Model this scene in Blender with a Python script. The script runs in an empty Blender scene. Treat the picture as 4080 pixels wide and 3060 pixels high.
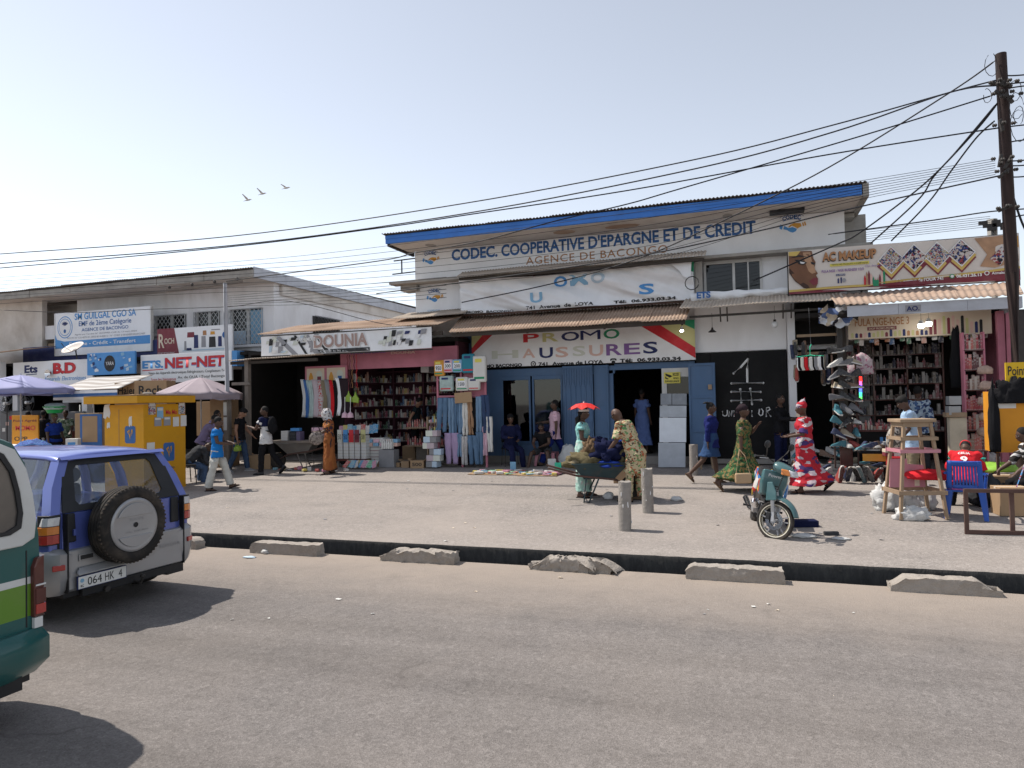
import bpy, bmesh, math, random
from mathutils import Vector, Matrix, noise
R = math.radians
random.seed(11)
SC = bpy.context.scene
COL = SC.collection
# ------------------------------------------------------------------ camera
YAW, PITCH, ROLL, FPX = R(18.7), R(1.4), R(-1.2), 2800.0
CAM = Vector((0, 0, 2.12))
_F = Vector((-math.sin(YAW)*math.cos(PITCH), math.cos(YAW)*math.cos(PITCH), math.sin(PITCH)))
_R0 = Vector((math.cos(YAW), math.sin(YAW), 0)); _U0 = _R0.cross(_F)
_R = math.cos(ROLL)*_R0 + math.sin(ROLL)*_U0
_U = -math.sin(ROLL)*_R0 + math.cos(ROLL)*_U0
cd = bpy.data.cameras.new("camera"); cam = bpy.data.objects.new("camera", cd); COL.objects.link(cam)
cam.matrix_world = Matrix(((_R.x, _U.x, -_F.x, CAM.x), (_R.y, _U.y, -_F.y, CAM.y), (_R.z, _U.z, -_F.z, CAM.z), (0, 0, 0, 1)))
cd.sensor_width = 36; cd.sensor_fit = 'HORIZONTAL'; cd.lens = 36*FPX/4080
cd.clip_start = .05; cd.clip_end = 3000
SC.camera = cam
# ------------------------------------------------------------------ sky, sun, exposure
SUN_EL, SUN_DIR = R(57), Vector((-.997, .07, 0)).normalized()
w = bpy.data.worlds.new("World"); SC.world = w; w.use_nodes = True
nt = w.node_tree; bg = nt.nodes["Background"]
sky = nt.nodes.new("ShaderNodeTexSky"); sky.sky_type = 'NISHITA'; sky.sun_disc = False
sky.sun_elevation = SUN_EL; sky.sun_rotation = math.atan2(SUN_DIR.x, SUN_DIR.y)
sky.altitude = 0; sky.air_density = 1.0; sky.dust_density = .25; sky.ozone_density = 2.0
hs = nt.nodes.new('ShaderNodeHueSaturation'); hs.inputs['Saturation'].default_value = .41; nt.links.new(sky.outputs[0], hs.inputs['Color'])
nt.links.new(hs.outputs[0], bg.inputs[0]); bg.inputs[1].default_value = .104
sd = bpy.data.lights.new("sun", 'SUN'); sd.energy = 3.1; sd.angle = R(.6); sd.color = (1, .93, .84)
sun = bpy.data.objects.new("sun", sd); COL.objects.link(sun)
_sv = Vector((SUN_DIR.x*math.cos(SUN_EL), SUN_DIR.y*math.cos(SUN_EL), math.sin(SUN_EL)))
sun.rotation_euler = _sv.to_track_quat('Z', 'Y').to_euler(); sun.location = (-20, 5, 25)
vs = SC.view_settings; vs.view_transform = 'Standard'; vs.look = 'None'; vs.exposure = .84; vs.gamma = 1; vs.use_curve_mapping = False
SC.render.engine = 'CYCLES'
SC.cycles.max_bounces = 6; SC.cycles.transparent_max_bounces = 8; SC.cycles.use_denoising = True
SC.cycles.sample_clamp_indirect = 6

# ------------------------------------------------------------------ photograph pixel -> world
def ray(x, y): return (x-2040)/FPX*_R - (y-1530)/FPX*_U + _F
def at(x, y, Y): r = ray(x, y); return CAM + r*(Y/r.y)
def atX(x, y, X): r = ray(x, y); return CAM + r*(X/r.x)
KE, SL, Z0 = 9.1, .04, .12
def gz(Y): return 0 if Y < KE else Z0 + SL*(min(Y, 18.4)-KE)
def gp(x, y):
    r = ray(x, y); t = (Z0-SL*KE-CAM.z)/(r.z-SL*r.y); p = CAM + r*t
    if p.y < KE: p = CAM + r*(-CAM.z/r.z)
    return p
def gnd(X, Y): return Vector((X, Y, gz(Y)))

# ------------------------------------------------------------------ materials
MC = {}
def _mix(nt, f, a, b, mode='MIX'):
    n = nt.nodes.new("ShaderNodeMix"); n.data_type = 'RGBA'; n.blend_type = mode
    for s, v in ((0, f), (6, a), (7, b)):
        if hasattr(v, 'is_linked') or hasattr(v, 'links'): nt.links.new(v, n.inputs[s])
        elif s == 0: n.inputs[0].default_value = v
        else: n.inputs[s].default_value = (*v, 1) if len(v) == 3 else v
    return n.outputs[2]
def _ramp(nt, fac, stops, const=False):
    n = nt.nodes.new("ShaderNodeValToRGB"); nt.links.new(fac, n.inputs[0]); e = n.color_ramp.elements
    if const: n.color_ramp.interpolation = 'CONSTANT'
    while len(e) > 1: e.remove(e[-1])
    for i, (p, c) in enumerate(stops):
        q = e[0] if i == 0 else e.new(p)
        q.position = p; q.color = (*c, 1) if len(c) == 3 else c
    return n.outputs[0]
def _noise(nt, sc, det=5, vec=None, rough=.55, dist=0):
    n = nt.nodes.new("ShaderNodeTexNoise"); n.inputs['Scale'].default_value = sc; n.inputs['Detail'].default_value = det
    n.inputs['Roughness'].default_value = rough; n.inputs['Distortion'].default_value = dist
    if vec is not None: nt.links.new(vec, n.inputs['Vector'])
    return n.outputs[0]
def _coord(nt, kind='Object', sc=None, loc=None, rot=None):
    t = nt.nodes.new("ShaderNodeTexCoord"); o = t.outputs[kind]
    if sc or loc or rot:
        m = nt.nodes.new("ShaderNodeMapping"); nt.links.new(o, m.inputs[0]); o = m.outputs[0]
        if sc: m.inputs['Scale'].default_value = sc
        if loc: m.inputs['Location'].default_value = loc
        if rot: m.inputs['Rotation'].default_value = rot
    return o
def _math(nt, op, a, b=0.0, clamp=False):
    n = nt.nodes.new("ShaderNodeMath"); n.operation = op; n.use_clamp = clamp
    for i, v in ((0, a), (1, b)):
        if hasattr(v, 'links'): nt.links.new(v, n.inputs[i])
        else: n.inputs[i].default_value = v
    return n.outputs[0]
def newmat(name):
    m = bpy.data.materials.new(name); m.use_nodes = True; MC[name] = m
    return m, m.node_tree, m.node_tree.nodes["Principled BSDF"]
def mat(name, col, rough=.8, var=.12, scale=4., metal=0, spec=.3, bump=0, bscale=40, dirt=0, dcol=(.22, .17, .12), dscale=2.,
        coat=0, trans=0, rnd=0, stretch=None, alpha=1, emit=0, coord='Object'):
    if name in MC: return MC[name]
    m, nt, b = newmat(name)
    v = _coord(nt, coord, stretch)
    f = _noise(nt, scale, 6, v)
    c = _mix(nt, f, [max(0, x*(1-var*1.6)) for x in col], [min(1, x*(1+var*1.2)) for x in col])
    if dirt:
        d = _ramp(nt, _noise(nt, dscale, 8, v, .62, .4), [(.45, (0, 0, 0)), (.72, (dirt,)*3)])
        c = _mix(nt, d, c, dcol)
    if rnd:
        oi = nt.nodes.new("ShaderNodeObjectInfo"); h = nt.nodes.new("ShaderNodeHueSaturation")
        h.inputs['Value'].default_value = 1
        nt.links.new(_math(nt, 'ADD', _math(nt, 'MULTIPLY', oi.outputs['Random'], 2*rnd), 1-rnd), h.inputs['Value'])
        nt.links.new(c, h.inputs['Color']); c = h.outputs[0]
    nt.links.new(c, b.inputs['Base Color'])
    b.inputs['Roughness'].default_value = rough; b.inputs['Metallic'].default_value = metal
    b.inputs['Specular IOR Level'].default_value = spec; b.inputs['Coat Weight'].default_value = coat
    b.inputs['Transmission Weight'].default_value = trans; b.inputs['Alpha'].default_value = alpha
    if emit: b.inputs['Emission Color'].default_value = (*col, 1); b.inputs['Emission Strength'].default_value = emit
    if bump:
        bn = nt.nodes.new("ShaderNodeBump"); bn.inputs['Strength'].default_value = bump; bn.inputs['Distance'].default_value = .02
        nt.links.new(_noise(nt, bscale, 6, v), bn.inputs['Height']); nt.links.new(bn.outputs[0], b.inputs['Normal'])
    return m
def pmat(name, cols, scale=14, rough=.85, stretch=None, kind='voronoi', rough_n=0):
    """printed cloth / packaging: flat patches of several colours"""
    if name in MC: return MC[name]
    m, nt, b = newmat(name); v = _coord(nt, 'Object', stretch)
    if kind == 'voronoi':
        wv = nt.nodes.new("ShaderNodeVectorMath"); wv.operation = 'ADD'; nt.links.new(v, wv.inputs[0])
        nn = nt.nodes.new("ShaderNodeTexNoise"); nn.inputs['Scale'].default_value = scale*.6; nt.links.new(v, nn.inputs['Vector'])
        sc = nt.nodes.new("ShaderNodeVectorMath"); sc.operation = 'SCALE'; sc.inputs[3].default_value = .12; nt.links.new(nn.outputs[1], sc.inputs[0])
        nt.links.new(sc.outputs[0], wv.inputs[1])
        t = nt.nodes.new("ShaderNodeTexVoronoi"); t.inputs['Scale'].default_value = scale; nt.links.new(wv.outputs[0], t.inputs['Vector'])
        s = nt.nodes.new("ShaderNodeSeparateColor"); nt.links.new(t.outputs['Color'], s.inputs[0]); f = s.outputs[0]
    elif kind == 'wave':
        t = nt.nodes.new("ShaderNodeTexWave"); t.inputs['Scale'].default_value = scale; t.inputs['Distortion'].default_value = 6; t.inputs['Detail Scale'].default_value = 1.2
        t.bands_direction = 'Z'; nt.links.new(v, t.inputs['Vector']); f = t.outputs['Fac']
    else:
        f = _noise(nt, scale, 3, v, .6)
    n = len(cols); st = [(i/n if kind != 'noise' else .3+.4*i/n, c) for i, c in enumerate(cols)]
    c = _ramp(nt, f, st, True)
    nt.links.new(_mix(nt, _math(nt, 'MULTIPLY', _noise(nt, 3, 4, v), .3), c, (.06, .05, .05)), b.inputs['Base Color'])
    b.inputs['Roughness'].default_value = rough; b.inputs['Specular IOR Level'].default_value = .2
    return m
def glass(name, tint=(.5, .55, .6), alpha=.35, rough=.03):
    """thin pane: part mirror, part see-through"""
    if name in MC: return MC[name]
    m, nt, b = newmat(name)
    tr = nt.nodes.new("ShaderNodeBsdfTransparent"); tr.inputs[0].default_value = (*tint, 1)
    gl = nt.nodes.new("ShaderNodeBsdfGlossy"); gl.inputs['Roughness'].default_value = rough
    fr = nt.nodes.new("ShaderNodeLayerWeight"); fr.inputs[0].default_value = .5
    mx = nt.nodes.new("ShaderNodeMixShader")
    nt.links.new(_math(nt, 'ADD', _math(nt, 'MULTIPLY', _math(nt, 'POWER', fr.outputs['Facing'], 3.5), .7), alpha*.1, True), mx.inputs[0])
    nt.links.new(tr.outputs[0], mx.inputs[1]); nt.links.new(gl.outputs[0], mx.inputs[2])
    nt.links.new(mx.outputs[0], nt.nodes["Material Output"].inputs[0])
    return m

# ------------------------------------------------------------------ objects
WM = {}
def tag(o, label=None, cat=None, group=None, kind=None):
    if label: o['label'] = label
    if cat: o['category'] = cat
    if group: o['group'] = group
    if kind: o['kind'] = kind
    return o
def thing(name, label, cat, loc=(0, 0, 0), rz=0, group=None, kind=None):
    o = bpy.data.objects.new(name, None); COL.objects.link(o); o.empty_display_size = .1
    o.location = loc; o.rotation_euler = (0, 0, R(rz)); tag(o, label, cat, group, kind)
    WM[o] = Matrix.Translation(Vector(loc)) @ Matrix.Rotation(R(rz), 4, 'Z')
    return o
def place(o, me, par, world):
    COL.objects.link(o)
    if par is not None:
        o.parent = par; WM[o] = WM[par]
        if world: me.transform(WM[par].inverted())
    else:
        vs_ = [v.co for v in me.vertices]
        if vs_:
            x = (min(v.x for v in vs_)+max(v.x for v in vs_))/2; y = (min(v.y for v in vs_)+max(v.y for v in vs_))/2; z = min(v.z for v in vs_)
            me.transform(Matrix.Translation((-x, -y, -z))); o.location = (x, y, z)
        WM[o] = Matrix.Translation(o.location)
    return o
def basis_from(d):
    d = d.normalized(); u = Vector((0, 0, 1)) if abs(d.z) < .95 else Vector((1, 0, 0))
    a = d.cross(u).normalized(); return a, a.cross(d).normalized()
class MB:
    def __init__(s): s.v = []; s.f = []
    def add(s, vs_, fs):
        n = len(s.v); s.v += [tuple(p) for p in vs_]; s.f += [tuple(i+n for i in f) for f in fs]; return s
    def box2(s, x0, x1, y0, y1, z0, z1):
        p = [(x, y, z) for z in (z0, z1) for y in (y0, y1) for x in (x0, x1)]
        return s.add(p, [(0, 2, 3, 1), (4, 5, 7, 6), (0, 1, 5, 4), (2, 6, 7, 3), (0, 4, 6, 2), (1, 3, 7, 5)])
    def box(s, c, d, rot=None):
        m = MB().box2(-d[0]/2, d[0]/2, -d[1]/2, d[1]/2, -d[2]/2, d[2]/2)
        M_ = Matrix.Translation(Vector(c)) @ (rot.to_4x4() if rot else Matrix.Identity(4))
        return s.add([M_ @ Vector(p) for p in m.v], m.f)
    def beam(s, a, b, wd, th, up=(0, 0, 1)):
        """rectangular bar from a to b"""
        a = Vector(a); b = Vector(b); d = (b-a).normalized(); u = Vector(up)
        if abs(d.dot(u)) > .97: u = Vector((0, 1, 0))
        x = d.cross(u).normalized()*wd/2; y = x.cross(d).normalized()*th/2
        p = [q+sx*x+sy*y for q in (a, b) for sx, sy in ((-1, -1), (1, -1), (1, 1), (-1, 1))]
        return s.add(p, [(0, 1, 2, 3), (7, 6, 5, 4), (0, 4, 5, 1), (1, 5, 6, 2), (2, 6, 7, 3), (3, 7, 4, 0)])
    def loft(s, rings, cap=True, close=True):
        n = len(rings[0]); vs_ = [p for r in rings for p in r]; fs = []
        for i in range(len(rings)-1):
            for j in range(n if close else n-1):
                k = (j+1) % n; fs.append((i*n+j, i*n+k, (i+1)*n+k, (i+1)*n+j))
        if cap: fs.append(tuple(range(n-1, -1, -1))); fs.append(tuple((len(rings)-1)*n+j for j in range(n)))
        return s.add(vs_, fs)
    def tube(s, pts, r, n=8, cap=True):
        pts = [Vector(p) for p in pts]; rings = []; a = None
        for i, p in enumerate(pts):
            d = (pts[min(i+1, len(pts)-1)]-pts[max(i-1, 0)])
            if a is None: a, b = basis_from(d)
            else:
                dn = d.normalized(); a = (a-dn*a.dot(dn)).normalized(); b = dn.cross(a)
            rr = r[i] if isinstance(r, (list, tuple)) else r
            rings.append([p+rr*(math.cos(t)*a+math.sin(t)*b) for t in [2*math.pi*k/n for k in range(n)]])
        return s.loft(rings, cap)
    def cyl(s, a, b, r0, r1=None, n=12): return s.tube([a, b], [r0, r1 if r1 is not None else r0], n)
    def lathe(s, prof, n=16, c=(0, 0, 0), axis='Z', cap=True):
        c = Vector(c); rings = []
        for r, h in prof:
            rg = []
            for k in range(n):
                t = 2*math.pi*k/n; x, y = r*math.cos(t), r*math.sin(t)
                rg.append(c+Vector((x, y, h) if axis == 'Z' else ((h, x, y) if axis == 'X' else (y, h, x))))
            rings.append(rg)
        return s.loft(rings, cap)
    def ell(s, c, rad, rot=None, n=12, m=8):
        rad = (rad,)*3 if isinstance(rad, (int, float)) else rad; c = Vector(c); rings = []
        for i in range(m+1):
            ph = -math.pi/2+math.pi*i/m; cr = max(math.cos(ph), .02)
            rg = []
            for k in range(n):
                t = 2*math.pi*k/n; p = Vector((rad[0]*cr*math.cos(t), rad[1]*cr*math.sin(t), rad[2]*math.sin(ph)))
                rg.append(c+(rot @ p if rot else p))
            rings.append(rg)
        return s.loft(rings)
    def prism(s, poly, y0, y1, plane='xz'):
        """poly of (u,v) extruded: xz -> between y0,y1 ; xy -> between z ; yz -> between x"""
        g = {'xz': lambda u, v, d: (u, d, v), 'xy': lambda u, v, d: (u, v, d), 'yz': lambda u, v, d: (d, u, v)}[plane]
        n = len(poly); a = [g(u, v, y0) for u, v in poly]; b = [g(u, v, y1) for u, v in poly]
        return s.add(a+b, [tuple(range(n)), tuple(range(2*n-1, n-1, -1))]+[(i, (i+1) % n+0, (i+1) % n+n, i+n) for i in range(n)])
    def grid(s, fn, nu, nv):
        vs_ = [fn(i/nu, j/nv) for j in range(nv+1) for i in range(nu+1)]
        return s.add(vs_, [(j*(nu+1)+i, j*(nu+1)+i+1, (j+1)*(nu+1)+i+1, (j+1)*(nu+1)+i) for j in range(nv) for i in range(nu)])
    def build(s, name, m, par=None, world=False, smooth=False, bevel=0, seg=2, sub=0, solid=0, fix=True, **tg):
        me = bpy.data.meshes.new(name); me.from_pydata(s.v, [], s.f); me.validate()
        if fix:
            bm = bmesh.new(); bm.from_mesh(me); bmesh.ops.recalc_face_normals(bm, faces=bm.faces); bm.to_mesh(me); bm.free()
        if isinstance(m, str): m = MC[m]
        me.materials.append(m)
        o = bpy.data.objects.new(name, me); place(o, me, par, world)
        if smooth:
            me.polygons.foreach_set('use_smooth', [True]*len(me.polygons)); me.set_sharp_from_angle(angle=R(42))
        if solid: k = o.modifiers.new('s', 'SOLIDIFY'); k.thickness = solid; k.offset = 0
        if bevel:
            k = o.modifiers.new('b', 'BEVEL'); k.width = bevel; k.segments = seg; k.limit_method = 'ANGLE'; k.angle_limit = R(35)
        if sub: k = o.modifiers.new('u', 'SUBSURF'); k.levels = sub; k.render_levels = sub
        if tg: tag(o, **tg)
        return o
def dup(o, par=None, loc=None, rz=None, scale=None, m=None, **tg):
    c = o.copy(); COL.objects.link(c); c.parent = par
    if loc is not None: c.location = loc
    if rz is not None: c.rotation_euler = (0, 0, R(rz))
    if scale is not None: c.scale = scale
    WM[c] = WM[par] if par else Matrix.Translation(c.location) @ c.rotation_euler.to_matrix().to_4x4()
    if tg: tag(c, **tg)
    if m is not None and c.type == 'MESH':
        c.material_slots[0].link = 'OBJECT'; c.material_slots[0].material = m
    for ch in list(o.children): dup(ch, c)
    return c
# ------------------------------------------------------------------ lettering (flat print standing a little proud)
def text_mesh(s, bold=0, shear=0, spacing=1):
    cu = bpy.data.curves.new('t', 'FONT'); cu.body = s; cu.offset = bold; cu.shear = shear; cu.space_character = spacing
    cu.resolution_u = 3
    o = bpy.data.objects.new('t', cu); COL.objects.link(o)
    me = bpy.data.meshes.new_from_object(o); COL.objects.unlink(o); bpy.data.objects.remove(o); bpy.data.curves.remove(cu)
    return me
def txt(s, P0, P1, m, par, bold=.01, shear=0, spacing=1, nrm=None, slope=0, name='lettering', th=.0):
    """fit text between lower-left P0 and upper-right P1; runs along P0->P1 horizontally, upright in z; slope: extra rise over the run"""
    me = text_mesh(s, bold, shear, spacing)
    xs = [v.co.x for v in me.vertices]; ys = [v.co.y for v in me.vertices]
    x0, x1, y0, y1 = min(xs), max(xs), min(ys), max(ys)
    P0 = Vector(P0); P1 = Vector(P1); d = Vector((P1.x-P0.x, P1.y-P0.y, 0)); h = P1.z-P0.z-slope
    n = Vector((d.y, -d.x, 0)).normalized() if nrm is None else Vector(nrm)
    for v in me.vertices:
        u = (v.co.x-x0)/(x1-x0); q = (v.co.y-y0)/(y1-y0)
        v.co = P0+d*u+Vector((0, 0, h*q+slope*u))+n*.006
    me.materials.append(MC[m] if isinstance(m, str) else m)
    o = bpy.data.objects.new(name, me); place(o, me, par, True)
    return o
def txtp(s, a, b, Y, m, par, **k):
    """a,b photo pixels of the lower-left and upper-right corner of the words, on the plane Y"""
    P0, P1 = at(*a, Y), at(*b, Y)
    return txt(s, P0, P1, m, par, **k)
def poly(name, pts, m, par, th=.004):
    """flat printed patch from world points (kept in order), thickness towards the street"""
    b = MB(); n = len(pts); b.add([Vector(p)+Vector((0, -th, 0)) for p in pts], [tuple(range(n))]); return b.build(name, m, par, world=True, fix=False)
# ================================================================== ground, road, drain, kerb blocks
def _vs(nt, v, s):
    m = nt.nodes.new('ShaderNodeVectorMath'); m.operation = 'MULTIPLY'; nt.links.new(v, m.inputs[0]); m.inputs[1].default_value = s; return m.outputs[0]
def ground_mat(name, base, dust, dust_y=None, stain=.3, sp=1.0):
    m, nt, b = newmat(name); v = nt.nodes.new('ShaderNodeNewGeometry').outputs['Position']
    big = _noise(nt, .35, 8, v, .6, .3); mid = _noise(nt, 2.2, 8, v, .65); fine = _noise(nt, 55, 4, v, .7)
    c = _mix(nt, mid, [x*.86 for x in base], [x*1.14 for x in base])
    vor = nt.nodes.new("ShaderNodeTexVoronoi"); vor.inputs['Scale'].default_value = 95; nt.links.new(v, vor.inputs['Vector'])
    sc_ = nt.nodes.new("ShaderNodeSeparateColor"); nt.links.new(vor.outputs['Color'], sc_.inputs[0])
    pebb = _ramp(nt, sc_.outputs[0], [(0, (.45,)*3), (.25, (.85,)*3), (.7, (1.05,)*3), (.9, (1.5,)*3)])
    c = _mix(nt, min(1, 1.1*sp), c, pebb, 'MULTIPLY')
    c = _mix(nt, .9*sp, c, _ramp(nt, _noise(nt, 42, 3, v, .8), [(.3, (.6,)*3), (.5, (1,)*3), (.7, (1.35,)*3)]), 'MULTIPLY')
    vo2 = nt.nodes.new("ShaderNodeTexVoronoi"); vo2.inputs['Scale'].default_value = 26; nt.links.new(v, vo2.inputs['Vector'])
    s2 = nt.nodes.new("ShaderNodeSeparateColor"); nt.links.new(vo2.outputs['Color'], s2.inputs[0])
    c = _mix(nt, .7*sp, c, _ramp(nt, s2.outputs[1], [(0, (.45,)*3), (.3, (.95,)*3), (.8, (1.05,)*3), (1, (1.6,)*3)]), 'MULTIPLY')
    c = _mix(nt, .8*sp, c, _ramp(nt, _noise(nt, 9, 9, v, .8), [(.28, (.65,)*3), (.5, (1,)*3), (.72, (1.3,)*3)]), 'MULTIPLY')
    st_ = _noise(nt, 1.3, 7, _vs(nt, v, (.06, 1.3, 1)), .6, .2)
    c = _mix(nt, .6 if dust_y else .35, c, _ramp(nt, st_, [(.3, (.72,)*3), (.5, (1,)*3), (.7, (1.22,)*3)]), 'MULTIPLY')
    vc = nt.nodes.new('ShaderNodeTexVoronoi'); vc.feature = 'DISTANCE_TO_EDGE'; vc.inputs['Scale'].default_value = .42
    wv = nt.nodes.new('ShaderNodeVectorMath'); wv.operation = 'ADD'; nt.links.new(v, wv.inputs[0]); wn = nt.nodes.new('ShaderNodeTexNoise'); wn.inputs['Scale'].default_value = 1.4; wn.inputs['Detail'].default_value = 8; nt.links.new(v, wn.inputs['Vector']); nt.links.new(wn.outputs[1], wv.inputs[1]); nt.links.new(wv.outputs[0], vc.inputs['Vector'])
    ck = _math(nt, 'MULTIPLY', _ramp(nt, vc.outputs['Distance'], [(0, (1, 1, 1)), (.012, (0, 0, 0))]), _ramp(nt, _noise(nt, .5, 4, v), [(.56, (0, 0, 0)), (.68, (.5,)*3)]))
    c = _mix(nt, ck, c, [x*.3 for x in base])
    df = _ramp(nt, big, [(.35, (0, 0, 0)), (.68, (.8, .8, .8))])
    if dust_y:
        sx = nt.nodes.new("ShaderNodeSeparateXYZ"); nt.links.new(v, sx.inputs[0])
        g = _math(nt, 'ADD', sx.outputs[1], _math(nt, 'MULTIPLY', _math(nt, 'SUBTRACT', mid, .5), 1.1))
        n_ = nt.nodes.new("ShaderNodeMapRange"); nt.links.new(g, n_.inputs[0])
        n_.inputs[1].default_value, n_.inputs[2].default_value = dust_y
        df = _mix(nt, .85, _mix(nt, .75, df, (0, 0, 0)), n_.outputs[0], 'ADD')
    c = _mix(nt, df, c, dust)
    if stain:
        st = _ramp(nt, _noise(nt, 1.1, 9, v, .7, .8), [(.57, (0, 0, 0)), (.72, (stain,)*3)])
        c = _mix(nt, st, c, [x*.45 for x in base])
        cr = _ramp(nt, _noise(nt, 4.5, 10, _vs(nt, v, (1, 2.2, 1)), .75, 1.5), [(.66, (0, 0, 0)), (.7, (stain,)*3)])
        c = _mix(nt, cr, c, [x*.4 for x in base])
    nt.links.new(c, b.inputs['Base Color']); b.inputs['Roughness'].default_value = .92; b.inputs['Specular IOR Level'].default_value = .18
    bp = nt.nodes.new("ShaderNodeBump"); bp.inputs['Strength'].default_value = .55; bp.inputs['Distance'].default_value = .012
    h = _math(nt, 'ADD', _math(nt, 'MULTIPLY', vor.outputs['Distance'], .6), fine)
    nt.links.new(h, bp.inputs['Height']); nt.links.new(bp.outputs[0], b.inputs['Normal'])
    return m
ground_mat('asphalt', (.17, .156, .149), (.31, .262, .222), dust_y=(6.5, 8.6), stain=.25, sp=.36)
ground_mat('plaza', (.252, .229, .213), (.332, .292, .262), stain=.3, sp=.5)
mat('kerb_concrete', (.34, .305, .27), .95, .18, 9, bump=.9, bscale=26, dirt=.45, dcol=(.18, .15, .12), dscale=5)
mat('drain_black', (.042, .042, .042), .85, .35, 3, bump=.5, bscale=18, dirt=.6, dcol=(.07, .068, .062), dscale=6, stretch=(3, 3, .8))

def sheet(name, m, fn, nx, ny, **k): return MB().grid(fn, nx, ny).build(name, m, None, fix=False, **k)
o = sheet('road', 'asphalt', lambda u, v: (-400+800*u, -300+308.66*v, 0), 2, 2, kind='structure')
o = MB()
o.grid(lambda u, v: (-400+800*u, KE+.03+(18.4-KE-.03)*v, gz(KE+.03+(18.4-KE-.03)*v-1e-6) if v < .999 else gz(18.4)), 1, 4)
o.grid(lambda u, v: (-400+800*u, 18.4+900*v, gz(18.4)), 1, 1)
o.build('plaza_ground', 'plaza', None, fix=False, kind='structure')
# broken plaza edge and the black drain wall below it
b = MB(); n = 520; top = []
for i in range(n+1):
    X = -40+75*i/n; e = noise.noise((X*1.7, 0, 3))*.012+noise.noise((X*9, 4, 3))*.008
    top.append((X, KE+e, Z0-.004+noise.noise((X*6, 9, 1))*.006))
vs_ = []
for (X, Y, Z) in top: vs_ += [(X, KE+.05, gz(KE+.05)+.002), (X, Y, Z), (X, Y-.012, Z-.03+noise.noise((X*5, 2, 8))*.008), (X, KE+.006+noise.noise((X*3, 2, 2))*.012, -.16), (X, KE, -.5)]
b.add(vs_, [(5*i+j, 5*i+5+j, 5*i+6+j, 5*i+1+j) for i in range(n) for j in range(1, 4)])
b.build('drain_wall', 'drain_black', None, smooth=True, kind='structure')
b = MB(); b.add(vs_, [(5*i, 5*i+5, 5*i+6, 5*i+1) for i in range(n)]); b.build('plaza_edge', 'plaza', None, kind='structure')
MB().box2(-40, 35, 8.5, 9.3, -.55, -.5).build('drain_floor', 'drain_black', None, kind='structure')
b = MB(); n = 400
vs_ = []
for i in range(n+1):
    X = -40+75*i/n; e = noise.noise((X*2, 5, 1))*.02
    vs_ += [(X, 8.655, .0), (X, 8.7+e, -.006), (X, 8.7+e, -.5)]
b.add(vs_, [(3*i+j, 3*i+3+j, 3*i+4+j, 3*i+1+j) for i in range(n) for j in (0, 1)]); b.build('road_edge', 'asphalt', None, kind='structure')

def kerb_block(xa, xb, seed, rough, label, chip=(0, 0)):
    """concrete kerb block, worn: dense grid displaced by noise, chipped ends"""
    L = xb-xa; bm = bmesh.new(); nx, ny, nz = max(8, int(L/.035)), 7, 6
    def disp(x, y, z):
        p = Vector((x*4+seed*7, y*4, z*4))
        q = Vector((x, y, z))
        n1 = noise.noise(p*1.6)*.012+noise.noise(p*5)*.006*(1+2*rough)
        top = max(0, (z-.07)/.085)
        if rough: n1 += min(0, noise.noise(p*2.2)+.05)*.07*rough*top
        for e, d in ((0, x), (1, L-x)):
            if chip[e] and d < chip[e]: q.z -= top*(chip[e]-d)*.75
        q.y += (n1 if y < .1 else -n1); q.z += n1*top*1.2; q.x += (n1 if x < L/2 else -n1)*1.5
        q.x += (.012 if x < L/2 else -.012)*top
        return (xa+q.x, 8.47+q.y, max(q.z, -.01))
    b = MB()
    for f, nu, nv in ((lambda u, v: (L*u, 0, .155*v), nx, nz), (lambda u, v: (L*u, .2*v, .155), nx, ny), (lambda u, v: (L*u, .2, .155*v), nx, nz),
                      (lambda u, v: (0, .2*u, .155*v), ny, nz), (lambda u, v: (L, .2*u, .155*v), ny, nz)):
        b.grid(lambda u, v: disp(*f(u, v)), nu, nv)
    o = b.build('kerb_block', 'kerb_concrete', None)
    bm = bmesh.new(); bm.from_mesh(o.data); bmesh.ops.remove_doubles(bm, verts=bm.verts, dist=.004); bmesh.ops.recalc_face_normals(bm, faces=bm.faces); bm.to_mesh(o.data); bm.free()
    o.data.polygons.foreach_set('use_smooth', [True]*len(o.data.polygons)); o.data.set_sharp_from_angle(angle=R(50))
    tag(o, label, 'kerb block', 'concrete blocks along the road edge')
for xa, xb, y, sd_, rg, lb, ch in (
        (660, 778, 2168, 1, .2, 'short concrete kerb block end showing beside the blue car bumper', (0, .06)),
        (995, 1262, 2208, 2, .1, 'squared concrete kerb block second from the blue car', (.05, 0)),
        (1517, 1808, 2240, 3, .8, 'crumbling concrete kerb block with rounded end below the jeans display', (.16, 0)),
        (2108, 2428, 2280, 4, 2.0, 'badly eroded concrete kerb block below the wheelbarrow of cloth', (.2, .05)),
        (2735, 3127, 2328, 5, .5, 'long concrete kerb block between the bollards and the motorcycle', (.05, 0)),
        (3550, 4000, 2375, 6, .3, 'long concrete kerb block with chipped slanting ends nearest the wooden stool', (.14, .2))):
    kerb_block(at(xa, y, 8.47).x, at(xb, y, 8.47).x, sd_, rg, lb, ch)
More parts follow.
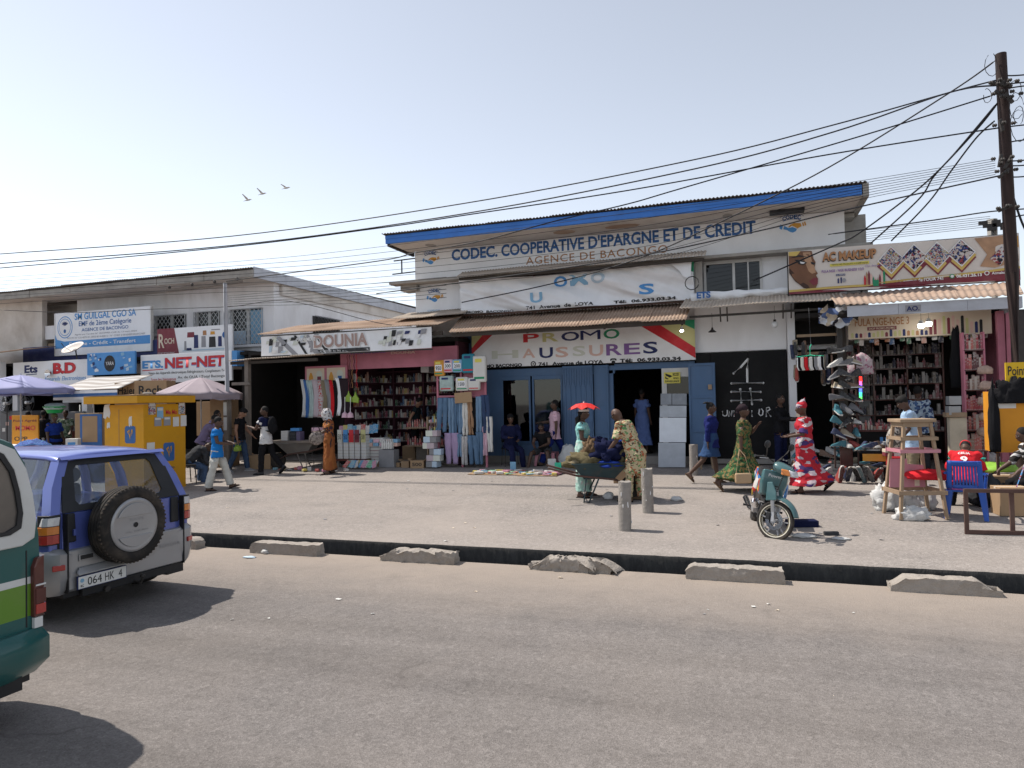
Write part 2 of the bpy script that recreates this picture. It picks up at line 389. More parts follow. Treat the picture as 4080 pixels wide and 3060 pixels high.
# ================================================================== materials for buildings
mat('white_wall', (.84, .845, .86), .9, .05, 1.2, bump=.15, bscale=30, dirt=.25, dcol=(.5, .47, .45), dscale=1.1, stretch=(1, 1, .5))
mat('white_wall2', (.79, .79, .81), .9, .08, 1.0, bump=.15, bscale=30, dirt=.4, dcol=(.4, .37, .35), dscale=.9, stretch=(1.4, 1.4, .5))
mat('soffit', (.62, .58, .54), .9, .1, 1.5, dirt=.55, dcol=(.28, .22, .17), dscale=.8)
mat('fascia_blue', (.05, .19, .58), .55, .12, 2, dirt=.25, dcol=(.05, .08, .16), dscale=2.5)
mat('concrete', (.36, .34, .31), .95, .2, 3, bump=.4, dirt=.5, dcol=(.14, .13, .12), dscale=2)
mat('rust_roof', (.36, .245, .175), .8, .2, 3, dirt=.6, dcol=(.52, .42, .33), dscale=2.2, stretch=(.6, 2, 1))
mat('dusty_roof', (.50, .43, .36), .8, .15, 3, dirt=.5, dcol=(.30, .22, .16), dscale=2.2)
mat('pink_roof', (.36, .26, .2), .8, .15, 3, dirt=.5, dcol=(.44, .37, .31), dscale=2.0)
mat('dark_roof', (.10, .085, .075), .7, .2, 3, dirt=.4, dcol=(.2, .15, .11))
mat('zinc_fascia', (.46, .48, .53), .6, .12, 1.5, dirt=.35, dcol=(.22, .2, .2), dscale=2)
mat('dark_wood', (.055, .045, .038), .85, .25, 6, bump=.3)
mat('black_paint', (.008, .008, .009), .55, .25, 2, spec=.15, dirt=.25, dcol=(.04, .038, .036), dscale=1.5)
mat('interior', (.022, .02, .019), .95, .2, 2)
mat('shop_floor', (.25, .235, .22), .8, .15, 2, dirt=.4)
mat('blue_steel', (.07, .135, .25), .48, .14, 2.5, dirt=.3, dcol=(.09, .11, .15), dscale=2.5, stretch=(1, 1, .6))
mat('white_metal', (.62, .62, .61), .5, .08, 3, dirt=.2)
mat('grille', (.52, .53, .54), .6, .1, 5)
mat('iron', (.05, .045, .042), .7, .3, 10)
mat('rust_iron', (.10, .055, .045), .75, .3, 8, dirt=.3)
mat('pink_paint', (.52, .19, .25), .7, .15, 3, dirt=.35, dcol=(.3, .12, .14), dscale=2.5)
mat('wood_raw', (.33, .235, .155), .85, .2, 4, stretch=(1, 1, .25), bump=.2, dirt=.4, dcol=(.2, .14, .1), dscale=5)
mat('wood_grey', (.20, .17, .145), .9, .25, 5, bump=.3)
mat('vinyl', (.80, .81, .83), .55, .06, 1, dirt=.25, dcol=(.45, .42, .4), dscale=1.3)
mat('vinyl_cream', (.64, .59, .545), .55, .06, 1, dirt=.25, dcol=(.45, .4, .36), dscale=1.3)
for n_, c_ in (('ink_blue', (.035, .12, .33)), ('ink_navy', (.02, .03, .12)), ('ink_black', (.02, .02, .022)), ('ink_red', (.55, .03, .04)), ('ink_green', (.02, .25, .12)),
               ('ink_olive', (.55, .53, .25)), ('ink_brown', (.40, .20, .09)), ('ink_orange', (.62, .30, .045)), ('ink_purple', (.22, .11, .32)), ('ink_peach', (.68, .46, .40)),
               ('ink_pale', (.60, .62, .55)), ('ink_white', (.75, .75, .75)), ('ink_maroon', (.20, .035, .05)), ('ink_gold', (.58, .42, .12)), ('ink_sky', (.08, .28, .60)),
               ('ink_faded', (.22, .42, .60)), ('ink_faded2', (.45, .56, .66)), ('ink_grey', (.28, .28, .30)), ('ink_yellow', (.68, .60, .12)), ('ink_cream', (.66, .56, .44))):
    mat(n_, c_, .6, .1, 2.5, dirt=.12, dcol=[min(1, x*.6+.25) for x in c_], dscale=5)
mat('emit_bulb', (1, .97, .9), .4, 0, emit=9)
glass('shop_glass', (.42, .47, .5), .6); glass('win_glass', (.16, .19, .22), .5)

def corr(par, a, b_, c, d, m, pitch=.08, amp=.013, sheet_w=.82, name='roof_sheet', ny=3, wob=.012, seed=1):
    """corrugated roofing: front-left a, front-right b, back-right c, back-left d; one part for each sheet"""
    a, b_, c, d = map(Vector, (a, b_, c, d)); L = (b_-a).length; n = max(1, round(L/sheet_w)); rnd_ = random.Random(seed)
    for i in range(n):
        u0, u1 = i/n-(.03 if i else 0), (i+1)/n; k = max(6, int((u1-u0)*L/pitch*6)); lift = rnd_.uniform(0, .012)+(.004 if i % 2 else 0); ext = rnd_.uniform(-.04, .04); tilt = rnd_.uniform(-wob, wob)
        def fn(u, v):
            U = u0+(u1-u0)*u; p = a.lerp(b_, U); q = d.lerp(c, U); w_ = (q-p).normalized()
            r_ = (p+w_*ext*(1-v)).lerp(q, v); r_ = Vector(r_); r_.z += amp*math.sin(U*L/pitch*2*math.pi)+lift+tilt*(u-.5)+.02*noise.noise((U*L*.8, v*2, seed))
            return r_
        MB().grid(fn, k, ny).build(name, m, par, world=True, smooth=True, solid=.004, fix=False)
def wquad(name, x0, x1, z0, z1, Y, th, m, par, **k):
    return MB().box2(x0, x1, Y, Y+th, z0, z1).build(name, m, par, world=True, **k)
def grille(par, x0, x1, z0, z1, Y, st=.14, r=.008):
    """diamond window bars"""
    b = MB(); W_, H_ = x1-x0, z1-z0; f = 1.25*st
    for s in (1, -1):
        t = -H_
        while t < W_+H_:
            # line x = x0 + t + s*(z-z0)*.8
            pts = []
            for z in (z0, z1):
                x = x0+t+(z-z0)*.8 if s > 0 else x0+t+(z1-z)*.8
                pts.append((x, z))
            (xa, za), (xb, zb) = pts
            if xa != xb:
                def clip(x, z):
                    return x, z
                lo, hi = (pts if xa < xb else pts[::-1]); dx = hi[0]-lo[0]; k0 = max(0, (x0-lo[0])/dx); k1 = min(1, (x1-lo[0])/dx)
                if k1 > k0+.02:
                    P = lambda k: (lo[0]+dx*k, Y, lo[1]+(hi[1]-lo[1])*k)
                    b.beam(P(k0), P(k1), r*1.6, r*1.6)
            t += f*.8
    for q in ((x0, z0, x1, z0), (x0, z1, x1, z1), (x0, z0, x0, z1), (x1, z0, x1, z1)): b.beam((q[0], Y, q[1]), (q[2], Y, q[3]), .02, .02)
    return b
FY = 18.0
# ================================================================== bank building (two storeys, blue fascia)
bank = thing('bank_building', 'two-storey white building with blue roof edge and painted CODEC lettering', 'building', (-3.4, FY, gz(FY)))
X0, X1 = -8.93, 2.2
W = lambda n_, x0, x1, y0, y1, z0, z1, m='white_wall', **k: MB().box2(x0, x1, y0, y1, z0, z1).build(n_, m, bank, world=True, **k)
wall_up = W('wall', X0, -1.03, FY, FY+.25, 3.95, 6.42)
W('wall', -1.03, .36, FY, FY+.25, 5.44, 6.42); W('wall', -1.03, .36, FY, FY+.25, 3.2, 4.5); W('wall', .36, X1, FY, FY+.25, 3.2, 6.42)
W('wall', X0, X0+.25, FY+.25, FY+8, 3, 6.4); W('wall', X1, 2.75, FY+.7, FY+.95, 3.2, 6.45, 'concrete'); W('wall', X1-.25, X1, FY+.25, FY+.7, 3.2, 6.42)  # grey on the recessed right-hand strip puts the shade of the recess into its colour
W('wall', 2.5, 2.75, FY+.95, FY+8, .4, 6.4); W('wall', X0+.25, 2.5, FY+7.8, FY+8, .4, 6.4)
W('floor_slab', X0+.26, 2.45, FY+.26, FY+7.7, 4.3, 4.45, 'concrete'); W('ceiling', X0+.26, 2.45, FY+.26, FY+7.7, 6.3, 6.4, 'concrete')
# soffit, fascia, roof sheets
FT = 16.85
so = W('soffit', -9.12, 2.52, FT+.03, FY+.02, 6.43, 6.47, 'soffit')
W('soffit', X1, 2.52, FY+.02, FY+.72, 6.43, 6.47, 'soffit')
W('vent_opening', .55, 1.3, 17.32, 17.62, 6.36, 6.425, 'ink_black')
fa = MB(); 
fa.box2(-9.22, 2.42, FT-.03, FT+.03, 6.44, 6.66); fa.box2(-9.22, 2.42, FT-.045, FT-.031, 6.56, 6.66)
fa.build('fascia', 'fascia_blue', bank, world=True, bevel=.008)
MB().box2(-9.20, -9.14, FT+.035, FY+.4, 6.38, 6.66).build('fascia_end', 'dark_wood', bank, world=True)
MB().box2(2.44, 2.56, FT-.02, FY+7.8, 6.40, 6.69).build('fascia_end', 'concrete', bank, world=True)
corr(bank, (-9.28, FT-.1, 6.69), (2.52, FT-.1, 6.69), (2.52, FY+8, 6.35), (-9.28, FY+8, 6.35), 'dark_roof', .085, .013, ny=2, seed=4)
# ledge between the floors
W('ledge', -9.55, 2.72, FY-.42, FY-.002, 5.47, 5.55, 'concrete', bevel=.01); W('ledge_beam', -9.3, -8.8, FY-.2, FY+.3, 5.3, 5.468, 'concrete')
b = MB(); b.beam((-9.55, FY-.1, 6.2), (X0+.05, FY-.1, 6.22), .03, .03); b.beam((-9.3, FY-.1, 6.2), (-9.3, FY-.1, 5.82), .03, .03); b.beam((-9.6, FY-.1, 5.82), (X0+.05, FY-.1, 5.84), .03, .03)
b.build('cable_bracket', 'iron', bank, world=True)
# upper window
wf = MB(); wx0, wx1, wz0, wz1 = -.98, .33, 4.52, 5.42
for x in (wx0, -.3, wx1): wf.box2(x-.03, x+.03, FY-.03, FY+.1, wz0, wz1)
wf.box2(wx0, wx1, FY-.025, FY+.095, wz0-.03, wz0+.03); wf.box2(wx0, wx1, FY-.025, FY+.095, wz1-.03, wz1+.03)
win = wf.build('window', 'white_metal', bank, world=True)
for a_, c_ in ((wx0, -.3), (-.3, wx1)): MB().box2(a_+.03, c_-.03, FY+.03, FY+.04, wz0+.03, wz1-.03).build('pane', 'win_glass', win, world=True)
MB().box2(-1.0, .35, FY+.2, FY+2.2, 4.46, 4.5).build('floor', 'interior', bank, world=True)
MB().box2(.02, .05, FY-.09, FY-.06, 4.3, 5.5).build('drain_pipe', 'white_metal', bank, world=True)
# peeling patches of plaster under the soffit
for (px, py, s_) in ((2480, 905, .45), (2250, 935, .3), (1720, 985, .15), (2900, 890, .12)):
    p = at(px, py, 17.5); pts = [(p.x+s_*(1+.4*noise.noise((k, px, 1)))*math.cos(k*.7), 17.45+.22*(1+.5*noise.noise((k, 2, py)))*math.sin(k*.7), 6.427) for k in range(9)]
    MB().add(pts, [tuple(range(9))]).build('peeling_patch', 'rust_roof' if s_ > .2 else 'concrete', bank, world=True)
# painted lettering
txtp('CODEC.', (1800, 1040), (1982, 977), FY, 'ink_blue', bank, bold=.035, slope=0)
txtp("COOPERATIVE D'EPARGNE ET DE CREDIT", (1998, 1023), (3010, 876), FY, 'ink_blue', bank, bold=.03, slope=0)
txtp('AGENCE DE BACONGO', (2096, 1055), (2660, 975), FY, 'ink_brown', bank, bold=.004, spacing=1.1)
def handshake(px, py, s, Y, par):
    c = at(px, py, Y); P = lambda pts: [(c.x+u*s, Y, c.z+v*s) for u, v in pts]
    for i, ch in enumerate('CODEC'):
        t = (i-2)*.30; u, v = math.sin(t)*1.1, math.cos(t)*.62-.1
        txt(ch, (c.x+(u-.15)*s, Y, c.z+(v-.02)*s), (c.x+(u+.15)*s, Y, c.z+(v+.36)*s), 'ink_blue', par, bold=.04)
    for r_, k in ((1.0, 1), (.52, .75)):
        pts = []
        for j in range(11): t = (j-5)/5*.78; pts.append((math.sin(t)*1.42*k, math.cos(t)*r_-.02))
        up = pts; dn = [(x, z-.035) for x, z in reversed(pts)]
        poly('logo_arc', P(up+dn), 'ink_navy', par)
    poly('logo_hand', P([(-.62, -.04), (-.3, -.28), (.05, -.22), (.42, -.42), (.3, -.62), (.05, -.72), (-.2, -.62), (-.42, -.45), (-.72, -.35)]), 'ink_sky', par)
    poly('logo_hand', P([(.72, .06), (.2, .12), (-.1, .02), (-.32, -.2), (-.22, -.24), (0, -.1), (.2, -.2), (.45, -.4), (.62, -.3), (.8, -.22)]), 'ink_orange', par, th=.006)
    poly('logo_cuff', P([(-.95, .12), (-.72, .0), (-.84, -.38), (-1.05, -.24)]), 'ink_sky', par); poly('logo_cuff', P([(.84, .08), (.94, .12), (1.02, -.2), (.9, -.24)]), 'ink_orange', par)
    poly('logo_cuff', P([(.99, .14), (1.1, .18), (1.18, -.16), (1.06, -.2)]), 'ink_orange', par)
handshake(1715, 1030, .24, FY, bank); handshake(3155, 895, .27, FY, bank); handshake(1731, 1180, .235, FY, bank)
txtp('COOPERATIVE', (1704, 1243), (1752, 1232), FY, 'ink_faded', bank, bold=0); txtp("D'EPARGNE", (1708, 1253), (1745, 1244), FY, 'ink_orange', bank, bold=0)
# ground floor of the bank building: piers and rooms behind the shop fronts
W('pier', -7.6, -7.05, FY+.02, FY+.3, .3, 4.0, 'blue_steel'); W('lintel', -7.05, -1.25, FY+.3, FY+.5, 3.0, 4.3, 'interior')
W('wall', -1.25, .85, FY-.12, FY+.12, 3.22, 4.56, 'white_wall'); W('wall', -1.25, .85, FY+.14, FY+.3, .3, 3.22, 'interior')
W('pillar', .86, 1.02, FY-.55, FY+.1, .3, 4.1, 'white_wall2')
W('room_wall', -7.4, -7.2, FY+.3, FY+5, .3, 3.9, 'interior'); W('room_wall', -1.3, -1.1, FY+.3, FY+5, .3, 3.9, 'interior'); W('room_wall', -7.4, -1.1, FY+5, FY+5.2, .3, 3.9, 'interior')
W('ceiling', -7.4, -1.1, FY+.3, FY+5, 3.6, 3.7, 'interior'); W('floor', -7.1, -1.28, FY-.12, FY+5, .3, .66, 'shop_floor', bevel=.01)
# ================================================================== shoe shop front: sign, doors, windows
sh = thing('storefront', 'blue steel storefront under the PROMO CHAUSSURES sign', 'storefront', (-4.2, FY-.1, gz(FY)))
S = lambda n_, x0, x1, y0, y1, z0, z1, m='blue_steel', par=sh, **k: MB().box2(x0, x1, y0, y1, z0, z1).build(n_, m, par, world=True, **k)
YS = FY-.14
xs = [at(x, 1650, YS).x for x in (1940, 1998, 2115, 2122, 2243, 2248, 2368, 2430, 2640, 2745)]
S('door_frame', -7.2, xs[1], YS, YS+.1, .66, 2.98); S('door_frame', xs[1], xs[6]+.55, YS+.02, YS+.1, 2.78, 2.98); S('door_frame', xs[6]+.55, -1.28, YS+.02, YS+.12, 2.86, 3.02)
S('window_sill', xs[1], xs[5], YS+.02, YS+.14, .66, .98)
for a_, c_ in ((xs[1], xs[2]), (xs[3], xs[4])):
    fm = MB(); fm.box2(a_, a_+.05, YS, YS+.08, .98, 2.78); fm.box2(c_-.05, c_, YS, YS+.08, .98, 2.78); fm.box2(a_+.05, c_-.05, YS, YS+.08, .98, 1.05); fm.box2(a_+.05, c_-.05, YS, YS+.08, 2.68, 2.78)
    wn = fm.build('window', 'blue_steel', sh, world=True, bevel=.006)
    MB().box2(a_+.05, c_-.05, YS+.04, YS+.05, 1.05, 2.68).build('pane', 'shop_glass', wn, world=True)
def ribbed_door(x0, x1, y, z0, z1, n, par):
    """steel leaf with raised vertical ribs that splay near the top"""
    d = MB(); d.box2(x0, x1, y, y+.03, z0, z1); lf = d.build('door', 'blue_steel', par, world=True, bevel=.004)
    for i in range(n):
        x = x0+(x1-x0)*(i+.5)/n; r_ = MB()
        r_.beam((x, y-.012, z0+.05), (x, y-.012, z1-.55), .035, .024, up=(0, -1, 0))
        for s in (-1, 1): r_.beam((x, y-.011, z1-.55), (x+s*(x1-x0)/n*.25, y-.011, z1-.45), .02, .02, up=(0, -1, 0)); r_.beam((x+s*(x1-x0)/n*.25, y-.011, z1-.45), (x+s*(x1-x0)/n*.25, y-.011, z1-.05), .02, .02, up=(0, -1, 0))
        r_.build('rib', 'blue_steel', lf, world=True)
    b = MB(); b.box2(x1-.14, x1-.02, y-.03, y-.002, 1.55, 1.6); b.box2(x1-.14, x1-.02, y-.03, y-.002, 1.3, 1.35); b.box2(x1-.06, x1-.02, y-.03, y-.002, 1.6, 1.8); b.build('bolt', 'blue_steel', lf, world=True)
    return lf
ribbed_door(xs[5], xs[6], YS-.1, .7, 3.0, 6, sh)
ld = S('door', xs[6]+.01, xs[7], YS-.02, YS+.02, .66, 3.0)
b = MB()
for z in (.72, 1.25, 2.0, 2.96): b.box2(xs[6]+.03, xs[7]-.02, YS-.045, YS-.021, z-.025, z+.025)
b.box2(xs[7]-.06, xs[7]-.02, YS-.05, YS-.022, .66, 3.0); b.build('frame', 'blue_steel', ld, world=True)
S('door_frame', xs[7], xs[7]+.1, YS+.02, YS+.12, .66, 2.86)
# right leaf swung open against the black doors
rd = S('door', -1.4, -.78, YS-.42, YS-.38, .68, 2.94); b = MB()
for z in (.72, 1.3, 2.12, 2.9): b.box2(-1.38, -.8, YS-.445, YS-.421, z-.02, z+.02)
for x in (-1.38, -.81): b.box2(x-.02, x+.02, YS-.447, YS-.423, .7, 2.92)
b.build('frame', 'blue_steel', rd, world=True); MB().box2(-.95, -.86, YS-.47, YS-.448, 2.3, 2.42).build('padlock', 'wood_raw', rd, world=True, bevel=.01)
# white door jamb with dark glass and the camera notice
S('door_jamb', xs[8], xs[8]+.12, YS+.0, YS+.1, .66, 2.86, 'white_metal'); S('door_jamb', xs[8]+.12, -1.4, YS+.0, YS+.1, 2.64, 2.86, 'white_metal'); S('pane', xs[8]+.12, -1.4, YS+.05, YS+.07, .66, 2.64, 'win_glass')
# lower sign
YG = FY-.3
sp = [at(1894, 1328, YG), at(1892, 1472, YG), at(2771, 1432, YG), at(2771, 1275, YG)]
sgn = thing('shop_sign', 'long white PROMO CHAUSSURES sign with flag-coloured corner stripes over the doors', 'sign', (-4.2, YG, 3.04))
SX0, SX1, SZ0, SZ1 = -7.12, -1.24, 3.04, 4.02
MB().box2(SX0, SX1, YG, YG+.08, SZ0, SZ1).build('panel', 'vinyl', sgn, world=True, bevel=.006)
q = lambda u, v: (SX0+(SX1-SX0)*u, YG, SZ0+(SZ1-SZ0)*v)
poly('stripe', [q(0, .38), q(.0, .55), q(.07, 1), q(.125, 1)], 'ink_red', sgn); poly('stripe', [q(0, .55), q(0, 1), q(.07, 1)], 'ink_olive', sgn)
poly('stripe', [q(1, .04), q(1, .3), q(.84, 1), q(.755, 1)], 'ink_red', sgn); poly('stripe', [q(1, .3), q(1, .76), q(.925, 1), q(.84, 1)], 'ink_olive', sgn); poly('stripe', [q(1, .76), q(1, 1), q(.925, 1)], 'ink_green', sgn)
for ch, xl, xr, yb, yt, m_ in (('P', 2085, 2148, 1365, 1328, 'ink_red'), ('R', 2162, 2225, 1363, 1324, 'ink_olive'), ('O', 2237, 2308, 1360, 1320, 'ink_navy'), ('M', 2313, 2392, 1355, 1314, 'ink_navy'), ('O', 2405, 2468, 1351, 1309, 'ink_green'),
        ('H', 1960, 2065, 1430, 1394, 'ink_pale'), ('A', 2082, 2132, 1427, 1388, 'ink_peach'), ('U', 2150, 2203, 1428, 1383, 'ink_navy'), ('S', 2214, 2264, 1425, 1381, 'ink_peach'), ('S', 2282, 2332, 1420, 1377, 'ink_pale'), ('U', 2348, 2403, 1420, 1373, 'ink_peach'),
        ('R', 2416, 2478, 1417, 1369, 'ink_purple'), ('E', 2487, 2550, 1413, 1366, 'ink_purple'), ('S', 2563, 2620, 1410, 1360, 'ink_navy')):
    txtp(ch, (xl, yb), (xr, yt), YG, m_, sgn, bold=.0 if ch == 'M' else .02)
txtp('PROMO BACONGO', (1899, 1467), (2080, 1447), YG, 'ink_black', sgn, bold=.05); txtp('741  Avenue de LOYA', (2146, 1459), (2404, 1434), YG, 'ink_black', sgn, bold=.04)
txtp('Tél:  06.933.03.34', (2470, 1445), (2713, 1420), YG, 'ink_black', sgn, bold=.05)
def pin(px, py, s, Y, par, m='ink_black', m2='ink_white'):
    c = at(px, py, Y)
    for r_, mm, d in ((1, m, .004), (.6, m2, .006), (.3, m, .008)): poly('pin_symbol', [(c.x+s*r_*math.cos(k*.524), Y, c.z+s*r_*math.sin(k*.524)) for k in range(12)], mm, par, th=d)
def phone(px, py, s, Y, par, m='ink_black'):
    c = at(px, py, Y); poly('phone_symbol', [(c.x+u*s, Y, c.z+v*s) for u, v in ((-.5, -.7), (.5, -.7), (.6, -.2), (.3, .2), (-.3, .2), (-.6, -.2))], m, par)
    poly('phone_symbol', [(c.x+u*s, Y, c.z+v*s) for u, v in ((-1, .2), (-.6, .1), (-.5, .4), (.5, .4), (.6, .1), (1, .2), (.9, .7), (.5, .85), (-.5, .85), (-.9, .7))], m, par)
pin(2125, 1450, .075, YG, sgn); phone(2444, 1439, .085, YG, sgn)
# sheet awning above the sign
aw = thing('sheet_awning', 'rusty brown corrugated awning over the PROMO CHAUSSURES sign', 'awning', (-4.2, 16.3, 3.8))
corr(aw, (-7.15, 16.2, 3.86), (-1.32, 16.2, 3.88), (-1.3, FY-.1, 4.46), (-7.5, FY-.1, 4.46), 'rust_roof', seed=2)
b = MB(); b.beam((-7.1, 16.32, 3.82), (-1.35, 16.32, 3.84), .06, .1); b.build('front_beam', 'dark_wood', aw, world=True)
for x in (-7.0, -5.1, -3.2, -1.42):
    MB().beam((x, 16.3, 3.8), (x, FY-.3, 4.36), .05, .08).build('rafter', 'dark_wood', aw, world=True)
# loose vinyl banner above that awning, folds as real relief
bn = thing('vinyl_banner', 'wrinkled faded PROMO banner slung on a frame above the brown awning', 'banner', (-4.3, 17.4, 4.48))
YB = 17.5
def fold(u, v): return 1.7*(.03*math.sin(9*u+4*v+3*noise.noise((u*5, v*2, 1)))+.07*noise.noise((u*6+v*2.5, v*1.7-u*1.2, 4))+.02*noise.noise((u*26+v*9, v*3, 7))+.05*math.sin(30*u+22*v)*max(0, .35-v)*(1-.6*u))
bx0, bx1, bz0, bz1 = -7.36, -1.22, 4.5, 5.4
def bpt(u, v, off=0): return Vector((bx0+(bx1-bx0)*u, YB+fold(u, v)-off, bz0+(bz1-bz0)*v-.02*math.sin(math.pi*u)))
MB().grid(lambda u, v: bpt(u, v), 150, 26).build('cloth', 'vinyl', bn, world=True, smooth=True, fix=False)
def banner_txt(s, u0, u1, v0, v1, m, bold=.02):
    me = text_mesh(s, bold); xs_ = [v.co.x for v in me.vertices]; ys_ = [v.co.y for v in me.vertices]
    b0, b1, c0, c1 = min(xs_), max(xs_), min(ys_), max(ys_)
    for v in me.vertices: v.co = bpt(u0+(u1-u0)*(v.co.x-b0)/(b1-b0), v0+(v1-v0)*(v.co.y-c0)/(c1-c0), .012)
    me.materials.append(MC[m]); o_ = bpy.data.objects.new('lettering', me); place(o_, me, bn, True)
for ch, a_, c_, d, e, m_ in (('O', .425, .485, .63, .93, 'ink_sky'), ('M', .497, .575, .63, .93, 'ink_faded'), ('O', .59, .65, .63, .93, 'ink_faded2'), ('U', .325, .38, .2, .5, 'ink_faded'), ('S', .785, .845, .22, .53, 'ink_sky')): banner_txt(ch, a_, c_, d, e, m_, .03)
banner_txt('PROMO  BACONGO', .03, .24, .0, .07, 'ink_black', .03); banner_txt('741  Avenue  de  LOYA', .305, .6, .02, .12, 'ink_black', .03); banner_txt('Tél:  06.933.03.34', .68, .93, .03, .12, 'ink_black', .04)
b = MB(); b.beam((bx0, YB+.12, bz0-.03), (bx1+.1, YB+.12, bz0-.03), .05, .05); b.beam((bx0, YB+.12, bz1+.05), (bx1+.1, YB+.12, bz1+.05), .05, .05)
for x in (bx0, -5.3, -3.2, bx1+.05): b.beam((x, YB+.16, bz0-.1), (x, YB+.16, bz1+.1), .05, .05)
b.build('frame', 'rust_iron', bn, world=True)
MB().prism([(-1.75, 5.38), (-1.25, 5.4), (-1.28, 4.95), (-1.45, 5.05), (-1.55, 5.2)], YB-.16, YB-.15).build('torn_flap', 'vinyl', bn, world=True)
MB().prism([(-1.6, 5.4), (-1.2, 5.41), (-1.22, 4.9), (-1.3, 5.1), (-1.38, 5.05)], YB-.02, YB-.012).build('backing_sheet', 'ink_green', bn, world=True)
MB().box2(-1.18, -1.02, YB+.02, YB+.2, 4.5, 5.4).build('torn_edge', 'concrete', bn, world=True)
ub = thing('sheet_awning', 'narrow dusty corrugated strip above the wrinkled banner', 'awning', (-4.2, 17.2, 5.4))
corr(ub, (-7.3, 17.12, 5.44), (-.92, 17.12, 5.46), (-.9, FY-.45, 5.66), (-7.3, FY-.45, 5.64), 'dusty_roof', seed=7)
MB().box2(-7.25, -.95, 17.2, 17.26, 5.36, 5.43).build('front_beam', 'dark_wood', ub, world=True)
# camera notice
nv = thing('notice_sign', 'yellow 24H video surveillance notice with a black camera on the white jamb', 'sign', at(2678, 1505, YS-.03))
p0, p1 = at(2646, 1528, YS-.03), at(2710, 1482, YS-.03)
MB().box2(p0.x, p1.x, YS-.03, YS-.005, p0.z, p1.z).build('panel', 'ink_yellow', nv, world=True)
w_ = p1.x-p0.x; h_ = p1.z-p0.z; N = lambda u, v: (p0.x+w_*u, YS-.03, p0.z+h_*v)
poly('camera_symbol', [N(.08, .9), N(.45, .72), N(.5, .6), N(.35, .52), N(.12, .7)], 'ink_black', nv); poly('camera_symbol', [N(.08, .62), N(.14, .62), N(.14, .55), N(.28, .42), N(.24, .36), N(.08, .44)], 'ink_black', nv)
poly('patch', [N(.55, .68), N(.9, .68), N(.9, .92), N(.55, .92)], 'ink_black', nv)
txt('24H', N(.58, .72), N(.87, .89), 'ink_yellow', nv, bold=.03, nrm=(0, -1.4, 0)); txt('VIDEO', N(.56, .37), N(.9, .52), 'ink_black', nv, bold=.02); txt('SURVEILLANCE', N(.07, .1), N(.93, .27), 'ink_black', nv, bold=.02)
# black double doors with chalky paint
bd = thing('double_door', 'black double doors with a big painted 1 and hash mark', 'door', (-.02, FY-.15, .5))
YD = FY-.16
for a_, c_ in ((-.9, -.03), (-.02, .84)): MB().box2(a_, c_, YD, YD+.05, .62, 3.2).build('door_leaf', 'black_paint', bd, world=True, bevel=.004)
MB().box2(-.92, .86, YD-.02, YD+.06, .5, .615).build('threshold', 'concrete', bd, world=True); MB().box2(-1.24, -.905, YD-.02, YD+.1, .5, 3.2).build('side_panel', 'black_paint', bd, world=True)
def stroke(pts, r, name='painted_mark'):
    P = [at(2600+x/2.37, 1300+y/2.37, YD-.008) for x, y in pts]; b = MB(); b.tube(P, r, 6)
    for p in (P[0], P[-1]): b.ell(p, r*1.05, n=6, m=4)
    o_ = b.build(name, 'ink_white', bd, world=True, smooth=True); return o_
for s_ in (((765, 445), (830, 390), (900, 310)), ((900, 310), (893, 400), (895, 525)), ((745, 540), (1045, 535)), ((745, 620), (1020, 620)), ((745, 705), (1025, 697)), ((828, 595), (838, 720)), ((922, 590), (940, 735))): stroke(s_, .028)
for s_ in (((660, 805), (662, 835), (675, 848), (695, 845), (705, 830), (706, 795)), ((720, 850), (722, 800), (745, 850), (750, 800)), ((768, 800), (770, 850)), ((940, 850), (938, 800)), ((1010, 785), (1030, 780), (1045, 800), (1040, 835), (1020, 845), (1003, 825), (1010, 785)), ((1075, 850), (1075, 770), (1100, 765), (1110, 785), (1080, 805)), ((1080, 805), (1115, 850)), ((860, 800), (862, 850)), ((860, 800), (890, 800)), ((862, 825), (885, 825))): stroke(s_, .016)
# hanging lamps on the white wall, small roof strip above with a rolled banner
for (px, py, lit, lb) in ((2838, 1318, 0, 'dark hanging bulb with a flared cap on the plain white wall'), (3087, 1290, 0, 'round white glass bulb hanging near the shoe shop corner'), (2716, 1315, 1, 'lit white bulb hanging at the green corner of the lower sign')):
    p = at(px, py, 17.3); t = thing('hanging_bulb', lb, 'bulb', p)
    MB().cyl(p+Vector((0, 0, .08)), p+Vector((0, 0, .42)), .006, n=6).build('cord', 'ink_black', t, world=True)
    if lit: MB().lathe([(.03, .08), (.035, .02), (.045, 0)], 10, p).build('cap', 'white_metal', t, world=True, smooth=True); MB().ell(p-Vector((0, 0, .02)), (.045, .045, .03)).build('globe', 'emit_bulb', t, world=True)
    elif px < 3000: MB().lathe([(.02, .08), (.03, .03), (.1, -.03), (.09, -.035)], 12, p).build('cap', 'iron', t, world=True, smooth=True)
    else: MB().lathe([(.03, .1), (.03, .05)], 10, p).build('cap', 'iron', t, world=True); MB().ell(p-Vector((0, 0, .02)), .075, n=14, m=10).build('globe', 'vinyl', t, world=True, smooth=True)
wr = thing('sheet_awning', 'short dusty awning over the plain white wall and black doors', 'awning', (.3, 16.7, 4.2))
corr(wr, (-1.5, 16.6, 4.18), (1.98, 16.6, 4.17), (1.98, FY-.2, 4.6), (-1.4, FY-.2, 4.6), 'dusty_roof', seed=9)
b = MB(); b.beam((-1.3, 16.9, 4.0), (1.95, 16.9, 4.02), .05, .05)
for x in (-.6, -.45, .75, .92): b.beam((x, 16.75, 4.16), (x, 16.95, 3.86), .03, .03)
b.build('bracket', 'iron', wr, world=True)
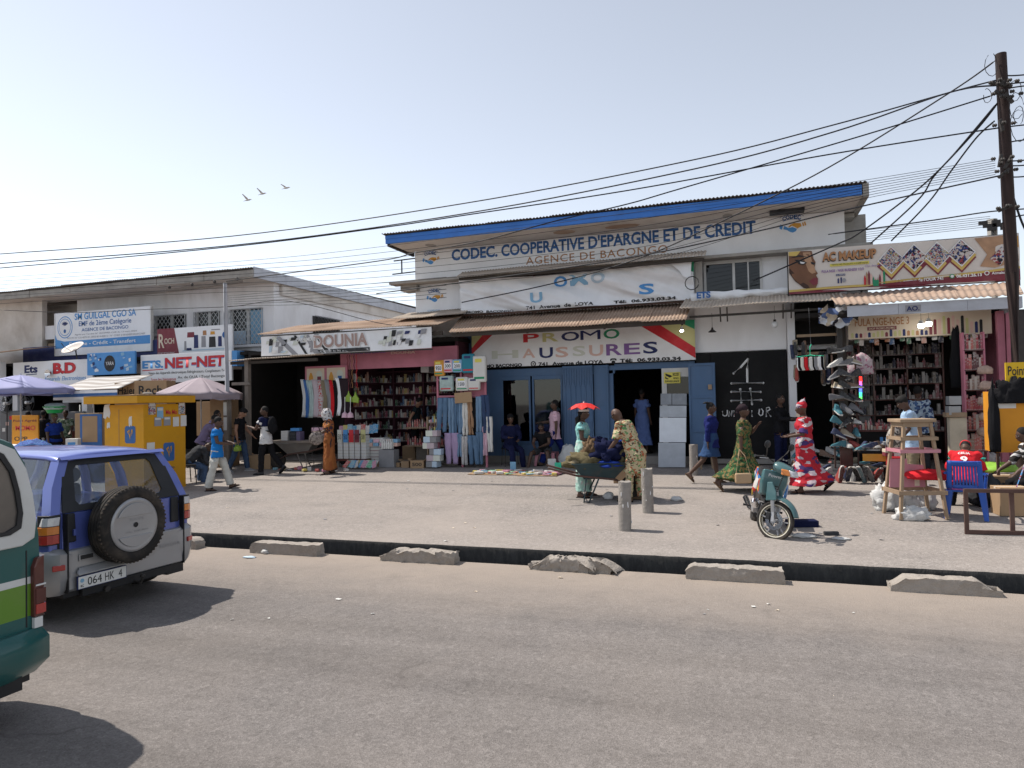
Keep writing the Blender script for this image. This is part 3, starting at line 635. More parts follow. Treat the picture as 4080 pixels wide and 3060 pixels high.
rb = thing('rolled_banner', 'crumpled white ETS banner rolled along the small awning top', 'banner', (0, 17.3, 4.4))
MB().grid(lambda u, v: (-1.28+2.75*u, 17.32+.08*math.cos(v*6.28)*(1+.5*noise.noise((u*14, v*3, 2))), 4.52+(.1+.06*noise.noise((u*9, v*4, 1)))*math.sin(v*6.28)*(1-.25*u)), 70, 12).build('cloth', 'vinyl', rb, world=True, smooth=True)
txt('ETS', (-1.14, 17.19, 4.46), (-.82, 17.19, 4.62), 'ink_blue', rb, bold=.05)
# cable loop hanging by the window edge
p = at(2757, 1128, 17.3)
b = MB(); b.tube([p+Vector((.16*math.cos(t*.5), 0, .16*math.sin(t*.5))) for t in range(13)], .012, 6); b.build('cable_loop', 'ink_black', None, smooth=True, label='black loop of spare cable hanging beside the upper window', cat='cable')
# ================================================================== left building: wide eave, barred windows
lb = thing('office_building', 'weathered white building with wide grey eave and barred upper windows', 'building', (-20, 19.5, gz(19)))
L = lambda n_, x0, x1, y0, y1, z0, z1, m='white_wall2', par=lb, **k: MB().box2(x0, x1, y0, y1, z0, z1).build(n_, m, par, world=True, **k)
YL = 19.5; XC = -14.88
wins = [(at(610, 1255, YL).x, at(742, 1255, YL).x, 4.75, 5.4), (at(776, 1250, YL).x, at(876, 1250, YL).x, 4.72, 5.42), (at(915, 1240, YL).x, at(1046, 1240, YL).x, 4.2, 5.42)]
xs_ = [-23.6]
for w_ in wins:
    L('wall', xs_[-1], w_[0], YL, YL+.25, 4.0, 6.2); L('wall', w_[0], w_[1], YL, YL+.25, 4.0, w_[2]); L('wall', w_[0], w_[1], YL, YL+.25, w_[3], 6.2); xs_.append(w_[1])
L('wall', xs_[-1], XC, YL, YL+.25, .4, 6.2); L('wall', -30, XC-.3, YL+.01, YL+.24, 3.4, 4.0)
for i, w_ in enumerate(wins):
    wn = MB().box2(w_[0], w_[1], YL+.15, YL+.2, w_[2], w_[3]).build('window', 'win_glass', lb, world=True)
    fr = MB(); fr.box2(w_[0], w_[0]+.05, YL+.1, YL+.14, w_[2], w_[3]); fr.box2(w_[1]-.05, w_[1], YL+.1, YL+.14, w_[2], w_[3]); xm = (w_[0]+w_[1])/2; fr.box2(xm-.06, xm+.06, YL+.1, YL+.14, w_[2], w_[3])
    fr.build('frame', 'white_metal', wn, world=True); MB().box2(w_[0]-.06, w_[1]+.06, YL-.1, YL-.002, w_[2]-.08, w_[2]).build('sill', 'white_wall2', wn, world=True)
    if i == 2: MB().box2(xm+.1, w_[1]-.08, YL+.1, YL+.13, w_[2]+.05, w_[3]-.05).build('shutter', 'ink_faded', wn, world=True); MB().box2(w_[0]+.08, xm-.1, YL+.1, YL+.13, w_[2]+.05, w_[2]+.5).build('shutter', 'ink_faded2', wn, world=True)
    grille(wn, w_[0], w_[1], w_[2], w_[3], YL-.06, .17).build('window_bars', 'grille', wn, world=True)
L('room_wall', -23.5, XC-.3, YL+1.5, YL+1.6, 4, 6.2, 'interior')
L('wall', XC-.25, XC, YL+.25, 31, .4, 6.2); sb = L('side_beam', XC+.002, XC+.12, YL+.3, 31, 5.84, 6.19, 'soffit')
# barred window of the side wall
y0, y1 = atX(1245, 1250, XC).y, atX(1352, 1280, XC).y
sw = MB().box2(XC+.002, XC+.02, y0, y1, 4.5, 5.35).build('window', 'ink_black', lb, world=True)
g = grille(None, y0, y1, 4.5, 5.35, 0, .2, .012); g.v = [(XC+.12, x, z) for x, y, z in g.v]; g.build('window_bars', 'grille', sw, world=True)
# eave
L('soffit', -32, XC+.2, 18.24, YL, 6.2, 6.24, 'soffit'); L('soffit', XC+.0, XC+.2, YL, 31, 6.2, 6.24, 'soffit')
for i in range(9):
    xa = -32+1.93*i; L('fascia_panel', xa, min(xa+1.92, XC+.22), 18.18+.012*(i % 3), 18.23+.012*(i % 3), 6.2-.01*(i % 2), 6.42, 'concrete')
for i in range(8):
    ya = 18.24+1.6*i; L('fascia_panel', XC+.2, XC+.24, ya, ya+1.585, 6.18, 6.52, 'zinc_fascia')
corr(lb, (-32, 18.1, 6.45), (XC+.2, 18.1, 6.47), (XC+.2, 31, 6.62), (-32, 31, 6.6), 'dark_roof', .1, .02, ny=2, seed=12)
# recessed balcony at its left end
L('wall', -32, -24.6, YL-.6, YL-.4, 3.4, 6.2, 'soffit'); L('balcony_parapet', -24.58, -23.5, YL-.5, YL-.3, 4.75, 5.25, 'white_wall2'); L('balcony_wall', -27.5, -23.3, YL+.6, YL+.7, 3.9, 6.2, 'soffit'); L('balcony_rail', -24.5, -23.6, YL-.45, YL-.35, 4.3, 4.6, 'wood_raw')
L('navy_band', -25.2, -17.2, 18.62, 18.7, 3.72, 4.45, 'ink_navy')
# ground floor shops of that building
L('room_wall', -26, -14.2, 22.4, 22.6, .4, 3.9, 'interior'); L('ceiling', -26, XC, 18.1, 22.5, 3.75, 3.85, 'interior'); L('room_wall', -26.2, -26, 18.1, 22.5, .4, 3.9, 'interior'); L('room_wall', -15.2, -15.0, 18.3, 22.5, .4, 3.9, 'interior')
for x in (-24.9, -21.6, -18.9): L('pier', x-.12, x+.12, 18.1, 18.3, .4, 3.1, 'white_wall2')
L('pier', -26.6, -25.2, 17.6, 18.0, .4, 3.9, 'white_wall')
def board(name, label, x0, x1, z0, z1, Y, m, th=.07, cat='sign', frame=None):
    t = thing(name, label, cat, ((x0+x1)/2, Y, z0)); MB().box2(x0, x1, Y, Y+th, z0, z1).build('panel', m, t, world=True, bevel=.006)
    if frame:
        b = MB()
        for a_ in (x0-.02, x1+.02): b.box2(a_-.02, a_+.02, Y-.01, Y+th, z0, z1)
        b.build('frame', frame, t, world=True)
    return t, (lambda u, v: (x0+(x1-x0)*u, Y, z0+(z1-z0)*v))
# SM GUILGAL board
t, Q = board('bank_sign', 'white and blue SM GUILGAL CGO SA board below the wide eave', -23.5, -19.15, 4.07, 5.6, 18.55, 'vinyl', .1, frame='white_metal')
poly('blue_band', [Q(0, .17), Q(1, .17), Q(1, .36), Q(.1, .33), Q(.02, .38), Q(0, .5)], 'ink_sky', t)
for s_, u0, u1, v0, v1, m_, bo in (('SM GUILGAL CGO SA', .215, .86, .81, .965, 'ink_sky', .02), ('EMF de 2ème Catégorie', .26, .81, .625, .775, 'ink_blue', .01), ('AGENCE DE BACONGO', .29, .78, .535, .61, 'ink_blue', .01), ("Agréé par l'arrêté N° 4533/MEF-CAB du 13 mars 2024", .215, .865, .445, .49, 'ink_grey', 0), ('RCCM N° CG-BZV-01-2022-B14-00012 / N° CNEF 3-0032/EM/2024/CNEF', .135, .95, .38, .42, 'ink_grey', 0), ('Epargne - Crédit - Transfert', .155, .855, .19, .3, 'ink_white', .015)):
    txt(s_, Q(u0, v0), Q(u1, v1), m_, t, bold=bo, slope=0)
c_ = Q(.108, .66)
for r_, m_, d in ((.36, 'ink_sky', .003), (.33, 'ink_white', .005), (.28, 'ink_sky', .007), (.26, 'ink_white', .009)): poly('emblem_ring', [(c_[0]+r_*math.cos(k*.262), 18.55, c_[2]+r_*1.1*math.sin(k*.262)) for k in range(24)], m_, t, th=d)
for k in range(7): a_ = 0.6+k*.32; poly('emblem_leaf', [(c_[0]+u*.9, 18.55, c_[2]+.05+v*.9) for u, v in ((.03*math.cos(a_), .0), (.16*math.cos(a_)+.03, .13*math.sin(a_)), (.2*math.cos(a_), .15*math.sin(a_)+.03), (.14*math.cos(a_)-.03, .12*math.sin(a_)))], 'ink_navy', t, th=.011)
poly('emblem_globe', [(c_[0]+.06*math.cos(k*.5), 18.55, c_[2]-.14+.07*math.sin(k*.5)) for k in range(12)], 'ink_blue', t, th=.011)
# ROCH board
t, Q = board('appliance_sign', 'maroon and white ROCH appliance board beside the metal pole', -18.75, -15.7, 3.92, 4.78, 18.45, 'vinyl')
poly('maroon_panel', [Q(0, 0), Q(.3, 0), Q(.235, 1), Q(0, 1)], 'ink_maroon', t)
txt('R', Q(.02, .25), Q(.1, .8), 'ink_cream', t, bold=.02, nrm=(0, -1.6, 0)); txt('OCH', Q(.1, .4), Q(.235, .62), 'ink_cream', t, bold=.02, nrm=(0, -1.6, 0)); txt('ETS NET NET ELECTRONIC', Q(.01, .03), Q(.24, .08), 'ink_white', t, bold=0, nrm=(0, -1.6, 0))
for (u, v, w_, h_, m_) in ((.37, .12, .03, .35, 'ink_grey'), (.5, .18, .06, .5, 'ink_navy'), (.6, .2, .06, .42, 'ink_grey'), (.7, .18, .09, .4, 'ink_black'), (.82, .2, .05, .38, 'ink_navy'), (.41, .6, .1, .2, 'ink_maroon'), (.62, .65, .05, .18, 'ink_brown'), (.72, .66, .06, .12, 'ink_orange'), (.9, .2, .015, .4, 'ink_grey'), (.4, .1, .07, .1, 'ink_navy'), (.33, .08, .6, .05, 'ink_faded2'), (.73, .82, .12, .04, 'ink_grey'), (.9, .7, .045, .14, 'ink_grey')):
    poly('product_picture', [Q(u, v), Q(u+w_, v), Q(u+w_*.95, v+h_), Q(u+w_*.05, v+h_)], m_, t)
c_ = Q(.905, .62); poly('fan_picture', [(c_[0]+.09*math.cos(k*.5), 18.45, c_[2]+.1*math.sin(k*.5)) for k in range(12)], 'ink_blue', t, th=.006)
# NET-NET board
t, Q = board('electronics_sign', 'white ETS.NET-NET board with big red hand-painted letters', -18.95, -15.3, 2.95, 3.88, 17.95, 'vinyl')
for dx, m_, n_ in ((-.006, 'ink_sky', (0, -.6, 0)), (0, 'ink_red', (0, -1.4, 0))):
    txt('NET-NET', Q(.28+dx, .5+dx*4), Q(.93+dx, .87+dx*4), m_, t, bold=.04, nrm=n_)
txt('ETS.', Q(.02, .52), Q(.26, .8), 'ink_sky', t, bold=.05); poly('underline', [Q(.02, .44), Q(.26, .46), Q(.26, .49), Q(.02, .47)], 'ink_red', t)
txt('Vente des Appareils électroniques Réfrigérateurs, Congélateurs Tv à L', Q(.09, .28), Q(.97, .4), 'ink_black', t, bold=.005); txt('Av. de OUA / Total Bacongo', Q(.42, .1), Q(.93, .22), 'ink_black', t, bold=.005); txt('Sous les bienvenus', Q(.12, .08), Q(.4, .18), 'ink_red', t, bold=.005)
MB().box2(-15.29, -15.1, 17.96, 18.4, 3.4, 3.88).build('return_panel', 'ink_sky', t, world=True)
# YARA board
t, Q = board('poster_sign', 'light blue YARA appliance poster between two shop boards', -21.05, -18.98, 3.28, 4.02, 17.75, 'ink_sky')
c_ = Q(.48, .5); poly('black_disc', [(c_[0]+.24*math.cos(k*.4), 17.75, c_[2]+.27*math.sin(k*.4)) for k in range(16)], 'ink_black', t); txt('YARA', Q(.4, .42), Q(.57, .58), 'ink_white', t, bold=0, nrm=(0, -1.4, 0))
rn = random.Random(5)
for k in range(34):
    u, v = rn.uniform(.03, .9), rn.uniform(.1, .85)
    if abs(u-.48) > .15: w_, h_ = rn.uniform(.03, .08), rn.uniform(.05, .2); poly('product_picture', [Q(u, v), Q(u+w_, v+.03), Q(u+w_*.9, min(.97, v+h_)), Q(u-.01, min(.95, v+h_*.8))], rn.choice(['ink_faded', 'ink_faded2', 'ink_navy', 'ink_white', 'ink_blue', 'ink_faded2']), t, th=.004+.0001*k)
# Ets B.D board
t, Q = board('electronics_sign', 'white Ets B.D board with red letters above the blue umbrella', -24.85, -21.1, 2.7, 3.86, 18.0, 'vinyl')
txt('Ets', Q(.15, .66), Q(.32, .9), 'ink_navy', t, bold=.04); poly('underline', [Q(.17, .6), Q(.31, .61), Q(.31, .635), Q(.17, .625)], 'ink_navy', t)
for dx, m_, n_ in ((-.007, 'ink_black', (0, -.7, 0)), (0, 'ink_red', (0, -1.4, 0))): txt('B.D', Q(.52+dx, .6+dx), Q(.8+dx, .93+dx), m_, t, bold=.05, nrm=n_)
txt('Appareils Electroniques', Q(.4, .36), Q(.92, .52), 'ink_sky', t, bold=.005, shear=.2)
t = thing('wall_lamp', 'round silver floodlight fixed on the Ets B.D board', 'lamp', at(188, 1487, 17.9)); p = at(188, 1487, 17.85)
MB().lathe([(.02, .14), (.1, .08), (.13, 0), (.11, .01), (.02, .06)], 16, p, 'Y').build('reflector', 'chrome' if 'chrome' in MC else mat('chrome', (.75, .75, .76), .15, .02, metal=1), t, world=True, smooth=True)
# satellite dish
p = at(296, 1395, 17.7); t = thing('satellite_dish', 'cream satellite dish tilted skyward above the Ets B.D board', 'dish', p+Vector((0, 0, -.25)))
rot = Matrix.Rotation(R(62), 3, 'X') @ Matrix.Rotation(R(0), 3, 'Z'); ds = MB(); prof = [(r_, -.0+.9*r_*r_) for r_ in (0.01, .12, .22, .3, .36)]; ds.lathe(prof, 20, cap=False)
ds.v = [tuple(p+Matrix.Rotation(R(35), 3, 'X') @ Vector(v)) for v in ds.v]; ds.build('dish', 'vinyl_cream', t, world=True, smooth=True, solid=.01)
MB().tube([p+Vector((-.05, -.1, -.02)), p+Vector((-.1, -.3, .1)), p+Vector((-.12, -.38, .22))], .012, 6).build('feed_arm', 'iron', t, world=True); MB().cyl(p+Vector((0, .05, 0)), p+Vector((0, .1, -.3)), .025).build('mast', 'iron', t, world=True)
t = thing('roof_edge', 'rusty red corrugated roof edge at the far left shop', 'roof', (-26, 17, 3.9)); corr(t, (-27.5, 17.0, 3.95), (-23.4, 17.2, 4.22), (-23.4, 18.5, 4.4), (-27.5, 18.5, 4.3), 'rust_roof', seed=21)
t = MB().box2(-26.9, -26.2, 17.2, 17.55, 3.2, 3.9).build('loudspeaker', 'black_paint', None, bevel=.02, label='black box loudspeaker mounted under the rusty red roof edge', cat='loudspeaker')

# ================================================================== dark stall left of the perfume shop
ds_ = thing('market_stall', 'dark open stall with a dusty sheet roof beside the metal pole', 'stall', (-12.5, 16.5, gz(16.5)))
D = lambda n_, x0, x1, y0, y1, z0, z1, m='interior', **k: MB().box2(x0, x1, y0, y1, z0, z1).build(n_, m, ds_, world=True, **k)
corr(ds_, (-13.75, 15.9, 3.4), (-10.85, 15.9, 3.46), (-10.85, 18.0, 3.62), (-13.75, 18.0, 3.6), 'dusty_roof', seed=31)
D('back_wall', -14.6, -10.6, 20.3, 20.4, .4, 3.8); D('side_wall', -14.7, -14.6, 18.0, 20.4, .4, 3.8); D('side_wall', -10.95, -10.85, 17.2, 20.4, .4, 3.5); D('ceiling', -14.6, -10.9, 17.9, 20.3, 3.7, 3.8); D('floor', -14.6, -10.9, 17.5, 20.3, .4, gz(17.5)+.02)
for x in (-13.15,): D('post', x-.06, x+.06, 16.0, 16.12, gz(16), 3.42, 'wood_grey')
D('crossbar', -13.6, -13.0, 15.95, 16.0, 2.72, 2.8, 'wood_grey'); D('roof_beam', -13.7, -10.9, 16.02, 16.1, 3.3, 3.38, 'dark_wood')

# ================================================================== perfume shop (pink shelves)
pf = thing('perfume_shop', 'open perfume shop with pink frame and dark shelves of bottles', 'shop', (-9, 17.4, gz(17.4)))
PF = lambda n_, x0, x1, y0, y1, z0, z1, m='pink_paint', par=pf, **k: MB().box2(x0, x1, y0, y1, z0, z1).build(n_, m, par, world=True, **k)
mat('purple_shelf', (.075, .026, .04), .8, .2, 3)
PF('header', -10.85, -7.3, 17.1, 17.2, 3.1, 3.62); PF('back_wall', -10.8, -7.3, 19.3, 19.4, .4, 3.9, 'purple_shelf'); PF('side_wall', -7.42, -7.34, 17.25, 19.3, .4, 3.9, 'purple_shelf'); PF('side_wall', -10.84, -10.78, 17.25, 19.3, .4, 3.9, 'purple_shelf'); PF('ceiling', -10.84, -7.3, 17.2, 19.4, 3.75, 3.85, 'interior'); PF('floor', -10.8, -7.4, 17.2, 19.3, .35, gz(17.4)+.06, 'shop_floor')
txtp('PARFUMERIE', (1398, 1412), (1538, 1396), 17.09, 'ink_purple', pf, bold=.03); txtp('DOUNIA', (1558, 1412), (1655, 1397), 17.09, 'ink_peach', pf, bold=.03)
shelf_z = [.98, 1.35, 1.7, 2.05, 2.4, 2.75, 3.1]
for z in shelf_z: PF('shelf', -10.75, -7.45, 18.95, 19.28, z-.03, z, 'purple_shelf')
for z in shelf_z[1:6]: PF('shelf', -10.77, -10.5, 17.4, 18.9, z-.03, z, 'purple_shelf')
for x in (-10.2, -9.2, -8.35): PF('upright', x-.02, x+.02, 18.94, 19.29, .5, 3.5, 'purple_shelf')
# pink poster panel on the left and the peg wall on the right
pp = PF('poster_frame', at(1215, 1430, 17.0).x, at(1382, 1430, 17.0).x, 17.0, 17.06, 2.62, 3.22)
for (xa, xb, cols) in ((1222, 1292, ('ink_cream', 'ink_orange', 'ink_pale', 'ink_maroon')), (1302, 1375, ('ink_cream', 'ink_orange', 'ink_pale', 'ink_blue'))):
    x0, x1 = at(xa, 1450, 17).x, at(xb, 1450, 17).x; Q = lambda u, v: (x0+(x1-x0)*u, 17.0, 2.68+.48*v)
    poly('poster', [Q(0, 0), Q(1, 0), Q(1, 1), Q(0, 1)], cols[0], pp)
    poly('bottle_picture', [Q(.12, .05), Q(.38, .05), Q(.36, .5), Q(.28, .75), Q(.2, .75), Q(.12, .5)], cols[1], pp, .007); poly('bottle_picture', [Q(.55, .05), Q(.88, .05), Q(.88, .7), Q(.8, .85), Q(.62, .85), Q(.55, .7)], cols[2], pp, .007); poly('bottle_label', [Q(.6, .3), Q(.82, .3), Q(.82, .52), Q(.6, .52)], cols[3], pp, .009)
rk = thing('display_rack', 'pink frame hung with packets and jeans at the perfume shop', 'rack', (-7.6, 16.9, gz(17)))
x0, x1 = at(1742, 1500, 16.9).x, at(1932, 1500, 16.9).x
b = MB()
for x in (x0, (x0+x1)/2, x1): b.box2(x-.025, x+.025, 16.9, 16.95, gz(17), 3.22)
for z in (3.2, 2.72, 2.28): b.box2(x0+.03, x1-.03, 16.905, 16.945, z-.025, z+.025)
b.build('frame', 'pink_paint', rk, world=True); MB().box2((x0+x1)/2+.05, x1-.03, 16.955, 16.97, 1.9, 3.2).build('back_panel', 'pink_paint', rk, world=True)
RX0, RX1 = x0, x1
# roof over the perfume shop and its banner
pa = thing('sheet_awning', 'rusty awning above the DOUNIA banner', 'awning', (-10, 16.4, 4.0))
corr(pa, (-12.95, 16.22, 4.12), (-7.4, 16.2, 4.1), (-7.3, 18.2, 4.6), (-13.0, 18.2, 4.55), 'rust_roof', seed=41); corr(pa, (-9.2, 17.0, 4.42), (-7.15, 17.0, 4.42), (-7.1, 18.1, 4.75), (-9.2, 18.1, 4.7), 'dusty_roof', seed=43)
MB().beam((-12.9, 16.42, 3.9), (-7.4, 16.42, 3.9), .06, .1).build('beam', 'dark_wood', pa, world=True)
t = thing('shop_banner', 'black and white DOUNIA perfume banner hung below the rusty awning', 'banner', (-10.2, 16.28, 3.5))
nq = lambda u, v, o_=0: Vector((-12.87+5.22*u, 16.28+.02*noise.noise((u*12, v*2, 1))+.015*math.sin(25*u+3*v)-o_, 3.52+.055*(-u)*.0+(.54)*v-.01*math.sin(u*3.1)))
MB().grid(lambda u, v: nq(u, v), 90, 8).build('cloth', 'vinyl', t, world=True, smooth=True, fix=False)
def bp(name, pts, m, o_=.014): MB().add([nq(u, v, o_) for u, v in pts], [tuple(range(len(pts)))]).build(name, m, t, world=True, fix=False)
for a_, c_, m_ in ((0.09, .2, 'ink_grey'), (.205, .22, 'ink_black'), (.27, .33, 'ink_grey'), (.335, .36, 'ink_black')): bp('print', [(a_, .98), (a_+.03, .98), (c_+.035, .02), (c_, .02)] if c_-a_ > .05 else [(a_, .98), (c_, .98), (c_+.07, .02), (a_+.07, .02)], m_)
rn = random.Random(3)
for k in range(46):
    u = rn.uniform(.02, .33) if k < 22 else rn.uniform(.7, .96); v = rn.uniform(.06, .75); w_, h_ = rn.uniform(.012, .03), rn.uniform(.1, .35)
    bp('print', [(u, v), (u+w_, v+.02), (u+w_+.008, min(.97, v+h_)), (u+.006, min(.95, v+h_))], rn.choice(['ink_grey', 'ink_white', 'ink_black', 'ink_faded2', 'ink_pale', 'ink_grey', 'ink_navy']), .016+.0002*k)
bp('print', [(.36, .02), (.66, .02), (.66, .2), (.34, .2)], 'ink_black', .015)
for s_, u0, u1, v0, v1, m_, bo, o_ in (('DOUNIA', .327, .655, .24, .96, 'ink_white', .07, .02), ('DOUNIA', .332, .65, .28, .92, 'ink_brown2', .035, .026), ('PARFUMERIE', .225, .345, .66, .84, 'ink_white', .03, .03), ("ADRESSE: N 741 AVENUE DE L'OUA", .365, .655, .04, .16, 'ink_white', 0, .02)):
    mat('ink_brown2', (.36, .25, .22), .7, .15, 6, dirt=.3, dcol=(.5, .42, .4), dscale=8)
    me = text_mesh(s_, bo); xs2 = [v.co.x for v in me.vertices]; ys2 = [v.co.y for v in me.vertices]; b0, b1, c0, c1 = min(xs2), max(xs2), min(ys2), max(ys2)
    for v in me.vertices: v.co = nq(u0+(u1-u0)*(v.co.x-b0)/(b1-b0), v0+(v1-v0)*(v.co.y-c0)/(c1-c0), o_)
    me.materials.append(MC[m_]); o = bpy.data.objects.new('lettering', me); place(o, me, t, True)
b = MB(); b.beam((-12.88, 16.32, 3.5), (-7.64, 16.32, 3.49), .03, .03); b.beam((-12.88, 16.32, 4.08), (-7.64, 16.32, 4.06), .03, .03); b.build('frame', 'iron', t, world=True)

# ================================================================== cosmetics and shoe shop at the right
ac = thing('cosmetics_shop', 'open cosmetics shop with pink tiled roof and dark stocked shelves', 'shop', (3.2, 16.5, gz(16.5)))
A = lambda n_, x0, x1, y0, y1, z0, z1, m='interior', par=ac, **k: MB().box2(x0, x1, y0, y1, z0, z1).build(n_, m, par, world=True, **k)
corr(ac, (1.72, 15.75, 3.95), (4.98, 15.75, 3.93), (5.3, 17.1, 4.36), (1.72, 17.1, 4.34), 'pink_roof', .12, .013, sheet_w=.95, seed=51)
for a_, c_ in ((1.93, 2.86), (2.865, 4.06), (4.065, 4.97)): A('fascia_panel', a_, c_, 15.8, 15.84, 3.70, 3.92, 'zinc_fascia')
A('fascia_end', 4.93, 4.97, 15.85, 17.0, 3.70, 3.92, 'zinc_fascia')
Q = lambda u, v: (2.98+.28*u, 15.8, 3.73+.14*v); poly('sticker', [Q(0, 0), Q(1, 0), Q(1, 1), Q(0, 1)], 'ink_grey', ac); txt('AO.', Q(.08, .15), Q(.9, .85), 'ink_navy', ac, bold=.03, nrm=(0, -1.4, 0))
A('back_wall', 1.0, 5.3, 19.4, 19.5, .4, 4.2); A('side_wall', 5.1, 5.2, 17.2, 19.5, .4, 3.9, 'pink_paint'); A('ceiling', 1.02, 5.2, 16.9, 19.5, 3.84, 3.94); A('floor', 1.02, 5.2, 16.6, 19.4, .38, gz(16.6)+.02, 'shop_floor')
A('partition', 1.95, 2.02, 16.9, 19.4, .4, 3.8, 'dark_wood'); A('pier', 4.66, 4.78, 16.2, 16.32, .3, 3.7, 'pink_paint'); A('post', 4.84, 5.1, 15.9, 16.1, .35, 3.68, 'iron')
A('post', 1.8, 1.9, 16.5, 16.6, .4, 3.9, 'iron')
for z in (3.05, 3.45): A('roof_batten', 1.03, 1.95, 17.0, 17.06, z-.03, z+.03, 'wood_raw')
A('wall_return', 1.04, 1.9, 17.8, 17.9, 3.3, 4.3, 'interior')
mat('cracked_wall', (.52, .46, .36), .9, .15, 2, dirt=.5, dcol=(.2, .16, .12)); A('low_wall', 3.66, 3.95, 15.7, 15.9, .35, 1.62, 'cracked_wall'); A('shelf_board', 3.6, 3.95, 15.66, 15.92, 1.63, 1.72, 'wood_raw')
# FULA NGE-NGE sign
t, Q = board('shop_sign', 'beige FULA NGE-NGE 3 sign inside the cosmetics shop front', 2.05, 4.72, 3.3, 3.8, 16.75, 'ink_cream', .05)
txt('FULA NGE-NGE 3', Q(.05, .55), Q(.44, .88), 'ink_brown', t, bold=.015); poly('stripe', [Q(.14, .35), Q(.35, .35), Q(.35, .5), Q(.14, .5)], 'ink_maroon', t); txt('SHOP PROMO-PROMO', Q(.15, .38), Q(.34, .47), 'ink_cream', t, bold=.02, nrm=(0, -1.4, 0))
rn = random.Random(8)
for k in range(30):
    u = .02+.031*k; h_ = rn.uniform(.15, .3) if u < .55 else rn.uniform(.4, .75); poly('product_picture', [Q(u, .06), Q(u+.02, .06), Q(u+.02, .06+h_), Q(u+.01, .1+h_), Q(u, .06+h_)], rn.choice(['ink_brown', 'ink_maroon', 'ink_black', 'ink_olive', 'ink_peach', 'ink_navy']), t)
# AC MAKEUP banner
YA = 17.1
t = thing('shop_banner', 'long AC MAKEUP banner with a woman face above the pink roof', 'banner', (3.1, YA, 4.4))
def aq(u, v, o_=0): return Vector((.9+4.46*u, YA+.02*noise.noise((u*7, v*2, 3))+.012*math.sin(14*u+5*v)-o_, 4.41+.97*v+.012*math.sin(6*u)*v))
MB().grid(lambda u, v: aq(u, v), 70, 12).build('cloth', 'vinyl_cream', t, world=True, smooth=True, fix=False)
def ap(name, pts, m, o_=.012): return MB().add([aq(u, v, o_) for u, v in pts], [tuple(range(len(pts)))]).build(name, m, t, world=True, fix=False)
mat('skin_print', (.19, .09, .05), .5, .3, 2.4); mat('skin_print2', (.42, .25, .15), .5, .3, 5); mat('skin_print3', (.055, .028, .02), .5, .3, 3)
pmat('goods_print', [(.03, .05, .15), (.55, .5, .5), (.35, .08, .1), (.6, .58, .55), (.02, .12, .25), (.4, .3, .1), (.65, .62, .62)], 38)
pmat('goods_print2', [(.3, .06, .07), (.62, .6, .6), (.02, .02, .03), (.6, .5, .45), (.03, .06, .2)], 26)
ap('maroon_band', [(0, 0), (1, 0), (1, .25)]+[(u/20, .05+.02*math.sin(u*.3)+.2*max(0, (u/20-.35)/.65)**.7) for u in range(20, -1, -1)], 'ink_maroon')
ap('gold_curve', [(u/20, .05+.02*math.sin(u*.3)+.2*max(0, (u/20-.35)/.65)**.7) for u in range(21)]+[(u/20, .1+.02*math.sin(u*.3)+.2*max(0, (u/20-.35)/.65)**.7) for u in range(20, -1, -1)], 'ink_gold', .015)
ap('face_picture', [(.003, .96), (.06, .99), (.112, .97), (.118, .8), (.128, .7), (.122, .55), (.137, .44), (.128, .4), (.135, .34), (.13, .28), (.134, .2), (.125, .1), (.1, .08), (.07, .13), (.03, .3), (.003, .5)], 'skin_print', .016)
ap('face_picture', [(.07, .95), (.105, .95), (.11, .75), (.122, .6), (.128, .46), (.11, .44), (.095, .5), (.08, .7)], 'skin_print2', .019); ap('face_picture', [(.003, .5), (.03, .3), (.07, .13), (.1, .08), (.09, .2), (.04, .42), (.003, .62)], 'skin_print3', .019)
ap('eye_picture', [(.03, .8), (.06, .78), (.09, .7), (.07, .66), (.05, .69)], 'ink_black', .022); ap('eye_picture', [(.055, .745), (.08, .71), (.07, .685), (.058, .7)], 'ink_white', .024); ap('eye_picture', [(.105, .72), (.127, .68), (.12, .64), (.108, .66)], 'ink_black', .022); ap('brow_picture', [(.005, .84), (.05, .9), (.09, .84), (.05, .86)], 'ink_black', .022); ap('lips_picture', [(.095, .27), (.118, .35), (.137, .33), (.135, .2), (.115, .17)], 'ink_maroon', .022); ap('hair_picture', [(.003, .99), (.06, .99), (.04, .88), (.003, .9)], 'ink_gold', .02)
def at_txt(s_, u0, u1, v0, v1, m_, bo=.02, o_=.026, shear=0):
    me = text_mesh(s_, bo, shear); xs2 = [v.co.x for v in me.vertices]; ys2 = [v.co.y for v in me.vertices]; b0, b1, c0, c1 = min(xs2), max(xs2), min(ys2), max(ys2)
    for v in me.vertices: v.co = aq(u0+(u1-u0)*(v.co.x-b0)/(b1-b0), v0+(v1-v0)*(v.co.y-c0)/(c1-c0), o_)
    me.materials.append(MC[m_]); o_ = bpy.data.objects.new('lettering', me); place(o_, me, t, True)
at_txt('AC MAKEUP', .158, .4, .68, .89, 'ink_black', .05, .018); at_txt('AC MAKEUP', .16, .403, .7, .91, 'ink_brown', .04, .026)
ap('yellow_strip', [(.195, .57), (.37, .58), (.372, .645), (.193, .63)], 'ink_yellow', .016); at_txt('VENTE DES PRODUITS COSMÉTIQUE', .2, .365, .585, .63, 'ink_black', .01); at_txt('Chez Amadou', .352, .42, .505, .55, 'ink_purple', 0, shear=.2); at_txt('FULA NGE - NGE BUSINESS 1/2/3', .155, .346, .44, .5, 'ink_purple', .02)
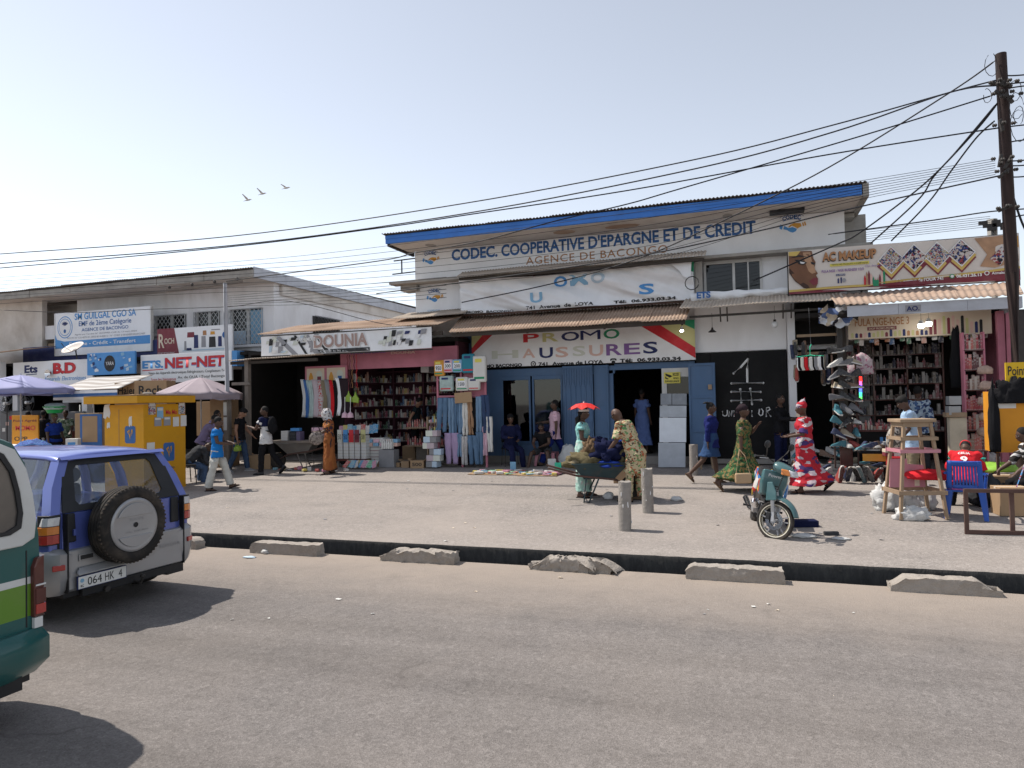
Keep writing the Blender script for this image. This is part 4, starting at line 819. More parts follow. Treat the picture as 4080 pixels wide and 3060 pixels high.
ap('tag', [(.22, .345), (.262, .345), (.262, .39), (.22, .39)], 'ink_navy', .016); at_txt('AC MAKEUP', .222, .26, .352, .382, 'ink_white', 0, .02); ap('brush_picture', [(.226, .18), (.233, .18), (.233, .3), (.226, .28)], 'ink_navy', .016); ap('brush_picture', [(.24, .18), (.245, .18), (.247, .31), (.239, .31)], 'ink_navy', .016); ap('mirror_picture', [(.256+.009*math.cos(k*.6), .24+.05*math.sin(k*.6)) for k in range(11)], 'ink_grey', .016)
for k in range(10): u = .345+.0095*k; ap('nail_picture', [(u, .1), (u+.008, .1), (u+.009, .25+.1*math.sin(k*.9)), (u+.004, .33+.1*math.sin(k*.9)), (u, .25+.1*math.sin(k*.9))], ['ink_red', 'skin_print2', 'ink_maroon', 'ink_peach', 'ink_green'][k % 5], .016+.0003*k)
ap('bottle_picture', [(.385, .06), (.41, .06), (.41, .2), (.385, .2)], 'ink_green', .022)
for i, u in enumerate((.467, .567, .665, .765)):
    for (r_, m_, o_, dy) in ((.062, 'ink_gold', .014, -.07), (.062, 'ink_maroon', .013, -.12), (.06, 'ink_white', .018, 0), (.054, 'goods_print' if i % 2 == 0 else 'goods_print2', .022, 0)):
        ap('product_picture', [(u-r_, .62+.02*i+dy), (u, .62+.02*i+dy-r_*5.2), (u+r_, .62+.02*i+dy), (u, .62+.02*i+dy+r_*5.2)], m_, o_)
ap('skin_picture', [(.82, .97), (.99, .99), (.995, .4), (.9, .3), (.84, .35), (.87, .6)], 'skin_print2', .014); ap('product_picture', [(.88, .5), (.93, .75), (.955, .6), (.92, .33)], 'goods_print2', .02)
ap('product_picture', [(.965, .7), (.995, .7), (.995, .95), (.965, .9)], 'ink_orange', .02)
at_txt("Avenue de l'OUA 741", .515, .685, .1, .18, 'ink_white', .03); at_txt('06.431.26.13', .74, .845, .13, .2, 'ink_white', .04); at_txt('Acmake', .885, .94, .15, .21, 'ink_white', .03); at_txt('D', .975, .985, .19, .245, 'ink_white', .04)
for u, v, m_ in ((.497, .145, 'ink_white'), (.723, .17, 'ink_green'), (.866, .19, 'ink_white')): ap('round_symbol', [(u+.011*math.cos(k*.5), v+.05*math.sin(k*.5)) for k in range(12)], m_, .02); ap('round_symbol', [(u+.007*math.cos(k*.5), v+.032*math.sin(k*.5)) for k in range(12)], 'ink_maroon' if m_ == 'ink_white' else 'ink_white', .024)
b = MB(); b.beam((.9, YA+.06, 4.42), (5.36, YA+.06, 4.42), .04, .04); b.beam((.9, YA+.06, 5.37), (5.36, YA+.06, 5.37), .04, .04)
for x in (.9, 2.4, 3.9, 5.36): b.beam((x, YA+.1, 4.3), (x, YA+.1, 5.4), .04, .04)
b.build('frame', 'iron', t, world=True)
# crumpled plastic sheet hanging under the corner of the roof
t = MB(); p0 = at(3260, 1215, 16.3); t.grid(lambda u, v: (p0.x+.75*u+.04*noise.noise((u*5, v*5, 1)), 16.3+.12*noise.noise((u*4, v*4, 9)), 3.98-.45*v*(1-.5*abs(u-.5))+.1*noise.noise((u*6, v*3, 4))), 16, 10)
t.build('plastic_sheet', pmat('torn_print', [(.6, .62, .66), (.02, .02, .03), (.5, .42, .32), (.62, .64, .68), (.1, .15, .3), (.03, .03, .03)], 7), None, smooth=True, label='crumpled printed plastic sheet hanging under the roof corner', cat='plastic sheet')
for (px, lbl) in ((3670, 'lit white bulb beside another at the beige sign, its neighbour farther along'), (3700, 'lit white bulb hanging closest to the middle of the beige sign')):
    p = at(px, 1295 if px < 3690 else 1288, 16.3); t = thing('hanging_bulb', lbl, 'bulb', p)
    MB().cyl(p+Vector((0, 0, .06)), p+Vector((0, 0, .3)), .006, n=6).build('cord', 'ink_black', t, world=True); MB().lathe([(.03, .1), (.05, .05), (.06, .02)], 10, p).build('cap', 'white_metal', t, world=True, smooth=True); MB().lathe([(.06, .02), (.062, -.03), (.045, -.06)], 12, p).build('globe', 'emit_bulb', t, world=True, smooth=True)
# ================================================================== vehicles
mat('car_blue', (.095, .13, .42), .3, .05, 2, metal=.25, spec=.5, coat=.7, dirt=.1, dcol=(.16, .15, .2), dscale=3)
mat('car_silver', (.32, .325, .34), .36, .05, 3, metal=.35, spec=.5, coat=.2, dirt=.25, dcol=(.3, .27, .24), dscale=4)
mat('rubber', (.022, .02, .019), .85, .2, 12, dirt=.4, dcol=(.14, .11, .085), dscale=6)
mat('tread', (.05, .042, .036), .95, .25, 20, dirt=.7, dcol=(.2, .155, .12), dscale=5)
mat('plastic_black', (.018, .019, .022), .5, .15, 5, dirt=.2, dcol=(.08, .075, .07))
mat('lamp_red', (.38, .03, .025), .2, .1, 20, spec=.6, coat=.5); mat('lamp_orange', (.62, .2, .03), .2, .1, 20, spec=.6, coat=.5); mat('lamp_clear', (.55, .56, .58), .15, .2, 30, spec=.7, coat=.6)
mat('plate_white', (.72, .72, .70), .5, .04); mat('seat_grey', (.10, .105, .12), .9, .15, 6); mat('chrome', (.75, .75, .76), .15, .02, metal=1)
glass('car_glass', (.78, .82, .84), .5)
def mirror_ring(h): return [Vector((x, z)) for x, z in h]+[Vector((-x, z)) for x, z in reversed(h)]
def body_loft(half_fn, ys, n_cap=True):
    b = MB(); rings = []
    for y in ys: rings.append([(p.x, y, p.y) for p in mirror_ring(half_fn(y))])
    return b.loft(rings)
def wheel(par, c, r, wd, axis='X', rimr=.62, name='wheel', cover=None, rimmat='car_silver', par_world=False):
    c = Vector(c); h = wd/2
    prof = [(r*.55, -h*.8), (r*.8, -h), (r*.93, -h*.97), (r, -h*.72), (r, -h*.3), (r*.975, -h*.27), (r*.975, -h*.2), (r, -h*.17), (r, h*.17), (r*.975, h*.2), (r*.975, h*.27), (r, h*.3), (r, h*.72), (r*.93, h*.97), (r*.8, h), (r*.55, h*.8)]
    w_ = MB().lathe(prof, 40, c, axis).build(name, 'rubber', par, smooth=True)
    MB().lathe([(.01, -h*.7), (r*rimr*.5, -h*.72), (r*rimr, -h*.6), (r*rimr, h*.6), (r*rimr*.5, h*.72), (.01, h*.7)], 28, c, axis).build('rim', rimmat, w_, smooth=True)
    return w_
# ---------------------------------------------------------------- blue car with spare wheel
suv = thing('parked_car', 'blue and silver off-road car with spare wheel on its tailgate', 'car', (-6.46, 5.9, 0), 86); suv.scale = (1.03, 1.03, 1.03)
def half(y):
    k = 1-.05*max(0, 1-y/.16)**2 if y < .16 else 1-.10*max(0, (y-3.0)/.7)**2
    top = 1.05 if y < 2.5 else 1.05-.12*min(1, (y-2.5)/1.1)
    return [(.70*k, .34), (.80*k, .40), (.845*k, .55), (.85*k, .74), (.842*k, .92), (.80*k, top-.01), (.70*k, top+.012)]
body_loft(half, [0, .02, .06, .16, .6, 1.2, 2.0, 2.5, 2.9, 3.3, 3.6, 3.7]).build('body', 'car_blue', suv, smooth=True, bevel=.015)
# roof with crown, pillars
def roof_pt(u, v):
    y = .17+1.98*v; hw = .595-.02*v; x = hw*(2*u-1); e = abs(2*u-1)
    z = 1.60+.05*math.sin(math.pi*min(1, .12+v*.75))-.055*e**3-.03*max(0, .08-v)/.08
    return (x, y, z)
MB().grid(roof_pt, 16, 20).build('roof', 'car_blue', suv, smooth=True, solid=.03, fix=False)
MB().loft([[(-.6, .2, 1.575), (-.6, .12, 1.57), (-.6, .16, 1.6)], [(.6, .2, 1.575), (.6, .12, 1.57), (.6, .16, 1.6)]]).build('spoiler_lip', 'car_blue', suv)
for s in (-1, 1):
    for (y0, y1, w0, w1) in ((.045, .22, .13, .12), (.95, .95, .09, .08), (1.62, 1.5, .07, .06), (2.72, 2.1, .07, .06)):
        p = MB(); a, b_ = Vector((s*.80, y0, 1.03)), Vector((s*.585, y1, 1.575))
        p.loft([[(a.x, a.y-w0*.4, a.z), (a.x, a.y+w0*.6, a.z), (a.x-s*.07, a.y+w0*.6, a.z), (a.x-s*.09, a.y-w0*.4, a.z)], [((a.x+b_.x)/2+s*.035, (a.y+b_.y)/2-w0*.4, (a.z+b_.z)/2), ((a.x+b_.x)/2+s*.035, (a.y+b_.y)/2+w0*.6, (a.z+b_.z)/2), ((a.x+b_.x)/2-s*.04, (a.y+b_.y)/2+w0*.6, (a.z+b_.z)/2), ((a.x+b_.x)/2-s*.06, (a.y+b_.y)/2-w0*.4, (a.z+b_.z)/2)], [(b_.x, b_.y-w1*.4, b_.z), (b_.x, b_.y+w1*.6, b_.z), (b_.x-s*.07, b_.y+w1*.6, b_.z), (b_.x-s*.09, b_.y-w1*.4, b_.z)]])
        p.build('pillar', 'car_blue', suv, smooth=True)
    # side panes
    for ya, yb in ((.2, .88), (1.02, 1.55), (1.68, 2.4)):
        MB().add([(s*.79, ya, 1.05), (s*.79, yb+(.22 if yb > 2 else 0), 1.05), (s*.585, yb-(.2 if yb > 2 else 0), 1.57), (s*.585, ya+.12, 1.57)], [(0, 1, 2, 3)]).build('side_window', 'car_glass', suv, solid=.006)
    MB().box2(s*.72-.012, s*.72+.012, -.001, .004, .7, 1.05).build('door_seam', 'plastic_black', suv)
# roof ditch line and tailgate
tg = MB().loft([[(-.69, -.012, .70), (.70, -.012, .70), (.685, .004, 1.06), (-.675, .004, 1.06)], [(-.69, .01, .70), (.70, .01, .70), (.685, .02, 1.06), (-.675, .02, 1.06)]]).build('tailgate', 'car_blue', suv, bevel=.008)
# rear window: black rim and pane
def rw(u, v, o_=0): hw = .685+(.565-.685)*v; return Vector((hw*(2*u-1), .012+.19*v-o_, 1.065+.50*v))
fr = MB(); o_ = [(0, 0), (1, 0), (1, 1), (0, 1)]; i_ = [(.10, .12), (.86, .12), (.86, .88), (.10, .88)]
inn = []
for (u, v), (du, dv) in zip(i_, ((1, 1), (-1, 1), (-1, -1), (1, -1))):
    inn += [(u, v+dv*.08), (u+du*.03, v)] if (du > 0) == (dv > 0) else [(u+du*.03, v), (u, v+dv*.08)]
fr.add([rw(*p, .02) for p in o_]+[rw(*p, .02) for p in inn], [(0, 1, 6, 5), (1, 6, 7), (1, 2, 8, 7), (2, 8, 9), (2, 3, 10, 9), (3, 10, 11), (3, 0, 4, 11), (0, 4, 5)])
rwn = fr.build('rear_window', 'plastic_black', tg, solid=.012, fix=False)
MB().add([rw(.03, .05, .012), rw(.97, .05, .012), rw(.97, .95, .012), rw(.03, .95, .012)], [(0, 1, 2, 3)]).build('rear_pane', 'car_glass', tg, solid=.004)
MB().tube([rw(.80, .04, .05), rw(.72, .14, .05), rw(.62, .12, .045)], .007, 5).build('wiper', 'plastic_black', tg)
# windscreen
MB().add([(-.74, 2.78, 1.04), (.74, 2.78, 1.04), (.57, 2.1, 1.58), (-.57, 2.1, 1.58)], [(0, 1, 2, 3)]).build('windscreen', 'car_glass', suv, solid=.006)
# silver bumper and lower tailgate
path = [(.865, .75), (.868, .3), (.862, .08), (.83, -.03), (.76, -.085), (.6, -.1), (.3, -.108), (0, -.11)]; path = path+[(-x, y) for x, y in reversed(path[:-1])]
rings = []
for x, y in path:
    s = 1 if x > 0 else -1; side = abs(x) > .84
    nx, ny = (s, 0) if side else ((s*.5, -.85) if abs(x) > .75 else (0, -1))
    corner = min(1, max(0, (abs(x)-.68)/.08)); base = -.035*(1-corner)
    rings.append([(x-nx*(.06-i_ if i_ < .06 else 0)-nx*base*-1*0, y-ny*(.07 if zz in (.29, .705) else (.03 if zz == .34 else 0))+(1-corner)*(.05 if not side else 0), zz+(.03*corner if zz > .6 else 0)) for zz, i_ in ((.29, .0), (.34, .03), (.45, .06), (.56, .06), (.66, .06), (.705, .02))])
    rings[-1] += [(x-nx*.12, y+.12, .70), (x-nx*.12, y+.12, .29)]
MB().loft(rings).build('bumper', 'car_silver', suv, smooth=True)
MB().loft([[(-.665, -.062, .32), (.68, -.062, .32), (.68, -.052, .70), (-.665, -.052, .70)], [(-.665, .0, .32), (.68, .0, .32), (.68, .0, .71), (-.665, .0, .71)]]).build('lower_tailgate', 'car_silver', tg, bevel=.012)
for x in (-.672, .687): MB().box2(x-.006, x+.006, -.075, .0, .3, 1.06).build('door_seam', 'plastic_black', suv)
# lamps
for s, nm in ((-1, 'left'), (1, 'right')):
    pl_ = [(.725, -.03), (.79, -.028), (.832, -.008), (.856, .03), (.862, .1)]; lp = MB().loft([[(s*x, y, .78) for x, y in pl_]+[(s*x*.95, y+.06, .78) for x, y in reversed(pl_)], [(s*x*.985, y, 1.06) for x, y in pl_]+[(s*x*.95, y+.06, 1.06) for x, y in reversed(pl_)]]).build('tail_lamp', 'plastic_black', suv, bevel=.004)
    for z0, z1, m_ in ((.79, .875, 'lamp_red'), (.88, .955, 'lamp_orange'), (.96, 1.04, 'lamp_clear')):
        pl_ = [(.735, -.036), (.79, -.032), (.835, -.01), (.862, .03), (.868 if z1 < 1 else .85, .09)]; MB().loft([[(s*x, y, z0) for x, y in pl_]+[(s*x*.96, y+.05, z0) for x, y in reversed(pl_)], [(s*x*(1 if z1 < 1 else .985), y, z1) for x, y in pl_]+[(s*x*.96, y+.05, z1) for x, y in reversed(pl_)]]).build('lens', m_, lp, bevel=.005)
    MB().loft([[(s*.555, -.03, .78), (s*.665, -.03, .78), (s*.66, -.024, 1.05), (s*.565, -.024, 1.05)], [(s*.55, 0, .77), (s*.67, 0, .77), (s*.665, 0, 1.06), (s*.56, 0, 1.06)]]).build('black_panel', 'plastic_black', tg, bevel=.015)
    MB().loft([[(s*.72, -.105, .535), (s*.82, -.06, .535), (s*.82, -.06, .59), (s*.72, -.105, .59)], [(s*.72, -.06, .535), (s*.80, -.02, .535), (s*.80, -.02, .59), (s*.72, -.06, .59)]]).build('reflector', 'lamp_red', suv, bevel=.008)
MB().box2(-.60, -.575, -.05, -.03, .84, .9).build('door_handle', 'car_blue', tg)
MB().box2(-.56, -.40, -.068, -.06, .585, .65).build('fog_lamp_recess', 'car_silver', tg, bevel=.004); MB().box2(-.545, -.415, -.0715, -.0685, .597, .638).build('fog_lamp', 'plastic_black', tg)
# number plate in its recess
MB().loft([[(-.6, -.07, .47), (.08, -.07, .47), (.12, -.07, .50), (-.57, -.07, .50)], [(-.6, -.115, .455), (.0, -.115, .455), (.04, -.075, .53), (-.57, -.075, .53)]]).build('plate_shelf', 'car_silver', tg, bevel=.012)
pl = MB().box2(-.60, -.07, -.10, -.085, .318, .445).build('number_plate', 'ink_navy', suv); MB().box2(-.593, -.077, -.104, -.1005, .325, .438).build('plate_face', 'plate_white', pl)
def _st(s, x0, x1, z0, z1, y, m_, bold, par):
    me = text_mesh(s, bold); a = [v.co.x for v in me.vertices]; c = [v.co.y for v in me.vertices]; a0, a1, c0, c1 = min(a), max(a), min(c), max(c)
    for v in me.vertices: v.co = Vector((x0+(x1-x0)*(v.co.x-a0)/(a1-a0), y, z0+(z1-z0)*(v.co.y-c0)/(c1-c0)))
    me.materials.append(MC[m_] if isinstance(m_, str) else m_); o = bpy.data.objects.new('lettering', me); place(o, me, par, False)
_st('064', -.50, -.35, .342, .42, -.1065, 'ink_black', .0, pl); _st('HK', -.315, -.215, .342, .42, -.1065, 'ink_black', .0, pl); _st('4', -.165, -.125, .342, .42, -.1065, 'ink_black', .0, pl); _st('RC', -.572, -.54, .337, .36, -.1065, 'ink_black', .02, pl)
MB().lathe([(.02, -.1045), (.02, -.1062)], 12, (-.556, 0, .40), 'Y').build('plate_seal', 'ink_faded', pl)
_st('TOYOTA', .36, .645, .52, .56, -.0635, mat('emboss', (.30, .30, .31), .45, .05, metal=.35), .0, tg); _st('4WD', .62, .68, .98, 1.01, -.016, 'chrome', .02, tg)
# spare wheel
sp_ = MB().lathe([(0.224, -.03), (0.336, -.045), (0.3976, -.07), (0.42, -.10), (0.42, -.135), (0.4122, -.137), (0.4122, -.147), (0.42, -.149), (0.42, -.178), (0.4122, -.18), (0.4122, -.19), (0.42, -.192), (0.42, -.222), (0.4122, -.224), (0.4122, -.234), (0.4189, -.236), (0.4166, -.262), (0.392, -.288), (0.3416, -.296), (0.3024, -.285), (0.2912, -.27)], 56, (-.1, 0, .875), 'Y').build('spare_wheel', 'rubber', tg, smooth=True)
b = MB()
for k in range(56):
    t = 2*math.pi*k/56; c = Vector((math.cos(t), 0, math.sin(t)))
    b.beam(Vector((-.1, 0, .875))+c*.41+Vector((0, -.24, 0)), Vector((-.1, 0, .875))+c*.414+Vector((0, -.275, 0)), .02, .014, up=c)
b.build('tread_blocks', 'tread', sp_, kind='stuff'); sp_.scale = (.93,)*3; sp_.location = (-.007, 0, .061)
cv = MB().lathe([(0.2934, -.26), (0.2934, -.285), (0.28, -.294), (0.2632, -.296), (0.2464, -.291), (0.0224, -.297), (0.0056, -.297)], 48, (-.1, 0, .875), 'Y').build('wheel_cover', 'car_silver', sp_, smooth=True)
for zz, sg in ((.10, 1), (-.12, -1)):
    pts = [(-.1+.24*math.cos(t), .875+.24*math.sin(t)) for t in [math.asin(abs(zz)/.24)+(math.pi-2*math.asin(abs(zz)/.24))*k/10 for k in range(11)]]
    pts = [(x, .875+sg*(z-.875)) for x, z in pts]; MB().prism(pts, -.303, -.292).build('raised_segment', 'car_silver', cv, bevel=.004)
MB().lathe([(0.028, -.30), (0.028, -.303), (0.01792, -.304), (0.01792, -.292)], 16, (-.1, 0, .875), 'Y').build('lock', 'plastic_black', cv)
_st('RAV4', -.17, .0, .92, .95, -.299, 'emboss', 0, cv); _st('FULL TIME 4WD', -.22, .06, .795, .815, -.299, 'emboss', 0, cv)
# underside, hitch, exhaust, wheels, seats, driver's headrest
MB().box2(-.66, .66, .02, 3.4, .24, .36).build('underbody', 'plastic_black', suv); MB().box2(.5, .72, -.02, .2, .20, .31).build('mud_guard', 'plastic_black', suv); MB().box2(-.5, .55, -.03, .1, .22, .31).build('tow_bar', 'plastic_black', suv, bevel=.01)
MB().tube([(.08, .0, .25), (.08, -.12, .22), (.08, -.15, .27)], .014, 8).build('tow_hitch', 'iron', suv); MB().ell((.08, -.15, .30), .026).build('tow_ball', 'iron', suv, smooth=True); MB().cyl((-.25, .3, .26), (-.25, -.06, .24), .03).build('exhaust', 'iron', suv)
for y in (.72, 2.95):
    for s in (-1, 1): wheel(suv, (s*.745, y, .345), .345, .22)
for x in (-.33, .33):
    MB().loft([[(x-.2, 1.45, .6), (x+.2, 1.45, .6), (x+.2, 1.62, .6), (x-.2, 1.62, .6)], [(x-.22, 1.4, .95), (x+.22, 1.4, .95), (x+.22, 1.55, .95), (x-.22, 1.55, .95)], [(x-.15, 1.33, 1.2), (x+.15, 1.33, 1.2), (x+.15, 1.43, 1.2), (x-.15, 1.43, 1.2)]]).build('seat', 'seat_grey', suv, bevel=.04, smooth=True)
    MB().ell((x, 1.33, 1.30), (.135, .06, .10)).build('headrest', 'seat_grey', suv, smooth=True)
MB().loft([[(-.6, .55, .6), (.6, .55, .6), (.6, .7, .6), (-.6, .7, .6)], [(-.58, .45, 1.06), (.58, .45, 1.06), (.58, .55, 1.06), (-.58, .55, 1.06)]]).build('rear_seat', 'seat_grey', suv, bevel=.03)
MB().box2(-.72, .72, 2.4, 2.75, .9, 1.07).build('dashboard', 'seat_grey', suv, bevel=.03)

# ---------------------------------------------------------------- green and white minibus
m, nt, b = newmat('van_paint'); v = _coord(nt, 'Object'); sx = nt.nodes.new("ShaderNodeSeparateXYZ"); nt.links.new(v, sx.inputs[0])
z = _math(nt, 'DIVIDE', sx.outputs[2], 2.0)
TEAL, LIME, WHT = (.004, .085, .082), (.10, .23, .012), (.60, .61, .60)
c = _ramp(nt, z, [(0, TEAL), (.21, WHT), (.232, TEAL), (.333, LIME), (.445, WHT), (.467, TEAL)], True)
d = _ramp(nt, _noise(nt, 3, 8, v, .65), [(.5, (0, 0, 0)), (.8, (.25,)*3)]); c = _mix(nt, d, c, (.25, .2, .15))
nt.links.new(c, b.inputs['Base Color']); b.inputs['Roughness'].default_value = .38; b.inputs['Coat Weight'].default_value = .3
mat('teal_paint', TEAL, .35, .1, 3, coat=.4, dirt=.25, dcol=(.1, .12, .11)); mat('van_white', WHT, .45, .06, 3, dirt=.3, dcol=(.4, .36, .3)); mat('dusty_pane', (.10, .09, .082), .18, .35, 1.2, spec=.6, dirt=.6, dcol=(.2, .17, .14), dscale=1.4)
mat('lamp_brown', (.10, .03, .025), .3, .3, 8, coat=.3)
van = thing('minibus', 'green minibus with white and lime stripes, cut by the frame edge', 'minibus', (-4.82, 2.86, 0), 90); van.scale = (1.02, 1.02, 1.025)
def vhalf(y):
    k = 1-.06*max(0, 1-y/.25)**2 if y < .25 else 1; zk = 1-.025*max(0, 1-y/.4)**2 if y < .4 else 1
    return [(.78*k, .32), (.83*k, .42), (.85*k, .62), (.855*k, .95), (.842*k, 1.22), (.80*k, 1.52*zk), (.74*k, 1.76*zk), (.65*k, 1.90*zk), (.48*k, 1.965*zk), (.2*k, 1.985*zk)]
body_loft(vhalf, [-.0, .015, .05, .12, .25, .4, 1.0, 2.0, 3.0, 3.8, 4.2, 4.3]).build('body', 'van_paint', van, smooth=True)
# white surround and window of the rear door
def vo(s, k): return [(-s*.70, 1.17), (-s*.2, 1.16), (s*.2, 1.16), (s*.66, 1.16), (s*.745, 1.2), (s*.76, 1.32), (s*.735, 1.5), (s*.69, 1.68), (s*.61, 1.815), (s*.48, 1.875), (s*.2, 1.9), (-s*.2, 1.9), (-s*.48, 1.875), (-s*.61, 1.815), (-s*.69, 1.68), (-s*.735, 1.5), (-s*.76, 1.32), (-s*.745, 1.2)]
out = vo(1, 0); inn = [(x*.865, 1.25+(z-1.16)*.825) for x, z in out]
b = MB(); n = len(out); yf = lambda x, z: -.018
b.add([(x, -.016, z) for x, z in out]+[(x, -.016, z) for x, z in inn], [(i, (i+1) % n, (i+1) % n+n, i+n) for i in range(n)]); b.build('window_surround', 'van_white', van, solid=.03, bevel=.01)
ru = [(x*.985, 1.25+(z-1.16)*.825) for x, z in inn]; b = MB(); inn2 = [(x*.95, 1.54+(z-1.54)*.92) for x, z in inn]
b.add([(x, -.028, z) for x, z in inn]+[(x, -.028, z) for x, z in inn2], [(i, (i+1) % n, (i+1) % n+n, i+n) for i in range(n)]); b.build('window_seal', 'plastic_black', van, solid=.02)
MB().add([(x, -.022, z) for x, z in inn], [tuple(range(n))]).build('rear_pane', 'dusty_pane', van, solid=.004)
for s in (-1, 1):
    tl = MB().loft([[(s*.87, .12, .68), (s*.82, -.03, .66), (s*.735, -.035, .66), (s*.735, -.035, 1.0), (s*.76, -.035, 1.06), (s*.82, -.03, 1.07), (s*.868, .12, 1.05)], [(s*.85, .16, .68), (s*.82, .03, .66), (s*.735, .03, .66), (s*.735, .03, 1.0), (s*.76, .03, 1.06), (s*.82, .03, 1.07), (s*.85, .16, 1.05)]]).build('tail_lamp', 'lamp_brown', van, bevel=.008)
    for z0, z1, m_ in ((.68, .745, 'lamp_red'), (.75, .85, 'lamp_brown'), (.87, .88, 'van_white')): MB().box2(min(s*.745, s*.815), max(s*.745, s*.815), -.041, -.03, z0, z1).build('lens', m_, tl)
    for y in (1.0, 3.4): wheel(van, (s*.74, y, .32), .32, .2)
    MB().box2(min(s*.74, s*.8), max(s*.74, s*.8), -.03, -.005, .585, .655).build('white_patch', 'van_white', van)
MB().box2(.70, .71, -.002, .01, .6, 1.12).build('door_seam', 'plastic_black', van); MB().box2(-.71, -.70, -.002, .01, .6, 1.12).build('door_seam', 'plastic_black', van)
path = [(.9, .55), (.905, .2), (.89, .05), (.83, -.06), (.6, -.1), (0, -.12)]; path = path+[(-x, y) for x, y in reversed(path[:-1])]; rings = []
for x, y in path:
    s = 1 if x > 0 else (-1 if x < 0 else 0); k = .05
    rings.append([(x-s*k*(1.2 if i == 0 else (.1 if i in (1, 2) else .7)), y+(.07 if i == 0 else (0 if i in (1, 2) else .045)), zz) for i, zz in enumerate((.28, .37, .52, .585))]+[(x*.86, y+.13, .58), (x*.86, y+.13, .28)])
MB().loft(rings).build('bumper', 'teal_paint', van, smooth=True)
MB().box2(-.8, .8, .1, 4.2, .2, .34).build('underbody', 'plastic_black', van); MB().box2(.5, .66, -.02, .2, .2, .29).build('mud_flap', 'plastic_black', van)

# ---------------------------------------------------------------- small motorcycle on its stand
mat('moto_green', (.055, .13, .14), .3, .08, 4, coat=.5, dirt=.2, dcol=(.2, .18, .15)); mat('moto_blue', (.03, .16, .42), .35, .1, 4, coat=.4); pmat('moto_decal', [(.5, .05, .03), (.6, .4, .03), (.03, .16, .42), (.6, .58, .55), (.03, .16, .42)], 9, .35)
mo = thing('motorcycle', 'small green motorcycle leaning on its side stand in the open yard', 'motorcycle', gp(3044, 2146), 0)
mo.scale = (1.06,)*3; mo.rotation_euler = (0, R(13), R(6)); WM[mo] = Matrix.Identity(4)
# forward is -Y, origin under the front wheel; steering group turned
ST = Matrix.Translation((0, .12, 0)) @ Matrix.Rotation(R(54), 4, 'Z') @ Matrix.Translation((0, -.12, 0))
def stb(b): b.v = [tuple(ST @ Vector(p)) for p in b.v]; return b
r_ = .252
fw = stb(MB().lathe([(r_-.045, -.02), (r_-.03, -.028), (r_-.01, -.026), (r_, -.01), (r_, .01), (r_-.01, .026), (r_-.03, .028), (r_-.045, .02)], 44, (0, 0, r_), 'X', cap=False)).build('front_wheel', 'rubber', mo, smooth=True)
stb(MB().lathe([(r_-.052, -.024), (r_-.04, -.026), (r_-.04, .026), (r_-.052, .024), (r_-.07, .016), (r_-.07, -.016)], 40, (0, 0, r_), 'X', cap=False)).build('rim', mat('rim_cream', (.62, .58, .48), .45, .1, 5), fw, smooth=True)
for k in range(5):
    t = 2*math.pi*k/5+.3; c = Vector((0, math.cos(t), math.sin(t))); d = Vector((0, -math.sin(t), math.cos(t)))
    for s in (-1, 1): stb(MB().beam(Vector((0, 0, r_))+c*.04+d*s*.012, Vector((0, 0, r_))+c*(r_-.06)+d*s*.04, .014, .022, up=(1, 0, 0))).build('spoke', 'car_silver', fw)
stb(MB().lathe([(.07, -.035), (.118, -.035), (.118, -.03), (.07, -.03)], 32, (0, 0, r_), 'X', cap=False)).build('brake_disc', 'chrome', fw); stb(MB().cyl((-.07, 0, r_), (.07, 0, r_), .035, n=14)).build('hub', 'car_silver', fw)
for s in (-1, 1): stb(MB().tube([(s*.068, 0, r_-.01), (s*.068, .06, .5), (s*.065, .13, .72)], [.022, .026, .026], 10)).build('fork_leg', 'car_silver', mo, smooth=True)
stb(MB().box((-.07, .07, .30), (.04, .06, .1))).build('brake_caliper', 'plastic_black', mo, bevel=.01)
stb(MB().grid(lambda u, v: ((.085-.03*u)*(2*v-1), -(r_+.025+.035*(1-(2*v-1)**2))*math.cos(R(22)+R(100)*(1-u)), r_+(r_+.035+.035*(1-(2*v-1)**2))*math.sin(R(22)+R(100)*(1-u))), 22, 6)).build('front_fender', 'moto_green', mo, smooth=True, solid=.006)
for s in (-1, 1): stb(MB().prism([(.0, .52), (.14, .48), (.17, .72), (.1, .74), (.02, .62)], s*.085-.012, s*.085+.012, 'yz')).build('fork_cover', 'moto_green', mo, bevel=.01)
